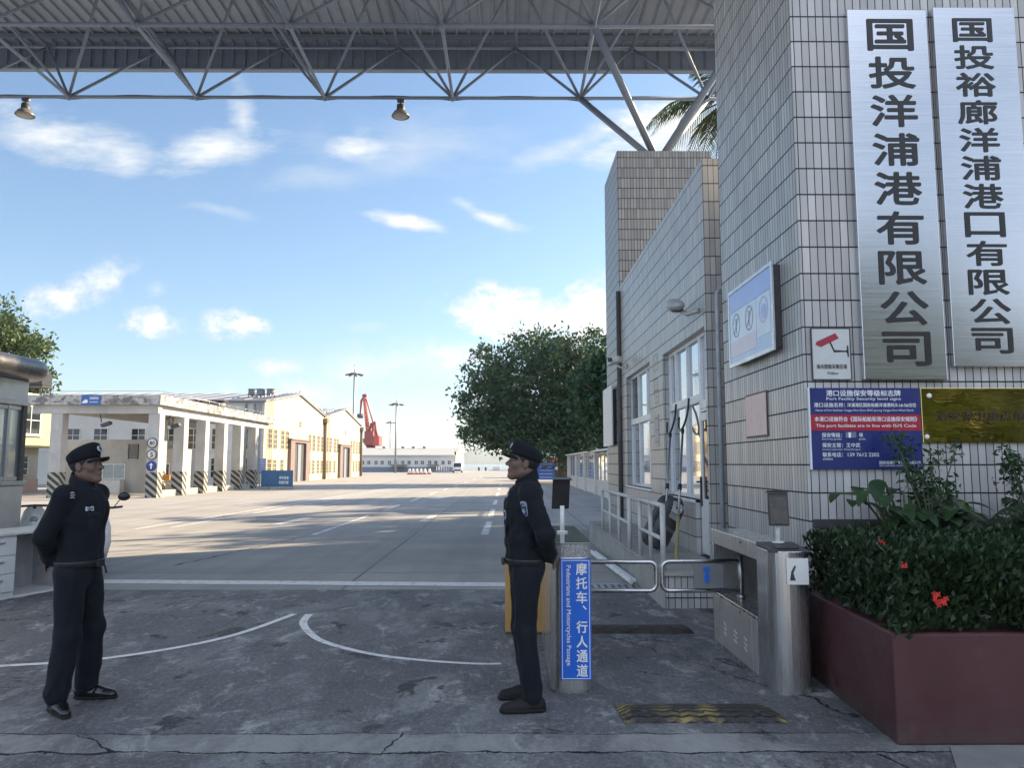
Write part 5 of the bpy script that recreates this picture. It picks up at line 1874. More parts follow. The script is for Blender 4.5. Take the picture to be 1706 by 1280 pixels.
def simple_window(parent, x0, x1, z0, z1, y, nx=2, nz=3, fr=WHITE_WORN, gl=GLASSD, d=0.05, axis='y', name='window'):
    """Framed window proud of a wall: axis y looks to -Y, axis x looks to +X (x0,x1 are then Y values)."""
    mb = MB()
    b0 = 0.05

    def bb(a0, c0, a1, c1, e0, e1):
        if axis == 'y':
            mb.boxb(a0, y - e1, c0, a1, y - e0, c1)
        else:
            mb.boxb(y + e0, a0, c0, y + e1, a1, c1)
    bb(x0, z0, x0 + b0, z1, 0.003, d)
    bb(x1 - b0, z0, x1, z1, 0.003, d)
    bb(x0 + b0, z0, x1 - b0, z0 + b0, 0.003, d)
    bb(x0 + b0, z1 - b0, x1 - b0, z1, 0.003, d)
    for i in range(1, nx):
        q = x0 + (x1 - x0) * i / nx
        bb(q - .02, z0 + b0, q + .02, z1 - b0, 0.02, d - .008)
    for i in range(1, nz):
        q = z0 + (z1 - z0) * i / nz
        bb(x0 + b0, q - .02, x1 - b0, q + .02, 0.02, d - .012)
    o = mb.build(name, fr, parent, 0, True)
    p = MB()
    if axis == 'y':
        p.boxb(x0 + .01, y - .018, z0 + .01, x1 - .01, y - .006, z1 - .01)
    else:
        p.boxb(y + .006, x0 + .01, z0 + .01, y + .018, x1 - .01, z1 - .01)
    p.build('pane', gl, o, 0, True)
    return o


simple_window(t, -23.05, -21.75, 0.75, 1.62, 44.2, 2, 1, ALU, M('pale_glass', (0.30, 0.36, 0.38), 0.2, 0.1))
MB().boxb(-22.95, 43.6, 0, -21.75, 44.19, 0.72).build('counter', WHITE_WORN, t, 0.01, True)
mb = MB()
for i in range(7):
    mb.boxb(-21.6, 44.13, 1.95 + i * .12, -21.1, 44.17, 1.99 + i * .12)
mb.boxb(-21.64, 44.15, 1.9, -21.6, 44.19, 2.75).boxb(-21.1, 44.15, 1.9, -21.06, 44.19, 2.75)
mb.build('grille', DARK, t, 0, True)
simple_window(t, -20.0, -19.4, .9, 1.65, 44.6, 2, 1, ALU)

# yellow house
YWALL = M('yellow_plaster', (0.52, 0.46, 0.26), 0.85, 0, 0.05, 0.7, dirt=0.2, dirtcol=(0.45, 0.4, 0.25))
PINKW = M('pink_plaster', (0.62, 0.42, 0.36), 0.85, 0, 0.06, 1)
t = thing('yellow_house', 'two storey pale yellow house with white framed windows behind the left guard', 'house', (-30, 42, 0))
MB().boxb(-34, 36, 2.55, -27.4, 46.5, 5.5).build('upper_wall', YWALL, t, 0.01, True)
MB().boxb(-34, 36, 0.75, -27.9, 46.1, 2.547).build('lower_wall', M('cream_lower_plaster', (0.52, 0.50, 0.42), 0.85, 0, 0.06, 0.7), t, 0.01, True)
MB().boxb(-34, 36, 0, -27.85, 46.15, 0.747).build('plinth', PINKW, t, 0.01, True)
MB().boxb(-34, 36.2, 5.502, -27.7, 46.3, 5.72).build('roof', WHITE_WORN, t, 0.02, True)
simple_window(t, 43.4, 45.2, 3.3, 4.95, -27.4, 2, 2, WHITE, GLASSD, .06, 'x')
simple_window(t, 39.4, 41.2, 3.3, 4.95, -27.4, 2, 2, WHITE, GLASSD, .06, 'x')
simple_window(t, 43.5, 45.1, 0.95, 2.1, -27.9, 2, 3, WHITE_WORN, GLASSD, .06, 'x')
MB().boxb(-27.39, 43.2, 3.2, -27.25, 45.4, 3.27).boxb(-27.39, 39.2, 3.2, -27.25, 41.4, 3.27).build('sill', WHITE_WORN, t, 0.004, True)
t = thing('roof_tank', 'black box on thin legs standing on the roof behind the kiosk', 'roof tank', (-28.0, 45.6, 5.72))
mb = MB()
for (x, y) in ((-.9, -.5), (.6, -.5), (-.9, .5), (.6, .5)):
    mb.tube([(x, y, -.2), (x, y, .42)], .035, 6)
mb.boxb(-1.0, -.55, .42, .7, .55, .48)
mb.build('stand', DARK, t)
MB().boxb(-.55, -.5, .5, .65, .5, 1.25).build('box', BLACK, t, 0.03)

# ------------------------------------------------------------------ warehouses with gables to the road
CREAMW = M('cream_plaster', (0.50, 0.44, 0.31), 0.85, 0, 0.05, 0.4, dirt=0.12, dirtcol=(0.5, 0.42, 0.28))
GREYW = M('pale_grey_plaster', (0.56, 0.56, 0.55), 0.85, 0, 0.08, 0.5, dirt=0.3, dirtcol=(0.33, 0.33, 0.32))
ROOFM = M('blue_grey_roof', (0.20, 0.22, 0.26), 0.5, 0.1, 0.1, 0.8)
BROWN = M('brown_steel', (0.17, 0.12, 0.11), 0.6, 0, 0.15, 2)
DOORD = M('dark_door', (0.035, 0.037, 0.045), 0.6, 0, 0.3, 2)
GX = -19.5


def warehouse(label, y0, y1, side_windows):
    ym = (y0 + y1) / 2
    t = thing('warehouse', label, 'warehouse', (-45, ym, 0), 0, 'warehouses with gables to the road')
    MB().prism([(y0, 0), (y1, 0), (y1, 6.55), (ym, 7.95), (y0, 6.55)], 0, -70, GX).build('wall', GREYW, t, 0, True)
    MB().prism([(y0 + .003, 0), (y1 - .003, 0), (y1 - .003, 6.545), (ym, 7.945), (y0 + .003, 6.545)], 0, GX + .002, GX + .06).build('gable_wall', CREAMW, t, 0, True)
    rm = MB()
    for (a, za, c, zc) in ((y0 - .35, 6.56, ym, 8.02), (ym, 8.02, y1 + .3, 6.56)):
        rm.add([(-70.3, a, za), (GX + .25, a, za), (GX + .25, c, zc), (-70.3, c, zc), (-70.3, a, za + .14), (GX + .25, a, za + .14), (GX + .25, c, zc + .14), (-70.3, c, zc + .14)],
               [(0, 1, 2, 3), (4, 5, 6, 7), (0, 1, 5, 4), (1, 2, 6, 5), (2, 3, 7, 6), (3, 0, 4, 7)])
        for x in np.arange(-69, GX, 1.6):
            rm.add([(x - .03, a, za + .142), (x + .03, a, za + .142), (x + .03, c, zc + .142), (x - .03, c, zc + .142), (x, a, za + .2), (x, c, zc + .2)], [(0, 4, 5, 3), (4, 1, 2, 5)])
    rm.build('roof', ROOFM, t, 0, True)
    rl = MB()
    for s in (0, 1):
        a, za, c, zc = ((y0, 6.7, ym, 8.15), (ym, 8.15, y1, 6.7))[s]
        for k in range(9):
            q = k / 8
            y, z = a + (c - a) * q, za + (zc - za) * q
            rl.tube([(GX + .1, y, z), (GX + .1, y, z + .5)], .025, 5)
        rl.tube([(GX + .1, a, za + .3), (GX + .1, c, zc + .3)], .02, 5)
    rl.build('roof_railing', STEEL_DARK, t, 0, True)
    # door porch
    d0 = y0 + 6.9
    dp = MB().boxb(GX + .061, d0, 0, GX + .34, d0 + 1.3, 3.75).boxb(GX + .061, d0 + 5.2, 0, GX + .34, d0 + 6.6, 3.75).boxb(GX + .061, d0 + 1.3, 3.55, GX + .34, d0 + 5.2, 3.75).boxb(GX + .061, d0 - .2, 3.753, GX + .45, d0 + 6.8, 3.87)
    dd = dp.build('door', BROWN, t, 0, True)
    MB().boxb(GX + .062, d0 + 1.3, 0, GX + .12, d0 + 5.2, 3.55).build('door_leaf', DOORD, dd, 0, True)
    MB().boxb(GX + .13, d0 + 2.9, 0, GX + .18, d0 + 3.9, 3.4).build('door_leaf', M('faded_blue_door', (0.16, 0.19, 0.25), 0.6), dd, 0, True)
    ws_ = [y0 + q for q in (1.0, 2.5, 4.6, 6.0, 13.8, 15.4, 17.3, 18.9)]
    for y in ws_:
        low = d0 - 1.0 < y < d0 + 6.9
        simple_window(t, y, y + .95, 2.85, 4.5, GX + .06, 2, 4, CREAMW, M('dusty_glass', (0.075, 0.07, 0.06), 0.3), .05, 'x')
        if not low:
            simple_window(t, y, y + .95, .6, 2.0, GX + .06, 2, 4, CREAMW, M('dusty_glass', (0.075, 0.07, 0.06), 0.3), .05, 'x')
    simple_window(t, ym + .3, ym + .95, 5.0, 5.6, GX + .06, 1, 2, CREAMW, M('dusty_glass', (0.075, 0.07, 0.06), 0.3), .05, 'x')
    if side_windows:
        for x in (-21.4, -23.6, -25.6, -27.6, -30.0, -33.0, -35.2, -38.5, -41, -43.5):
            simple_window(t, x, x + 1.15, 2.75, 4.45, y0, 2, 3, WHITE_WORN, GLASSD, .06)
        for x in (-21.4, -23.6):
            simple_window(t, x, x + 1.15, .5, 2.1, y0, 2, 3, WHITE_WORN, GLASSD, .06)
        for x in (-29.1, -27.0):
            MB().boxb(x, y0 - .08, 0, x + 1.6, y0 - .003, 2.55).build('side_door', M('brown_door', (0.09, 0.065, 0.065), 0.6), t, 0.01, True)
        MB().boxb(-50, y0 - .06, 2.6, -19.6, y0 - .003, 2.66).build('string_course', GREYW, t, 0, True)
        mb = MB()
        for x in (-19.8, -20.2, -20.9):
            mb.tube([(x, y0 - .12, 0), (x, y0 - .12, 6.4)], .09, 8)
        mb.build('rain_pipe', M('pipe_grey', (0.20, 0.22, 0.24), 0.6), t, 0, True)
    mb = MB()
    mb.tube([(GX + .3, y0 + .9, .2), (GX + .3, y0 + .9, 7.0)], .03, 6).tube([(GX + .3, y0 + 1.4, .2), (GX + .3, y0 + 1.4, 7.0)], .03, 6)
    for z in np.arange(.5, 6.9, .4):
        mb.tube([(GX + .3, y0 + .9, z), (GX + .3, y0 + 1.4, z)], .02, 5)
    mb.build('ladder', M('ladder_paint', (0.35, 0.30, 0.22), 0.6), t, 0, True)
    MB().tube([(GX + .25, y1 - .1, 0), (GX + .25, y1 - .1, 6.0)], .16, 8).boxb(GX + .05, y1 - .45, 5.9, GX + .5, y1 + .2, 6.4).build('valley_pipe', M('rust_pipe', (0.16, 0.12, 0.10), 0.7), t, 0, True)
    return t


warehouse('nearer cream warehouse gable with brown door porch and long blue grey roof', 61.6, 81.7, True)
warehouse('farther cream warehouse gable with brown door porch behind the nearer one', 81.9, 102.0, False)
t1 = thing('water_tank', 'dark water tank on legs, leftmost of three on the warehouse roof', 'water tank', (-21.6, 65, 7.05), 0, 'water tanks on the warehouse roof')
MB().lathe([(.34, .35), (.36, .38), (.32, .8), (.3, .84)], n=16).lathe([(.40, .84), (.40, .88)], n=16).build('tank', M('tank_grey', (0.16, 0.18, 0.2), 0.6), t1)
mb = MB()
for a in range(4):
    mb.tube([(.3 * cos(a * pi / 2 + .4), .3 * sin(a * pi / 2 + .4), -.3), (.3 * cos(a * pi / 2 + .4), .3 * sin(a * pi / 2 + .4), .37)], .03, 6)
mb.build('legs', DARK, t1)
for (x, l_) in ((-20.7, 'dark water tank on legs, middle one of three on the warehouse roof'), (-19.85, 'dark water tank on legs, at the gable corner of the warehouse roof')):
    dup(t1, (x, 64.4, 7.0), 0, l_)
t1 = thing('roof_fan', 'small dark tank on the canopy roof, left one of two', 'roof tank', (-20.3, 50, 4.93), 0, 'small tanks on the canopy roof')
MB().lathe([(.55, .28), (.55, .62), (.4, .7)], n=14).build('tank', M('tank_grey', (0.16, 0.18, 0.2), 0.6), t1)
MB().lathe([(.72, .72), (.72, .76)], n=14).tube([(-.4, 0, 0), (-.4, 0, .3)], .05, 6).tube([(.4, 0, 0), (.4, 0, .3)], .05, 6).build('stand', DARK, t1)
dup(t1, (-18.9, 50, 4.93), 0, 'small dark tank on the canopy roof, right one of two')

# blue barrier board and standing sign at the canopy end
t = thing('barrier_board', 'blue painted barrier board with two rows of white characters at the road edge', 'barrier', (-14.9, 50.4, 0))
MB().boxb(-15.95, 50.35, .14, -13.95, 50.43, 1.15).build('board', M('barrier_blue', (0.03, 0.13, 0.30), 0.5, 0, 0.15, 3), t, 0.01, True)
MB().boxb(-15.97, 50.33, .14, -15.93, 50.45, 1.2).boxb(-13.97, 50.33, .14, -13.93, 50.45, 1.2).boxb(-15.93, 50.33, 1.15, -13.97, 50.45, 1.2).boxb(-15.0, 50.33, .14, -14.95, 50.345, 1.15).build('frame', M('frame_blue', (0.05, 0.12, 0.22), 0.5), t, 0, True)
MB().boxb(-16.0, 50.1, 0, -15.5, 50.7, .13).build('foot', CONC, t, 0.03, True)
MB().boxb(-14.9, 50.1, 0, -13.95, 50.7, .13).build('foot', CONC, t, 0.03, True)
rt = t.matrix_basis.inverted()
text('lettering', '停车检查', WINK, t, 1, rt @ frame_front(-14.5, 50.35, .72), width=.62, height=.2, bold=.02, depth=.004)
text('lettering', '限速行驶', WINK, t, 1, rt @ frame_front(-14.5, 50.35, .42), width=.62, height=.2, bold=.02, depth=.004)
t = thing('standing_sign', 'tall pale blue information sign beside the blue barrier board', 'sign', (-16.5, 52.3, 0))
MB().boxb(-16.75, 52.28, .95, -16.3, 52.32, 2.0).build('panel', M('pale_blue_sign', (0.18, 0.28, 0.62), 0.4), t, 0.005, True)
mb = MB()
for z in (1.15, 1.3, 1.45, 1.6, 1.75, 1.9):
    mb.boxb(-16.7, 52.272, z, -16.38, 52.279, z + .05)
mb.build('lines', WINK, t, 0, True)
MB().tube([(-16.7, 52.33, 0), (-16.7, 52.33, 2)], .025, 6).tube([(-16.35, 52.33, 0), (-16.35, 52.33, 2)], .025, 6).build('post', STEEL_DARK, t, 0, True)
t = thing('crowd_barrier', 'small silver crowd barrier standing between the striped columns', 'barrier', (-19.3, 47.2, 0))
mb = MB().tube([(-.6, 0, .2), (-.6, 0, 1.05), (.6, 0, 1.05), (.6, 0, .2), (-.6, 0, .2)], .022, 6)
for i in range(7):
    mb.tube([(-.45 + i * .15, 0, .2), (-.45 + i * .15, 0, 1.05)], .01, 5)
mb.tube([(-.5, -.25, 0), (-.5, 0, .2), (-.5, .25, 0)], .018, 5).tube([(.5, -.25, 0), (.5, 0, .2), (.5, .25, 0)], .018, 5)
mb.build('frame', STEEL, t)
t = thing('trestle', 'dark folding trestle on the ground in front of the checkpoint window', 'trestle', (-21.4, 39.5, 0))
MB().tube([(-.65, -.2, 0), (-.5, 0, .75), (-.35, -.2, 0)], .03, 6).tube([(.35, -.2, 0), (.5, 0, .75), (.65, -.2, 0)], .03, 6).tube([(-.5, 0, .72), (.5, 0, .72)], .03, 6).build('frame', BROWN, t)
t = thing('tricycle', 'orange and brown loader bicycle parked behind the first column', 'bicycle', (-18.35, 41.6, 0), radians(20))
OR = M('orange_paint', (0.5, 0.22, 0.04), 0.5, 0, 0.2, 5)
MB().boxb(-.55, -.3, .75, .25, .3, 1.05).build('tray', OR, t, 0.02)
MB().tube([(-.3, 0, .75), (.55, 0, .4)], .03, 6).tube([(.35, 0, 1.1), (.6, 0, .33)], .025, 6).tube([(.3, -.25, 1.12), (.3, .25, 1.12)], .02, 6).build('frame', OR, t)
for (x, y) in ((.62, 0), (-.3, -.33), (-.3, .33)):
    MB().lathe([(0.26, -.02), (0.31, 0), (0.26, .02)], (x, y, .31), 16, Matrix.Rotation(pi / 2, 3, 'X')).build('wheel', RUBBER, t)

# ------------------------------------------------------------------ far end of the port
t = thing('low_warehouse', 'long low grey warehouse across the far end of the road with a lit yellow gable', 'warehouse', (-25, 160, 0))
MB().boxb(-42, 150, 1.0, -10.3, 178, 3.2).build('wall', GREYW, t, 0, True)
MB().boxb(-42, 149.98, 0, -10.28, 178, .997).build('plinth', M('blue_grey_plinth', (0.16, 0.19, 0.24), 0.8), t, 0, True)
MB().prism([(150, 3.2), (178, 3.2), (164, 4.75)], 0, -42, -10.32).build('roof_mass', M('pale_roof', (0.42, 0.43, 0.42), 0.6), t, 0, True)
rm = MB()
rm.add([(-42, 149.6, 3.15), (-10.2, 149.6, 3.15), (-10.2, 164, 4.8), (-42, 164, 4.8), (-42, 149.6, 3.3), (-10.2, 149.6, 3.3), (-10.2, 164, 4.95), (-42, 164, 4.95)], [(0, 1, 2, 3), (4, 5, 6, 7), (0, 1, 5, 4), (1, 2, 6, 5), (2, 3, 7, 6), (3, 0, 4, 7)])
rm.build('roof', M('pale_roof', (0.42, 0.43, 0.42), 0.6), t, 0, True)
MB().prism([(150, 1.0), (178, 1.0), (178, 3.2), (172, 4.1), (164, 5.0), (156, 4.1), (150, 3.2)], 0, -10.298, -10.0).build('gable_wall', CREAMW, t, 0, True)
for i in range(7):
    for q in (0, 1.2):
        x = -28.4 + i * 2.6 + q
        simple_window(t, x, x + .72, 1.45, 2.25, 150, 2, 2, WHITE_WORN, GLASSD, .06)
MB().boxb(-22.5, 147.6, 1.25, -19.4, 149.97, 1.45).boxb(-15.4, 147.9, 1.3, -13.2, 149.97, 1.45).build('door_canopy', M('dark_canopy', (0.10, 0.12, 0.13), 0.7), t, 0, True)
for y in np.arange(152, 178, 4.0):
    pass
mb = MB()
for x in (-22, -19.8, -17.5, -26):
    mb.lathe([(.3, 4.6), (.3, 5.1), (.45, 5.15), (.45, 5.3)], (x, 163, 0), 8)
mb.build('roof_vent', STEEL_DARK, t, 0, True)


def mast(label, x, y, h):
    t = thing('light_mast', label, 'light mast', (x, y, 0), 0, 'tall light masts in the port')
    MB().tube([(0, 0, 0), (0, 0, h)], [.20, .11], 10).build('pole', M('mast_grey', (0.22, 0.24, 0.26), 0.5, 0.2), t)
    MB().lathe([(.3, h - .2), (.6, h - .2), (.6, h - .05), (.3, h)], n=14).tube([(0, 0, h), (0, 0, h + 1.2)], .06, 6).build('crown_ring', STEEL_DARK, t)
    mb = MB()
    for k in range(8):
        a = k * pi / 4
        mb.box((1.0 * cos(a), 1.0 * sin(a), h - .3), (.75, .35, .16), Matrix.Rotation(a, 3, 'Z') @ Matrix.Rotation(radians(15), 3, 'Y'))
    mb.build('lamp_heads', DARK, t)


mast('tallest looking light mast rising behind the cream warehouse gable', -23.2, 116, 15.4)
mast('light mast standing before the low grey warehouse', -20.1, 139, 12.6)
mast('more distant light mast left of the mast before the low warehouse', -33.4, 220, 13.6)

RC = M('crane_red', (0.42, 0.06, 0.05), 0.55, 0, 0.12, 0.6)
RC2 = M('crane_dark_red', (0.22, 0.035, 0.035), 0.6, 0, 0.12, 0.6)
t = thing('port_crane', 'red slewing portal crane with raised jib behind the low warehouse', 'crane', (-38.0, 230, 0))


def CP(px, py, dy=0.0):
    c = at(px, py, 230 + dy)
    return (c.x + 38.0, dy, c.z)


mb = MB()
for (a, c_, r) in (((612, 765), (607, 664), 1.15), ((623, 706), (609, 664), .5), ((624, 706), (610, 664), .5)):
    pass
mb = MB()
A_, B_ = (CP(612, 728), CP(616.5, 728)), (CP(605.5, 662), CP(607.5, 662))
for s_ in (0, 1):
    for dy_ in (-.9, .9):
        mb.tube([(A_[s_][0], dy_, A_[s_][2]), (B_[s_][0], dy_ * .5, B_[s_][2])], .16, 6)
for k in range(12):
    q0, q1 = k / 12, (k + 1) / 12
    P_ = lambda s_, q, y: (A_[s_][0] * (1 - q) + B_[s_][0] * q, y * (1 - .5 * q), A_[s_][2] * (1 - q) + B_[s_][2] * q)
    for y_ in (-.9, .9):
        mb.tube([P_(k % 2, q0, y_), P_(1 - k % 2, q1, y_)], .09, 5)
        mb.tube([P_(0, q1, y_), P_(1, q1, y_)], .08, 5)
    mb.tube([P_(0, q0, -.9), P_(0, q1, .9)], .08, 5).tube([P_(1, q0, -.9), P_(1, q1, .9)], .08, 5)
mb.build('jib', RC, t)
MB().tube([CP(621.5, 704), CP(609.5, 664)], .22, 6).tube([CP(621.5, 704, 1.5), CP(609.5, 664, .8)], .22, 6).build('tie_rod', RC, t)
MB().tube([CP(609, 659), CP(602, 668), CP(600, 690)], [.5, .35, .2], 6).tube([CP(604, 660), CP(611, 659)], .55, 6).build('jib_nose', RC2, t)
MB().tube([CP(600, 690), CP(600, 697)], .9, 8).tube([CP(602, 668), CP(600, 690)], .12, 5).build('hook', DARK, t)
MB().tube([CP(613, 745), CP(619, 706)], [.8, .4], 6).tube([CP(621, 740), CP(622, 706)], [.5, .4], 6).tube([CP(629, 735), CP(624.5, 705)], [.5, .3], 6).tube([CP(617, 708), CP(626, 704)], .45, 6).tube([CP(615, 728), CP(628, 728)], .4, 6).tube([CP(617, 718), CP(627, 718)], .3, 6).build('gantry_frame', RC2, t)
c0, c1_ = CP(610, 726), CP(634, 742)
MB().boxb(c0[0], -3, c1_[2], c0[0] + 2.6, 3, c0[2] + 1.2).build('cab_block', RC2, t, .1)
c0 = CP(623, 727)
MB().boxb(c0[0], -2.6, c1_[2] - .2, c1_[0], 3, c0[2]).build('machine_house', RC, t, .1)
c0 = CP(601, 731)
MB().boxb(c0[0], -1, CP(0, 738)[2], c0[0] + 1.6, 1, c0[2]).build('driver_cab', M('cab_grey', (0.14, 0.16, 0.18), 0.5), t, .05)
MB().tube([CP(618, 766), CP(618, 742)], [1.5, 1.3], 10).build('slew_column', RC2, t)
mb = MB()
for (sx, sy) in ((-4, -4), (4, -4), (-4, 4), (4, 4)):
    q = CP(618, 762)
    mb.tube([(q[0] + sx * .4, sy * .4, q[2]), (q[0] + sx, sy, 0)], .5, 6)
q = CP(618, 752)
mb.boxb(q[0] - 3.6, -3, q[2] - .3, q[0] + 3.6, 3, q[2])
mb.build('portal_legs', RC2, t)

# red and white barriers, van, cars
BW, BR_ = M('barrier_white', (0.7, 0.68, 0.66), 0.5), M('barrier_red', (0.4, 0.06, 0.04), 0.5)
t0 = thing('jersey_barrier', 'white water barrier with red foot, leftmost of the row before the low warehouse', 'barrier', (-14.9, 118, 0), 0, 'white barriers with red feet')
MB().prism([(-.3, 0), (.3, 0), (.3, .22), (-.3, .22)], 1, -.35, .35).build('foot', BR_, t0, .02)
MB().prism([(-.26, .22), (.26, .22), (.1, .85), (-.1, .85)], 1, -.35, .35).build('body', BW, t0, .02)
for i, l_ in enumerate(('second', 'third', 'fourth', 'fifth')):
    dup(t0, (-14.9 + .55 * (i + 1), 118 + .5 * i, 0), 0, 'white barrier with red foot, %s from left in the row of six' % l_)
dup(t0, (-12.1, 120.5, 0), 0, 'white water barrier with red foot, rightmost of the row before the low warehouse')
t = thing('fence_panels', 'white fence panels standing beside the white van far down the road', 'fence', (-11.5, 138, 0))
mb = MB()
for i in range(5):
    x = -.9 + i * .45
    mb.tube([(x - .2, 0, 0), (x - .2, 0, 1.15), (x + .2, 0, 1.15), (x + .2, 0, 0)], .05, 5).tube([(x - .2, 0, .5), (x + .2, 0, .7)], .04, 5)
mb.build('panel', BW, t)


def van(label, loc, rz, paint, w=1.65, l=4.2, h=1.9):
    """Heads along local -y."""
    t = thing('parked_van', label, 'van', loc, rz)
    prof = [(-l / 2, .35), (-l / 2, .85), (-l / 2 + .25, 1.0), (-l / 2 + .95, h - .08), (-l / 2 + 1.3, h), (l / 2 - .15, h - .02), (l / 2, h - .35), (l / 2, .35)]
    MB().prism(prof, 0, -w / 2, w / 2).build('body', paint, t, .07, seg=3)
    MB().add([(-w * .42, -l / 2 + .25, 1.05), (w * .42, -l / 2 + .25, 1.05), (w * .38, -l / 2 + .84, h - .18), (-w * .38, -l / 2 + .84, h - .18)], [(0, 1, 2, 3)]).build('windscreen', GLASSD, t, fixn=False)
    for s in (-1, 1):
        MB().boxb(s * w / 2 - .006, -l / 2 + 1.2, 1.1, s * w / 2 + .006, l / 2 - .3, h - .25).build('side_window', GLASSD, t)
        MB().boxb(s * w * .36 - .16, -l / 2 - .02, .68, s * w * .36 + .16, -l / 2 + .02, .84).build('headlight', LAMPG, t, .02)
        for y in (-l / 2 + .75, l / 2 - .8):
            MB().lathe([(.2, -.09), (.31, -.08), (.31, .08), (.2, .09)], (s * (w / 2 - .08), y, .31), 16, Matrix.Rotation(pi / 2, 3, 'Y')).build('wheel', RUBBER, t)
    MB().boxb(-w * .3, -l / 2 - .025, .45, w * .3, -l / 2 + .01, .62).build('grille', DARK, t)
    MB().boxb(-w / 2 + .02, -l / 2 - .06, .30, w / 2 - .02, -l / 2 - .002, .44).build('bumper', DARK, t, .02)
    return t


van('white van driving towards the gate far down the road', (-8.9, 139, 0), radians(2), M('van_white', (0.7, 0.71, 0.72), 0.3, 0, 0.03, 2))
van('dark car parked in the shade under the big tree', (3.4, 74, 0), radians(60), M('van_dark', (0.03, 0.03, 0.035), 0.25, 0, 0.03, 2), 1.7, 4.2, 1.45)
van('white and red bus parked behind the dark car under the big tree', (4.6, 92, 0), radians(70), M('bus_white', (0.6, 0.58, 0.56), 0.3, 0, 0.03, 2), 2.2, 6.5, 2.6)
van('red van parked behind the tree trunk at the road side', (7.6, 86, 0), radians(75), M('van_red', (0.35, 0.05, 0.05), 0.3, 0, 0.03, 2), 1.9, 5.0, 2.2)
t = thing('direction_board', 'blue board with rows of white lines and a white peak under the big tree', 'sign', (3.1, 62.3, 0))
MB().boxb(-.65, -.03, .35, .72, .03, 1.72).build('panel', M('direction_blue', (0.05, 0.13, 0.45), 0.4), t, .01)
mb = MB()
for z in (.5, .78, 1.06, 1.34, 1.55):
    mb.boxb(-.5, -.036, z, .55, -.031, z + .07)
mb.build('lines', M('dim_white', (0.4, 0.45, 0.55), 0.5), t)
MB().prism([(-.3, 1.73), (.1, 1.73), (-.1, 2.35)], 1, -.02, .02).build('peak', WHITE_WORN, t)
MB().tube([(-.6, .04, 0), (-.6, .04, 1.7)], .04, 6).tube([(.65, .04, 0), (.65, .04, 1.7)], .04, 6).build('post', STEEL_DARK, t)
o = MB().prism(rr_ring(1.2, 60.5, 9.5, 72, 2.0), 2, 0, .14).build('kerb', CONC, None, .02)
struct(o)

# boat on the water
t = thing('moored_boat', 'small dark boat moored on the water beyond the quay edge', 'boat', (-2.2, 196, -1.6))
MB().prism([(-2.5, 1.6), (2.7, 1.6), (2.1, .4), (-2.0, .4)], 1, -1, 1).build('hull', M('boat_hull', (0.10, 0.13, 0.13), 0.6), t, .1)
MB().boxb(-1.4, -.7, 1.6, .4, .7, 2.5).build('cabin', WHITE_WORN, t, .05)
for (x, l_) in ((-6.6, 'dark mooring post at the quay edge, left one of two'), (-5.0, 'dark mooring post at the quay edge, right one of two')):
    o = MB().lathe([(.22, 0), (.2, .5), (.3, .6), (.3, .75), (.1, .8)], n=10).build('mooring_post', DARK)
    o.location = (x, 180.5, 0)
    tag(o, l_, 'bollard', 'mooring posts on the quay')

# glass showcase along the pavement
t = thing('glass_showcase', 'long white showcase wall with glass display windows beyond the booth', 'showcase', (4.9, 41, 0))
SW = M('showcase_white', (0.60, 0.59, 0.56), 0.7, 0, 0.08, 1, dirt=0.3, dirtcol=(0.35, 0.33, 0.3))
mb = MB().boxb(4.75, 24, 0, 5.2, 59.6, .70).boxb(4.85, 24, .70, 5.2, 59.6, 2.1)
mb.build('wall', SW, t, 0.01, True)
MB().boxb(4.50, 23.8, 2.24, 5.3, 59.9, 2.33).build('coping', WHITE_WORN, t, .01, True)
MB().boxb(4.68, 24, .70, 4.848, 59.6, .76).build('ledge', WHITE_WORN, t, .006, True)
for i, y in enumerate((24.1, 29.6, 35.2, 40.8, 46.4, 52.0, 59.0)):
    MB().boxb(4.62, y, 0, 4.98, y + .5, 2.235).build('post', SW, t, .01, True)
for y in (24.7, 30.2, 35.8, 41.4, 47.0, 52.6):
    f = MB()
    for q in (0, 1.62, 3.24, 4.8):
        f.boxb(4.70, y + q, .80, 4.78, y + q + .07, 2.1)
    f.boxb(4.70, y, .765, 4.78, y + 4.87, .80).boxb(4.70, y, 2.1, 4.78, y + 4.87, 2.15)
    w = f.build('window', STEEL_DARK, t, 0, True)
    MB().boxb(4.735, y + .05, .8, 4.742, y + 4.8, 2.1).build('pane', GLASS, w, 0, True)
t = thing('metal_fence', 'tall rusty fence panels behind the glass showcase', 'fence', (6.4, 34, 0))
mb = MB()
for i in range(16):
    mb.tube([(6.4, 27 + i * .9, 0), (6.4, 27 + i * .9, 3.9)], .03, 5)
for z in (1.2, 2.6, 3.85):
    mb.tube([(6.4, 27, z), (6.4, 40.5, z)], .03, 5)
mb.build('bars', M('rust_bars', (0.16, 0.10, 0.08), 0.7), t, 0, True)
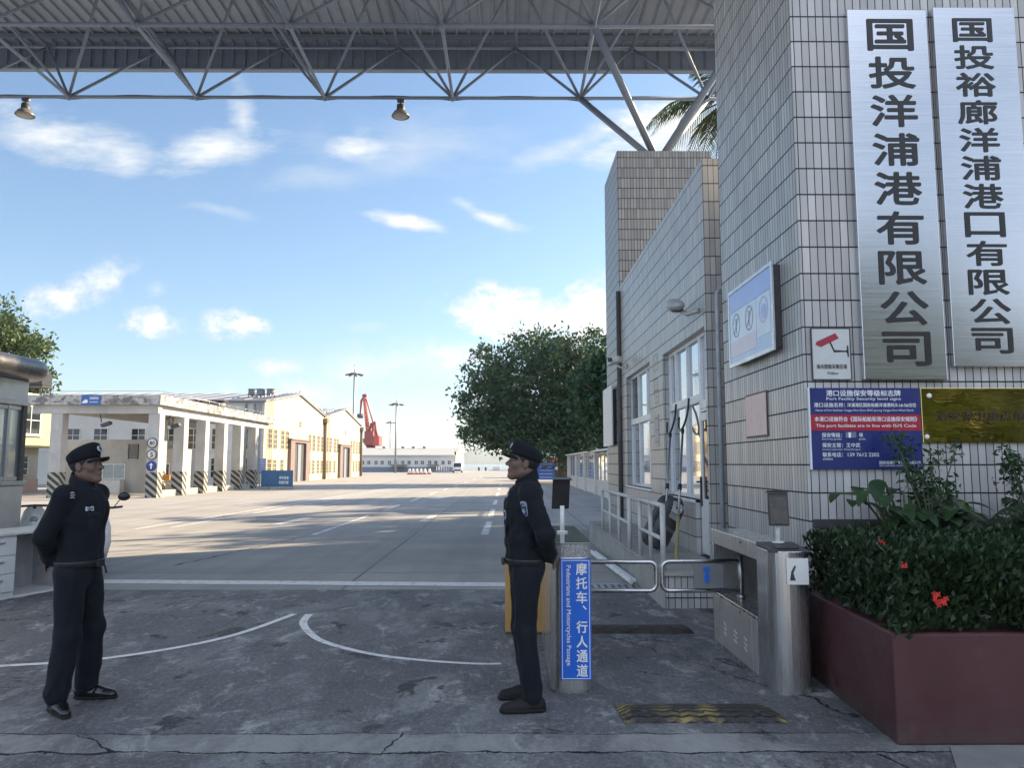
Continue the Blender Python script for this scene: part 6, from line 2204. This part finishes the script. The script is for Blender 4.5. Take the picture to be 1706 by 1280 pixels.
# ------------------------------------------------------------------ people: signed distance bodies turned into one surface
class SDF:
    def __init__(s, lo, hi, h):
        s.lo, s.h = np.array(lo, float), h
        s.n = np.ceil((np.array(hi) - s.lo) / h).astype(int) + 1
        s.D = np.full(tuple(s.n), 0.2, np.float32)

    def _box(s, lo, hi):
        a = np.clip(np.floor((np.array(lo) - s.lo) / s.h).astype(int), 0, s.n - 1)
        b = np.clip(np.ceil((np.array(hi) - s.lo) / s.h).astype(int) + 1, 1, s.n)
        g = [s.lo[i] + s.h * np.arange(a[i], b[i]) for i in range(3)]
        X, Y, Z = np.meshgrid(*g, indexing='ij')
        return tuple(slice(a[i], b[i]) for i in range(3)), np.stack([X, Y, Z], -1)

    def _join(s, sl, d, k, sub=False):
        A = s.D[sl]
        if sub:
            hh = np.maximum(k - np.abs(A + d), 0) / k
            s.D[sl] = np.maximum(A, -d) + hh * hh * k * 0.25
        else:
            hh = np.maximum(k - np.abs(A - d), 0) / k
            s.D[sl] = np.minimum(A, d) - hh * hh * k * 0.25

    def cap(s, a, b, ra, rb=None, k=0.03, sc=(1, 1, 1), sub=False):
        rb = ra if rb is None else rb
        a, b, sc = np.array(a, float), np.array(b, float), np.array(sc, float)
        m = max(ra, rb) * sc.max() + k + 3 * s.h
        sl, P = s._box(np.minimum(a, b) - m, np.maximum(a, b) + m)
        A, B = a / sc, b / sc
        P = P / sc
        ab = B - A
        t = np.clip(((P - A) @ ab) / max(ab @ ab, 1e-9), 0, 1)
        d = np.linalg.norm(P - A - t[..., None] * ab, axis=-1) - (ra + t * (rb - ra))
        s._join(sl, d * sc.min(), k, sub)

    def ell(s, c, r, k=0.03, R=None, sub=False):
        c, r = np.array(c, float), np.array(r, float)
        m = r.max() + k + 3 * s.h
        sl, P = s._box(c - m, c + m)
        P = P - c
        if R is not None:
            P = P @ R
        k0 = np.linalg.norm(P / r, axis=-1)
        k1 = np.linalg.norm(P / (r * r), axis=-1) + 1e-9
        s._join(sl, k0 * (k0 - 1) / k1, k, sub)

    def coords(s):
        return [s.lo[i] + s.h * np.arange(s.n[i]) for i in range(3)]

    def clip(s, nrm, off):
        """keep the side where nrm.p < off"""
        x, y, z = s.coords()
        d = nrm[0] * x[:, None, None] + nrm[1] * y[None, :, None] + nrm[2] * z[None, None, :] - off
        s.D = np.maximum(s.D, d.astype(np.float32))

    def wrinkle(s, amp, seed, freq=38, aniso=(1, 1, 0.55), zmod=None):
        rg = np.random.default_rng(seed)
        x, y, z = s.coords()
        w = np.zeros_like(s.D)
        for i in range(9):
            kx, ky, kz = rg.normal(size=3) * freq * np.array(aniso) * (0.5 + rg.random())
            ph = rg.random() * 6.28
            w += np.sin((kx * x)[:, None, None] + (ky * y)[None, :, None] + (kz * z)[None, None, :] + ph).astype(np.float32)
        w = np.abs(w / 3.0) - 0.6
        m = amp * (zmod(z)[None, None, :] if zmod else 1.0)
        s.D += (w * m).astype(np.float32)

    def mesh(s):
        D, h = s.D, s.h
        S_ = D < 0
        nx, ny, nz = (q - 1 for q in D.shape)
        cnt = np.zeros((nx, ny, nz), np.int8)
        for i in (0, 1):
            for j in (0, 1):
                for k in (0, 1):
                    cnt += S_[i:nx + i, j:ny + j, k:nz + k]
        act = (cnt > 0) & (cnt < 8)
        idx = np.full(act.shape, -1, np.int64)
        I = np.argwhere(act)
        idx[act] = np.arange(len(I))
        acc, num = np.zeros((len(I), 3)), np.zeros(len(I))
        cs = [(i, j, k) for i in (0, 1) for j in (0, 1) for k in (0, 1)]
        for a in cs:
            for ax in range(3):
                if a[ax]:
                    continue
                b_ = list(a)
                b_[ax] = 1
                d0 = D[I[:, 0] + a[0], I[:, 1] + a[1], I[:, 2] + a[2]]
                d1 = D[I[:, 0] + b_[0], I[:, 1] + b_[1], I[:, 2] + b_[2]]
                m = (d0 < 0) != (d1 < 0)
                t = np.where(m, d0 / np.where(m, d0 - d1, 1), 0)
                p = np.tile(np.array(a, float), (len(I), 1))
                p[:, ax] += t
                acc += p * m[:, None]
                num += m
        V = s.lo + h * (I + acc / num[:, None])
        F = []
        for ax in range(3):
            u, v = (ax + 1) % 3, (ax + 2) % 3
            s0 = [slice(1, -1)] * 3
            s0[ax] = slice(0, -1)
            s1 = list(s0)
            s1[ax] = slice(1, None)
            A, B = S_[tuple(s0)], S_[tuple(s1)]
            for flip, mk in ((False, A & ~B), (True, ~A & B)):
                E = np.argwhere(mk)
                if not len(E):
                    continue
                off = np.array([1, 1, 1])
                off[ax] = 0
                E = E + off
                q = []
                for (du, dv) in ((-1, -1), (0, -1), (0, 0), (-1, 0)):
                    c = E.copy()
                    c[:, u] += du
                    c[:, v] += dv
                    q.append(idx[c[:, 0], c[:, 1], c[:, 2]])
                f = np.stack(q, 1)
                if flip:
                    f = f[:, ::-1]
                F.append(f)
        F = np.concatenate(F)
        return V, F[(F >= 0).all(1)]

    def build(s, name, m, parent, smooth_it=2):
        V, F = s.mesh()
        # Laplacian smoothing
        if smooth_it:
            e = np.concatenate([F[:, [0, 1]], F[:, [1, 2]], F[:, [2, 3]], F[:, [3, 0]]])
            for _ in range(smooth_it):
                a = np.zeros_like(V)
                c = np.zeros(len(V))
                np.add.at(a, e[:, 0], V[e[:, 1]])
                np.add.at(a, e[:, 1], V[e[:, 0]])
                np.add.at(c, e[:, 0], 1)
                np.add.at(c, e[:, 1], 1)
                V = V * 0.45 + 0.55 * a / c[:, None]
        return mesh_np(name, V, F, m, parent, True)


b = Nodes('uniform_cloth')
wv3 = b.noise(b.scale(b.pos, (420, 420, 420)), 1.0, 2)
c = b.mix(b.ramp(b.noise(b.pos, 5, 5), 0.3, 0.7), (0.004, 0.0055, 0.009), (0.008, 0.0105, 0.016))
b.set(c, 0.85, 0.0, 0.25)
b.p.inputs['Sheen Weight'].default_value = 0.03
b.bump(b.math('ADD', b.math('MULTIPLY', b.noise(b.scale(b.pos, (1, 1, 0.6)), 16, 5, 0.55), 1.0), b.math('MULTIPLY', wv3, 0.06)), 0.55, 0.012)
CLOTH = b.m
b = Nodes('skin')
c = b.mix(b.ramp(b.noise(b.pos, 40, 4), 0.3, 0.7), (0.105, 0.064, 0.050), (0.15, 0.093, 0.072))
b.set(c, 0.5, 0.0, 0.4)
b.p.inputs['Subsurface Weight'].default_value = 0.1
b.p.inputs['Subsurface Radius'].default_value = (0.01, 0.004, 0.002)
b.bump(b.noise(b.pos, 300, 3), 0.15, 0.001)
SKIN = b.m
HAIR = M('black_hair', (0.008, 0.008, 0.009), 0.6, 0, 0.2, 60, bump=0.6, bscale=200)
GLOSS = M('polished_leather', (0.010, 0.010, 0.011), 0.13, 0, 0.2, 12)
SHOE = M('black_trainer', (0.005, 0.005, 0.006), 0.75, 0, 0.25, 30, bump=0.3, bscale=120)
SOLE = M('black_sole', (0.007, 0.007, 0.007), 0.8, 0, 0.2, 20)
BELT = M('black_belt', (0.014, 0.014, 0.016), 0.4, 0, 0.2, 20)
EYEW = M('shaded_eye_white', (0.16, 0.15, 0.145), 0.3)  # whites darkened to the tone of eyes in shade
PATCHW = M('patch_grey', (0.36, 0.38, 0.42), 0.7, 0, 0.25, 120)
PATCHB = M('patch_blue', (0.03, 0.05, 0.16), 0.7, 0, 0.2, 90)


def person(label, loc, rz, gloss, belly, wide, tilt, seed, foot_r, foot_l, leg_k, tall=1.0):
    t = thing('person', label, 'person', loc, rz, 'security guards at the gate')
    t.matrix_basis = Matrix.Translation(Vector(loc)) @ Matrix.Rotation(rz, 4, 'Z') @ Matrix.Diagonal((1, 1, tall, 1))
    hp = radians(tilt)
    R = np.array(((cos(hp), 0, -sin(hp)), (0, 1, 0), (sin(hp), 0, cos(hp))))
    HC = np.array((0.012, 0, 1.605))

    def H(x, y, z):
        return HC + R @ np.array((x, y, z), float)
    SH = [(-.012, sg * .185, 1.40) for sg in (-1, 1)]
    EL = [(-.110, sg * .225, 1.135) for sg in (-1, 1)]
    WR = [(-.160, sg * .075, .985) for sg in (-1, 1)]
    HIP = [(0.0, sg * .092, .90) for sg in (-1, 1)]
    FT = [foot_r, foot_l]
    KN = [(0.55 * f[0] + .028, 0.5 * (sg * .092 + f[1]), .49) for f, sg in zip(FT, (-1, 1))]
    AN = [(f[0], f[1], .095) for f in FT]
    # ---- body (one continuous surface: head, neck, trunk, arms, hands, legs)
    s = SDF((-.36, -.42, 0.0), (.26, .42, 1.76), .0062)
    s.cap((0, 0, .95), (0, 0, 1.30), .07, .09, .05, (1, 1.35, 1))
    s.cap(SH[0], SH[1], .05, .05, .05)
    s.cap((-.025, 0, 1.40), (-.008, 0, 1.55), .060, .055, .04)
    for i in (0, 1):
        s.cap(SH[i], EL[i], .046, .038, .03)
        s.cap(EL[i], WR[i], .038, .027, .02)
        s.cap(HIP[i], KN[i], .06, .05, .03)
        s.cap(KN[i], AN[i], .052, .038, .02)
        s.cap(AN[i], (AN[i][0] + .05 * cos(FT[i][2]), AN[i][1] + .05 * sin(FT[i][2]), .045), .033, .026, .02)
    s.ell((-.01, 0, .90), (.07, .12, .09), .03)
    # hands clasped behind the back: palms and five fingers each
    for i, sg in ((0, -1), (1, 1)):
        w = np.array(WR[i])
        dirv = np.array((-.02, -sg * .075, -.045))
        pc = w + dirv * 0.75 + np.array((-.012 * (i + 1), 0, 0))
        s.cap(w, pc, .024, .030, .015)
        s.ell(pc, (.020, .040, .034), .012)
        for k in range(4):
            b0 = pc + np.array((-.006, -sg * .028, .022 - .016 * k))
            l1, l2 = (.034, .028) if k in (1, 2) else (.029, .022)
            m1 = b0 + np.array((-.010, -sg * l1, -.010 - .003 * k))
            m2 = m1 + np.array((.012, -sg * l2 * .7, -.016))
            s.cap(b0, m1, .0095, .0088, .006)
            s.cap(m1, m2, .0088, .0078, .004)
        th = pc + np.array((-.004, sg * .006, .030))
        s.cap(th, th + np.array((-.014, -sg * .030, .016)), .0115, .010, .006)
        s.cap(th + np.array((-.014, -sg * .030, .016)), th + np.array((-.018, -sg * .056, .010)), .010, .0085, .004)
    # head
    s.ell(H(-.014, 0, .035), (.098, .076, .090), .02, R)
    s.ell(H(.030, 0, -.035), (.064, .060, .082), .03, R)
    for sg in (-1, 1):
        s.cap(H(-.012, sg * .046, -.062), H(.058, sg * .014, -.108), .026, .022, .025)
        s.ell(H(.058, sg * .042, -.022), (.028, .022, .026), .02, R)
    s.ell(H(.074, 0, -.108), (.019, .022, .017), .015, R)
    s.cap(H(.074, -.034, .016), H(.074, .034, .016), .015, .015, .015)
    s.cap(H(.086, 0, .006), H(.106, 0, -.028), .010, .014, .012)
    s.ell(H(.111, 0, -.032), (.013, .013, .011), .008, R)
    for sg in (-1, 1):
        s.ell(H(.098, sg * .0125, -.036), (.011, .008, .008), .006, R)
        s.ell(H(.100, sg * .033, -.004), (.016, .018, .011), .012, R, sub=True)
        s.ell(H(-.012, sg * .078, -.012), (.021, .009, .034), .008, R)
        s.ell(H(-.004, sg * .089, -.008), (.010, .005, .018), .006, R, sub=True)
    s.ell(H(.086, 0, -.066), (.014, .026, .0085), .006, R)
    s.ell(H(.083, 0, -.080), (.014, .022, .009), .006, R)
    s.cap(H(.100, -.018, -.0725), H(.100, .018, -.0725), .003, .003, .003, sub=True)
    s.build('body', SKIN, t, 1)
    # eyes, brows, hair
    for sg in (-1, 1):
        c = H(.073, sg * .032, -.004)
        MB().lathe([(.0125 * sin(pi * q / 8), .0125 * -cos(pi * q / 8)) for q in range(0, 9)], tuple(c), 12).build('eye', EYEW, t)
        c2 = H(.0825, sg * .033, -.004)
        MB().lathe([(.0001, 0), (.0052, .0006), (.0052, .002), (.0001, .003)], tuple(c2), 10, Matrix.Rotation(pi / 2, 3, 'Y')).build('iris', INK, t)
        MB().tube([tuple(H(.088, sg * .014, .020)), tuple(H(.085, sg * .032, .026)), tuple(H(.070, sg * .050, .020))], [.003, .0042, .002], 6).build('eyebrow', HAIR, t)
    s = SDF(HC - .15, HC + .15, .005)
    s.ell(H(-.016, 0, .033), (.103, .0805, .094), .01, R)
    nn = R @ np.array((.72, 0, -.70))
    s.clip(nn, nn @ H(-.012, 0, -.028))
    nn = R @ np.array((0, 0, -1.0))
    s.clip(nn, nn @ H(0, 0, -.060))
    s.build('hair', HAIR, t, 1)
    # ---- jacket
    s = SDF((-.36, -.42, .84), (.28, .42, 1.60), .0065)
    s.cap((belly * .3, 0, .99), (0, 0, 1.30), .112 * wide, .128 * wide, .05, (1, 1.40, 1))
    s.ell((.018, 0, 1.29), (.135 * wide, .185 * wide, .17), .06)
    s.ell((belly, 0, 1.08), (.125 * wide, .155, .15), .06)
    s.ell((0, 0, .955), (.138 * wide, .178 * wide, .085), .05)
    s.cap((-.012, -.165, 1.405), (-.012, .165, 1.405), .066, .066, .05)
    s.cap((-.02, 0, 1.41), (-.012, 0, 1.50), .10, .070, .05)
    for i in (0, 1):
        s.cap(SH[i], EL[i], .070 * wide, .060, .04)
        s.cap(EL[i], WR[i], .060, .048, .03)
        s.cap(np.array(WR[i]) * .92 + np.array(EL[i]) * .08, WR[i], .052, .050, .015)
    s.wrinkle(.0065, seed, 30, (1, 1, .8))
    s.clip((.5, 0, 1), 1.49)
    s.clip((0, 0, -1), -.875)
    jk = s.build('jacket', CLOTH, t, 2)
    s = SDF((-.16, -.16, 1.43), (.14, .16, 1.57), .005)
    s.cap((-.018, 0, 1.45), (-.012, 0, 1.53), .086, .074, .01, (1.05, 1, 1))
    s.cap((-.018, 0, 1.40), (-.010, 0, 1.60), .068, .062, .004, (1.05, 1, 1), sub=True)
    s.clip((.62, 0, 1), 1.522)
    s.clip((-.6, 0, -1), -1.44)
    s.build('collar', CLOTH, t, 1)
    # belt and buckle
    s = SDF((-.26, -.34, .88), (.28, .34, 1.02), .006)
    s.ell((0, 0, .955), (.150 * wide, .190 * wide, .10), .02)
    s.ell((belly * .6, 0, 1.0), (.14 * wide, .175, .12), .03)
    s.clip((0, 0, 1), .968)
    s.clip((0, 0, -1), -.922)
    s.build('belt', BELT, t, 1)
    MB().box((.158 * wide + belly * .25, 0, .945), (.022, .075, .05)).build('buckle', BELT, t, .006)
    # ---- trousers
    s = SDF((-.26, -.42, .0), (.26, .42, 1.0), .0066)
    s.ell((-.012, 0, .90), (.135 * wide, .170 * wide, .125), .05)
    for i, sg in ((0, -1), (1, 1)):
        s.cap((HIP[i][0], HIP[i][1], .86), KN[i], .103 * wide, .082 * leg_k, .04)
        a = np.array(AN[i])
        s.cap(KN[i], (a[0] - .012, a[1], .10), .082 * leg_k, .076 * leg_k, .03)
    s.wrinkle(.008, seed + 5, 26, (1, 1, .5), lambda z: .7 + .9 * np.exp(-((z - .15) / .12) ** 2))
    s.clip((0, 0, 1), .965)
    s.clip((0, 0, -1), -.058)
    s.build('trousers', CLOTH, t, 2)
    # ---- shoes
    for i, f in enumerate(FT):
        a = f[2]
        d = np.array((cos(a), sin(a), 0))
        n_ = np.array((-sin(a), cos(a), 0))
        p = np.array((f[0], f[1], 0.0))
        s = SDF(p - np.array((.26, .26, 0.0)) - np.array((0, 0, .012)), p + np.array((.26, .26, .17)), .005)
        s.cap(p - d * .055 + np.array((0, 0, .048)), p + d * .06 + np.array((0, 0, .042)), .044, .046, .02)
        s.cap(p + d * .06 + np.array((0, 0, .040)), p + d * .165 + np.array((0, 0, .028)), .046, .033 if gloss else .038, .02)
        s.cap(p - d * .03 + np.array((0, 0, .06)), p - d * .02 + np.array((0, 0, .12)), .045, .042, .02)
        s.clip((0, 0, -1), -.002)
        sh = s.build('shoe', GLOSS if gloss else SHOE, t, 1)
        s2 = SDF(p - np.array((.26, .26, .02)), p + np.array((.26, .26, .06)), .005)
        s2.cap(p - d * .058 + np.array((0, 0, .03)), p + d * .05 + np.array((0, 0, .03)), .047, .050, .01)
        s2.cap(p + d * .05 + np.array((0, 0, .03)), p + d * .172 + np.array((0, 0, .026)), .050, .036 if gloss else .041, .01)
        s2.clip((0, 0, 1), .020 if gloss else .026)
        s2.clip((0, 0, -1), 0.0)
        s2.build('sole', SOLE, sh, 1)
        if not gloss:
            mb = MB()
            for q in range(4):
                c = p + d * (.045 + q * .022) + np.array((0, 0, .092 - q * .008))
                mb.tube([tuple(c - n_ * .028 - np.array((0, 0, .01))), tuple(c), tuple(c + n_ * .028 - np.array((0, 0, .01)))], .004, 5)
            mb.build('laces', DARK, sh)
    # ---- cap
    rings = []
    for (z, a, b_, cx, sl_) in ((.028, .1055, .085, -.012, .13), (.052, .110, .090, -.012, .15), (.085, .117, .097, -.014, .24), (.108, .112, .094, -.016, .32), (.122, .090, .076, -.018, .34), (.128, .045, .040, -.018, .33)):
        rings.append([H(cx + a * cos(q), b_ * sin(q), z + sl_ * (a * cos(q))) for q in [2 * pi * k / 32 for k in range(32)]])
    vs = [tuple(p) for r_ in rings for p in r_]
    fs = [(i * 32 + k, i * 32 + (k + 1) % 32, (i + 1) * 32 + (k + 1) % 32, (i + 1) * 32 + k) for i in range(len(rings) - 1) for k in range(32)]
    fs.append(tuple(range((len(rings) - 1) * 32, len(rings) * 32)))
    fs.append(tuple(range(32))[::-1])
    cp = MB().add(vs, fs, True).build('cap', CLOTH, t)
    vs, fs = [], []
    n = 14
    for lay in (0, 1):
        for i in range(n + 1):
            q = -1 + 2 * i / n
            y = .076 * q
            xi = .100 * sqrt(max(1 - (y / .098) ** 2, 0)) - .012
            xo = xi + .072 * sqrt(max(1 - q * q, 0)) + .004
            for x in (xi - .006, (xi + xo) / 2, xo):
                vs.append(tuple(H(x, y, .038 + .10 * (x - .09) - 3.4 * y * y - .010 * lay - .25 * (x - .09) ** 1 * 0.6)))
    for lay in (0, 1):
        for i in range(n):
            for j in range(2):
                a = lay * 3 * (n + 1) + i * 3 + j
                fs.append((a, a + 1, a + 4, a + 3) if lay == 0 else (a, a + 3, a + 4, a + 1))
    o_ = 3 * (n + 1)
    for i in range(n):
        fs.append((i * 3 + 2, o_ + i * 3 + 2, o_ + i * 3 + 5, i * 3 + 5))
    MB().add(vs, fs, True).build('peak', CLOTH, cp, fixn=True)
    mb = MB()
    c = H(.104, 0, .098)
    MB().lathe([(.0001, -.003), (.022, -.002), (.024, .003), (.014, .007), (.0001, .009)], tuple(c), 16, Matrix(R.tolist()) @ Matrix.Rotation(radians(72), 3, 'Y')).build('cap_badge', PATCHW, cp)
    MB().lathe([(.0001, .006), (.013, .008), (.012, .010), (.0001, .011)], tuple(c), 12, Matrix(R.tolist()) @ Matrix.Rotation(radians(72), 3, 'Y')).build('badge_centre', PATCHB, cp)
    return t, jk


def patch(root, jk, px, py, poly, m, off=.003, name='patch', Yd=5.3):
    """A sewn patch where the line of sight through a pixel meets the jacket, following the cloth."""
    Mi = root.matrix_basis.inverted()
    o0 = Mi @ Vector((0, 0, CAM_H))
    d0 = (Mi.to_3x3() @ ray(px, py)).normalized()
    me = jk.data
    bv = jk.get('_bv') if False else BVHTree.FromPolygons([v.co.copy() for v in me.vertices], [tuple(p.vertices) for p in me.polygons])
    hit = bv.ray_cast(o0, d0)
    if hit[0] is None:
        return None
    nr = hit[1]
    if nr.dot(d0) > 0:
        nr = -nr
    upv = Vector((0, 0, 1))
    upv = (upv - nr * upv.dot(nr)).normalized()
    sv = upv.cross(nr).normalized()
    c = (sum(p[0] for p in poly) / len(poly), sum(p[1] for p in poly) / len(poly))
    rings = [[(c[0] + (p[0] - c[0]) * k, c[1] + (p[1] - c[1]) * k) for p in poly] for k in (1.0, .66, .33)]
    vs, fs = [], []
    n = len(poly)
    for rg_ in rings + [[c]]:
        for (a, b_) in rg_:
            p = hit[0] + sv * a + upv * b_
            h2 = bv.ray_cast(p + nr * .06, -nr)
            q = h2[0] if h2[0] is not None and abs((h2[0] - p).dot(nr)) < .03 else p
            vs.append(q + nr * off)
    for k in range(2):
        for i in range(n):
            fs.append((k * n + i, k * n + (i + 1) % n, (k + 1) * n + (i + 1) % n, (k + 1) * n + i))
    for i in range(n):
        fs.append((2 * n + i, 2 * n + (i + 1) % n, 3 * n))
    return MB().add(vs, fs).build(name, m, root, fixn=False)


def shield_poly(w, h, n=10):
    pts = [(-w / 2, h * .36), (-w * .32, h * .48), (0, h * .5), (w * .32, h * .48), (w / 2, h * .36)]
    for k in range(1, n):
        a = pi * k / n
        pts.append((w / 2 * cos(a), -h * .02 - h * .48 * sin(a)))
    return pts[::-1]


def rect(w, h, a=0.0, dx=0.0, dy=0.0):
    return [(dx + x * cos(a) - y * sin(a), dy + x * sin(a) + y * cos(a)) for x, y in ((-w / 2, -h / 2), (w / 2, -h / 2), (w / 2, h / 2), (-w / 2, h / 2))]


g1, j1 = person('person in dark uniform and peaked cap facing right, hands behind back, polished shoes',
                (-2.94, 5.40, 0.004), radians(-5), True, .004, .95, 10, 3, (.0, -.150, radians(-38)), (.01, .165, radians(4)), 0.98, 1.005)
g2, j2 = person('person in dark uniform and cap beside the turnstile, facing left, hands behind back',
                (.125, 5.40, 0.004), radians(185), False, .02, .94, 12, 9, (-.03, .0 - .14, radians(4)), (-.02, .155, radians(2)), 0.88, 1.018)
for (a, dy) in ((0, -.016), (0, 0), (0, .016)):
    patch(g1, j1, 120, 826, [(-.016, -.004 + dy), (.0, .004 + dy), (.016, -.004 + dy), (.016, .001 + dy), (0, .009 + dy), (-.016, .001 + dy)], PATCHW, .006, 'rank_stripe')
patch(g1, j1, 150, 848, rect(.055, .030), PATCHW, .004, 'chest_badge')
patch(g1, j1, 150, 848, rect(.038, .010), PATCHB, .007, 'badge_mark')
patch(g2, j2, 874, 848, shield_poly(.062, .105), PATCHW, .004, 'sleeve_badge')
patch(g2, j2, 874, 849, shield_poly(.050, .088), PATCHB, .007, 'badge_field')
patch(g2, j2, 874, 851, rect(.028, .026, .78), PATCHW, .010, 'badge_mark')
patch(g2, j2, 874, 842, rect(.034, .008, .1), PATCHW, .010, 'badge_mark')
patch(g2, j2, 842, 858, shield_poly(.042, .066), PATCHW, .004, 'chest_badge')
patch(g2, j2, 842, 858, shield_poly(.024, .040), PATCHB, .007, 'badge_field')
patch(g2, j2, 845, 826, rect(.040, .028, .15), PATCHW, .004, 'name_tape')
patch(g2, j2, 860, 805, rect(.022, .040), PATCHW, .005, 'rank_badge')
patch(g2, j2, 860, 805, rect(.012, .006), CLOTH, .008, 'rank_line')

CLOTH2 = M('uniform_pocket', (0.014, 0.017, 0.024), 0.85, 0, 0.25, 30, bump=0.4, bscale=150, spec=0.25)
patch(g1, j1, 158, 872, rect(.105, .115), CLOTH2, .002, 'chest_pocket')
patch(g1, j1, 158, 858, rect(.110, .035), CLOTH2, .006, 'pocket_flap')
patch(g2, j2, 842, 882, rect(.095, .100), CLOTH2, .002, 'chest_pocket')
patch(g2, j2, 842, 871, rect(.100, .030), CLOTH2, .006, 'pocket_flap')

# ------------------------------------------------------------------ the damp air over the harbour
b = bpy.data.materials.new('haze')
b.use_nodes = True
b.node_tree.nodes.clear()
vo = b.node_tree.nodes.new('ShaderNodeOutputMaterial')
pv = b.node_tree.nodes.new('ShaderNodeVolumePrincipled')
pv.inputs['Color'].default_value = (0.80, 0.90, 1.0, 1)
pv.inputs['Density'].default_value = 0.0002
pv.inputs['Anisotropy'].default_value = 0.2
b.node_tree.links.new(pv.outputs[0], vo.inputs['Volume'])
hz_ = MB().boxb(-5000, -260, -4.0, 5000, 4300, 95).build('haze', b)
hz_['kind'] = 'stuff'
S.cycles.volume_bounces = 0
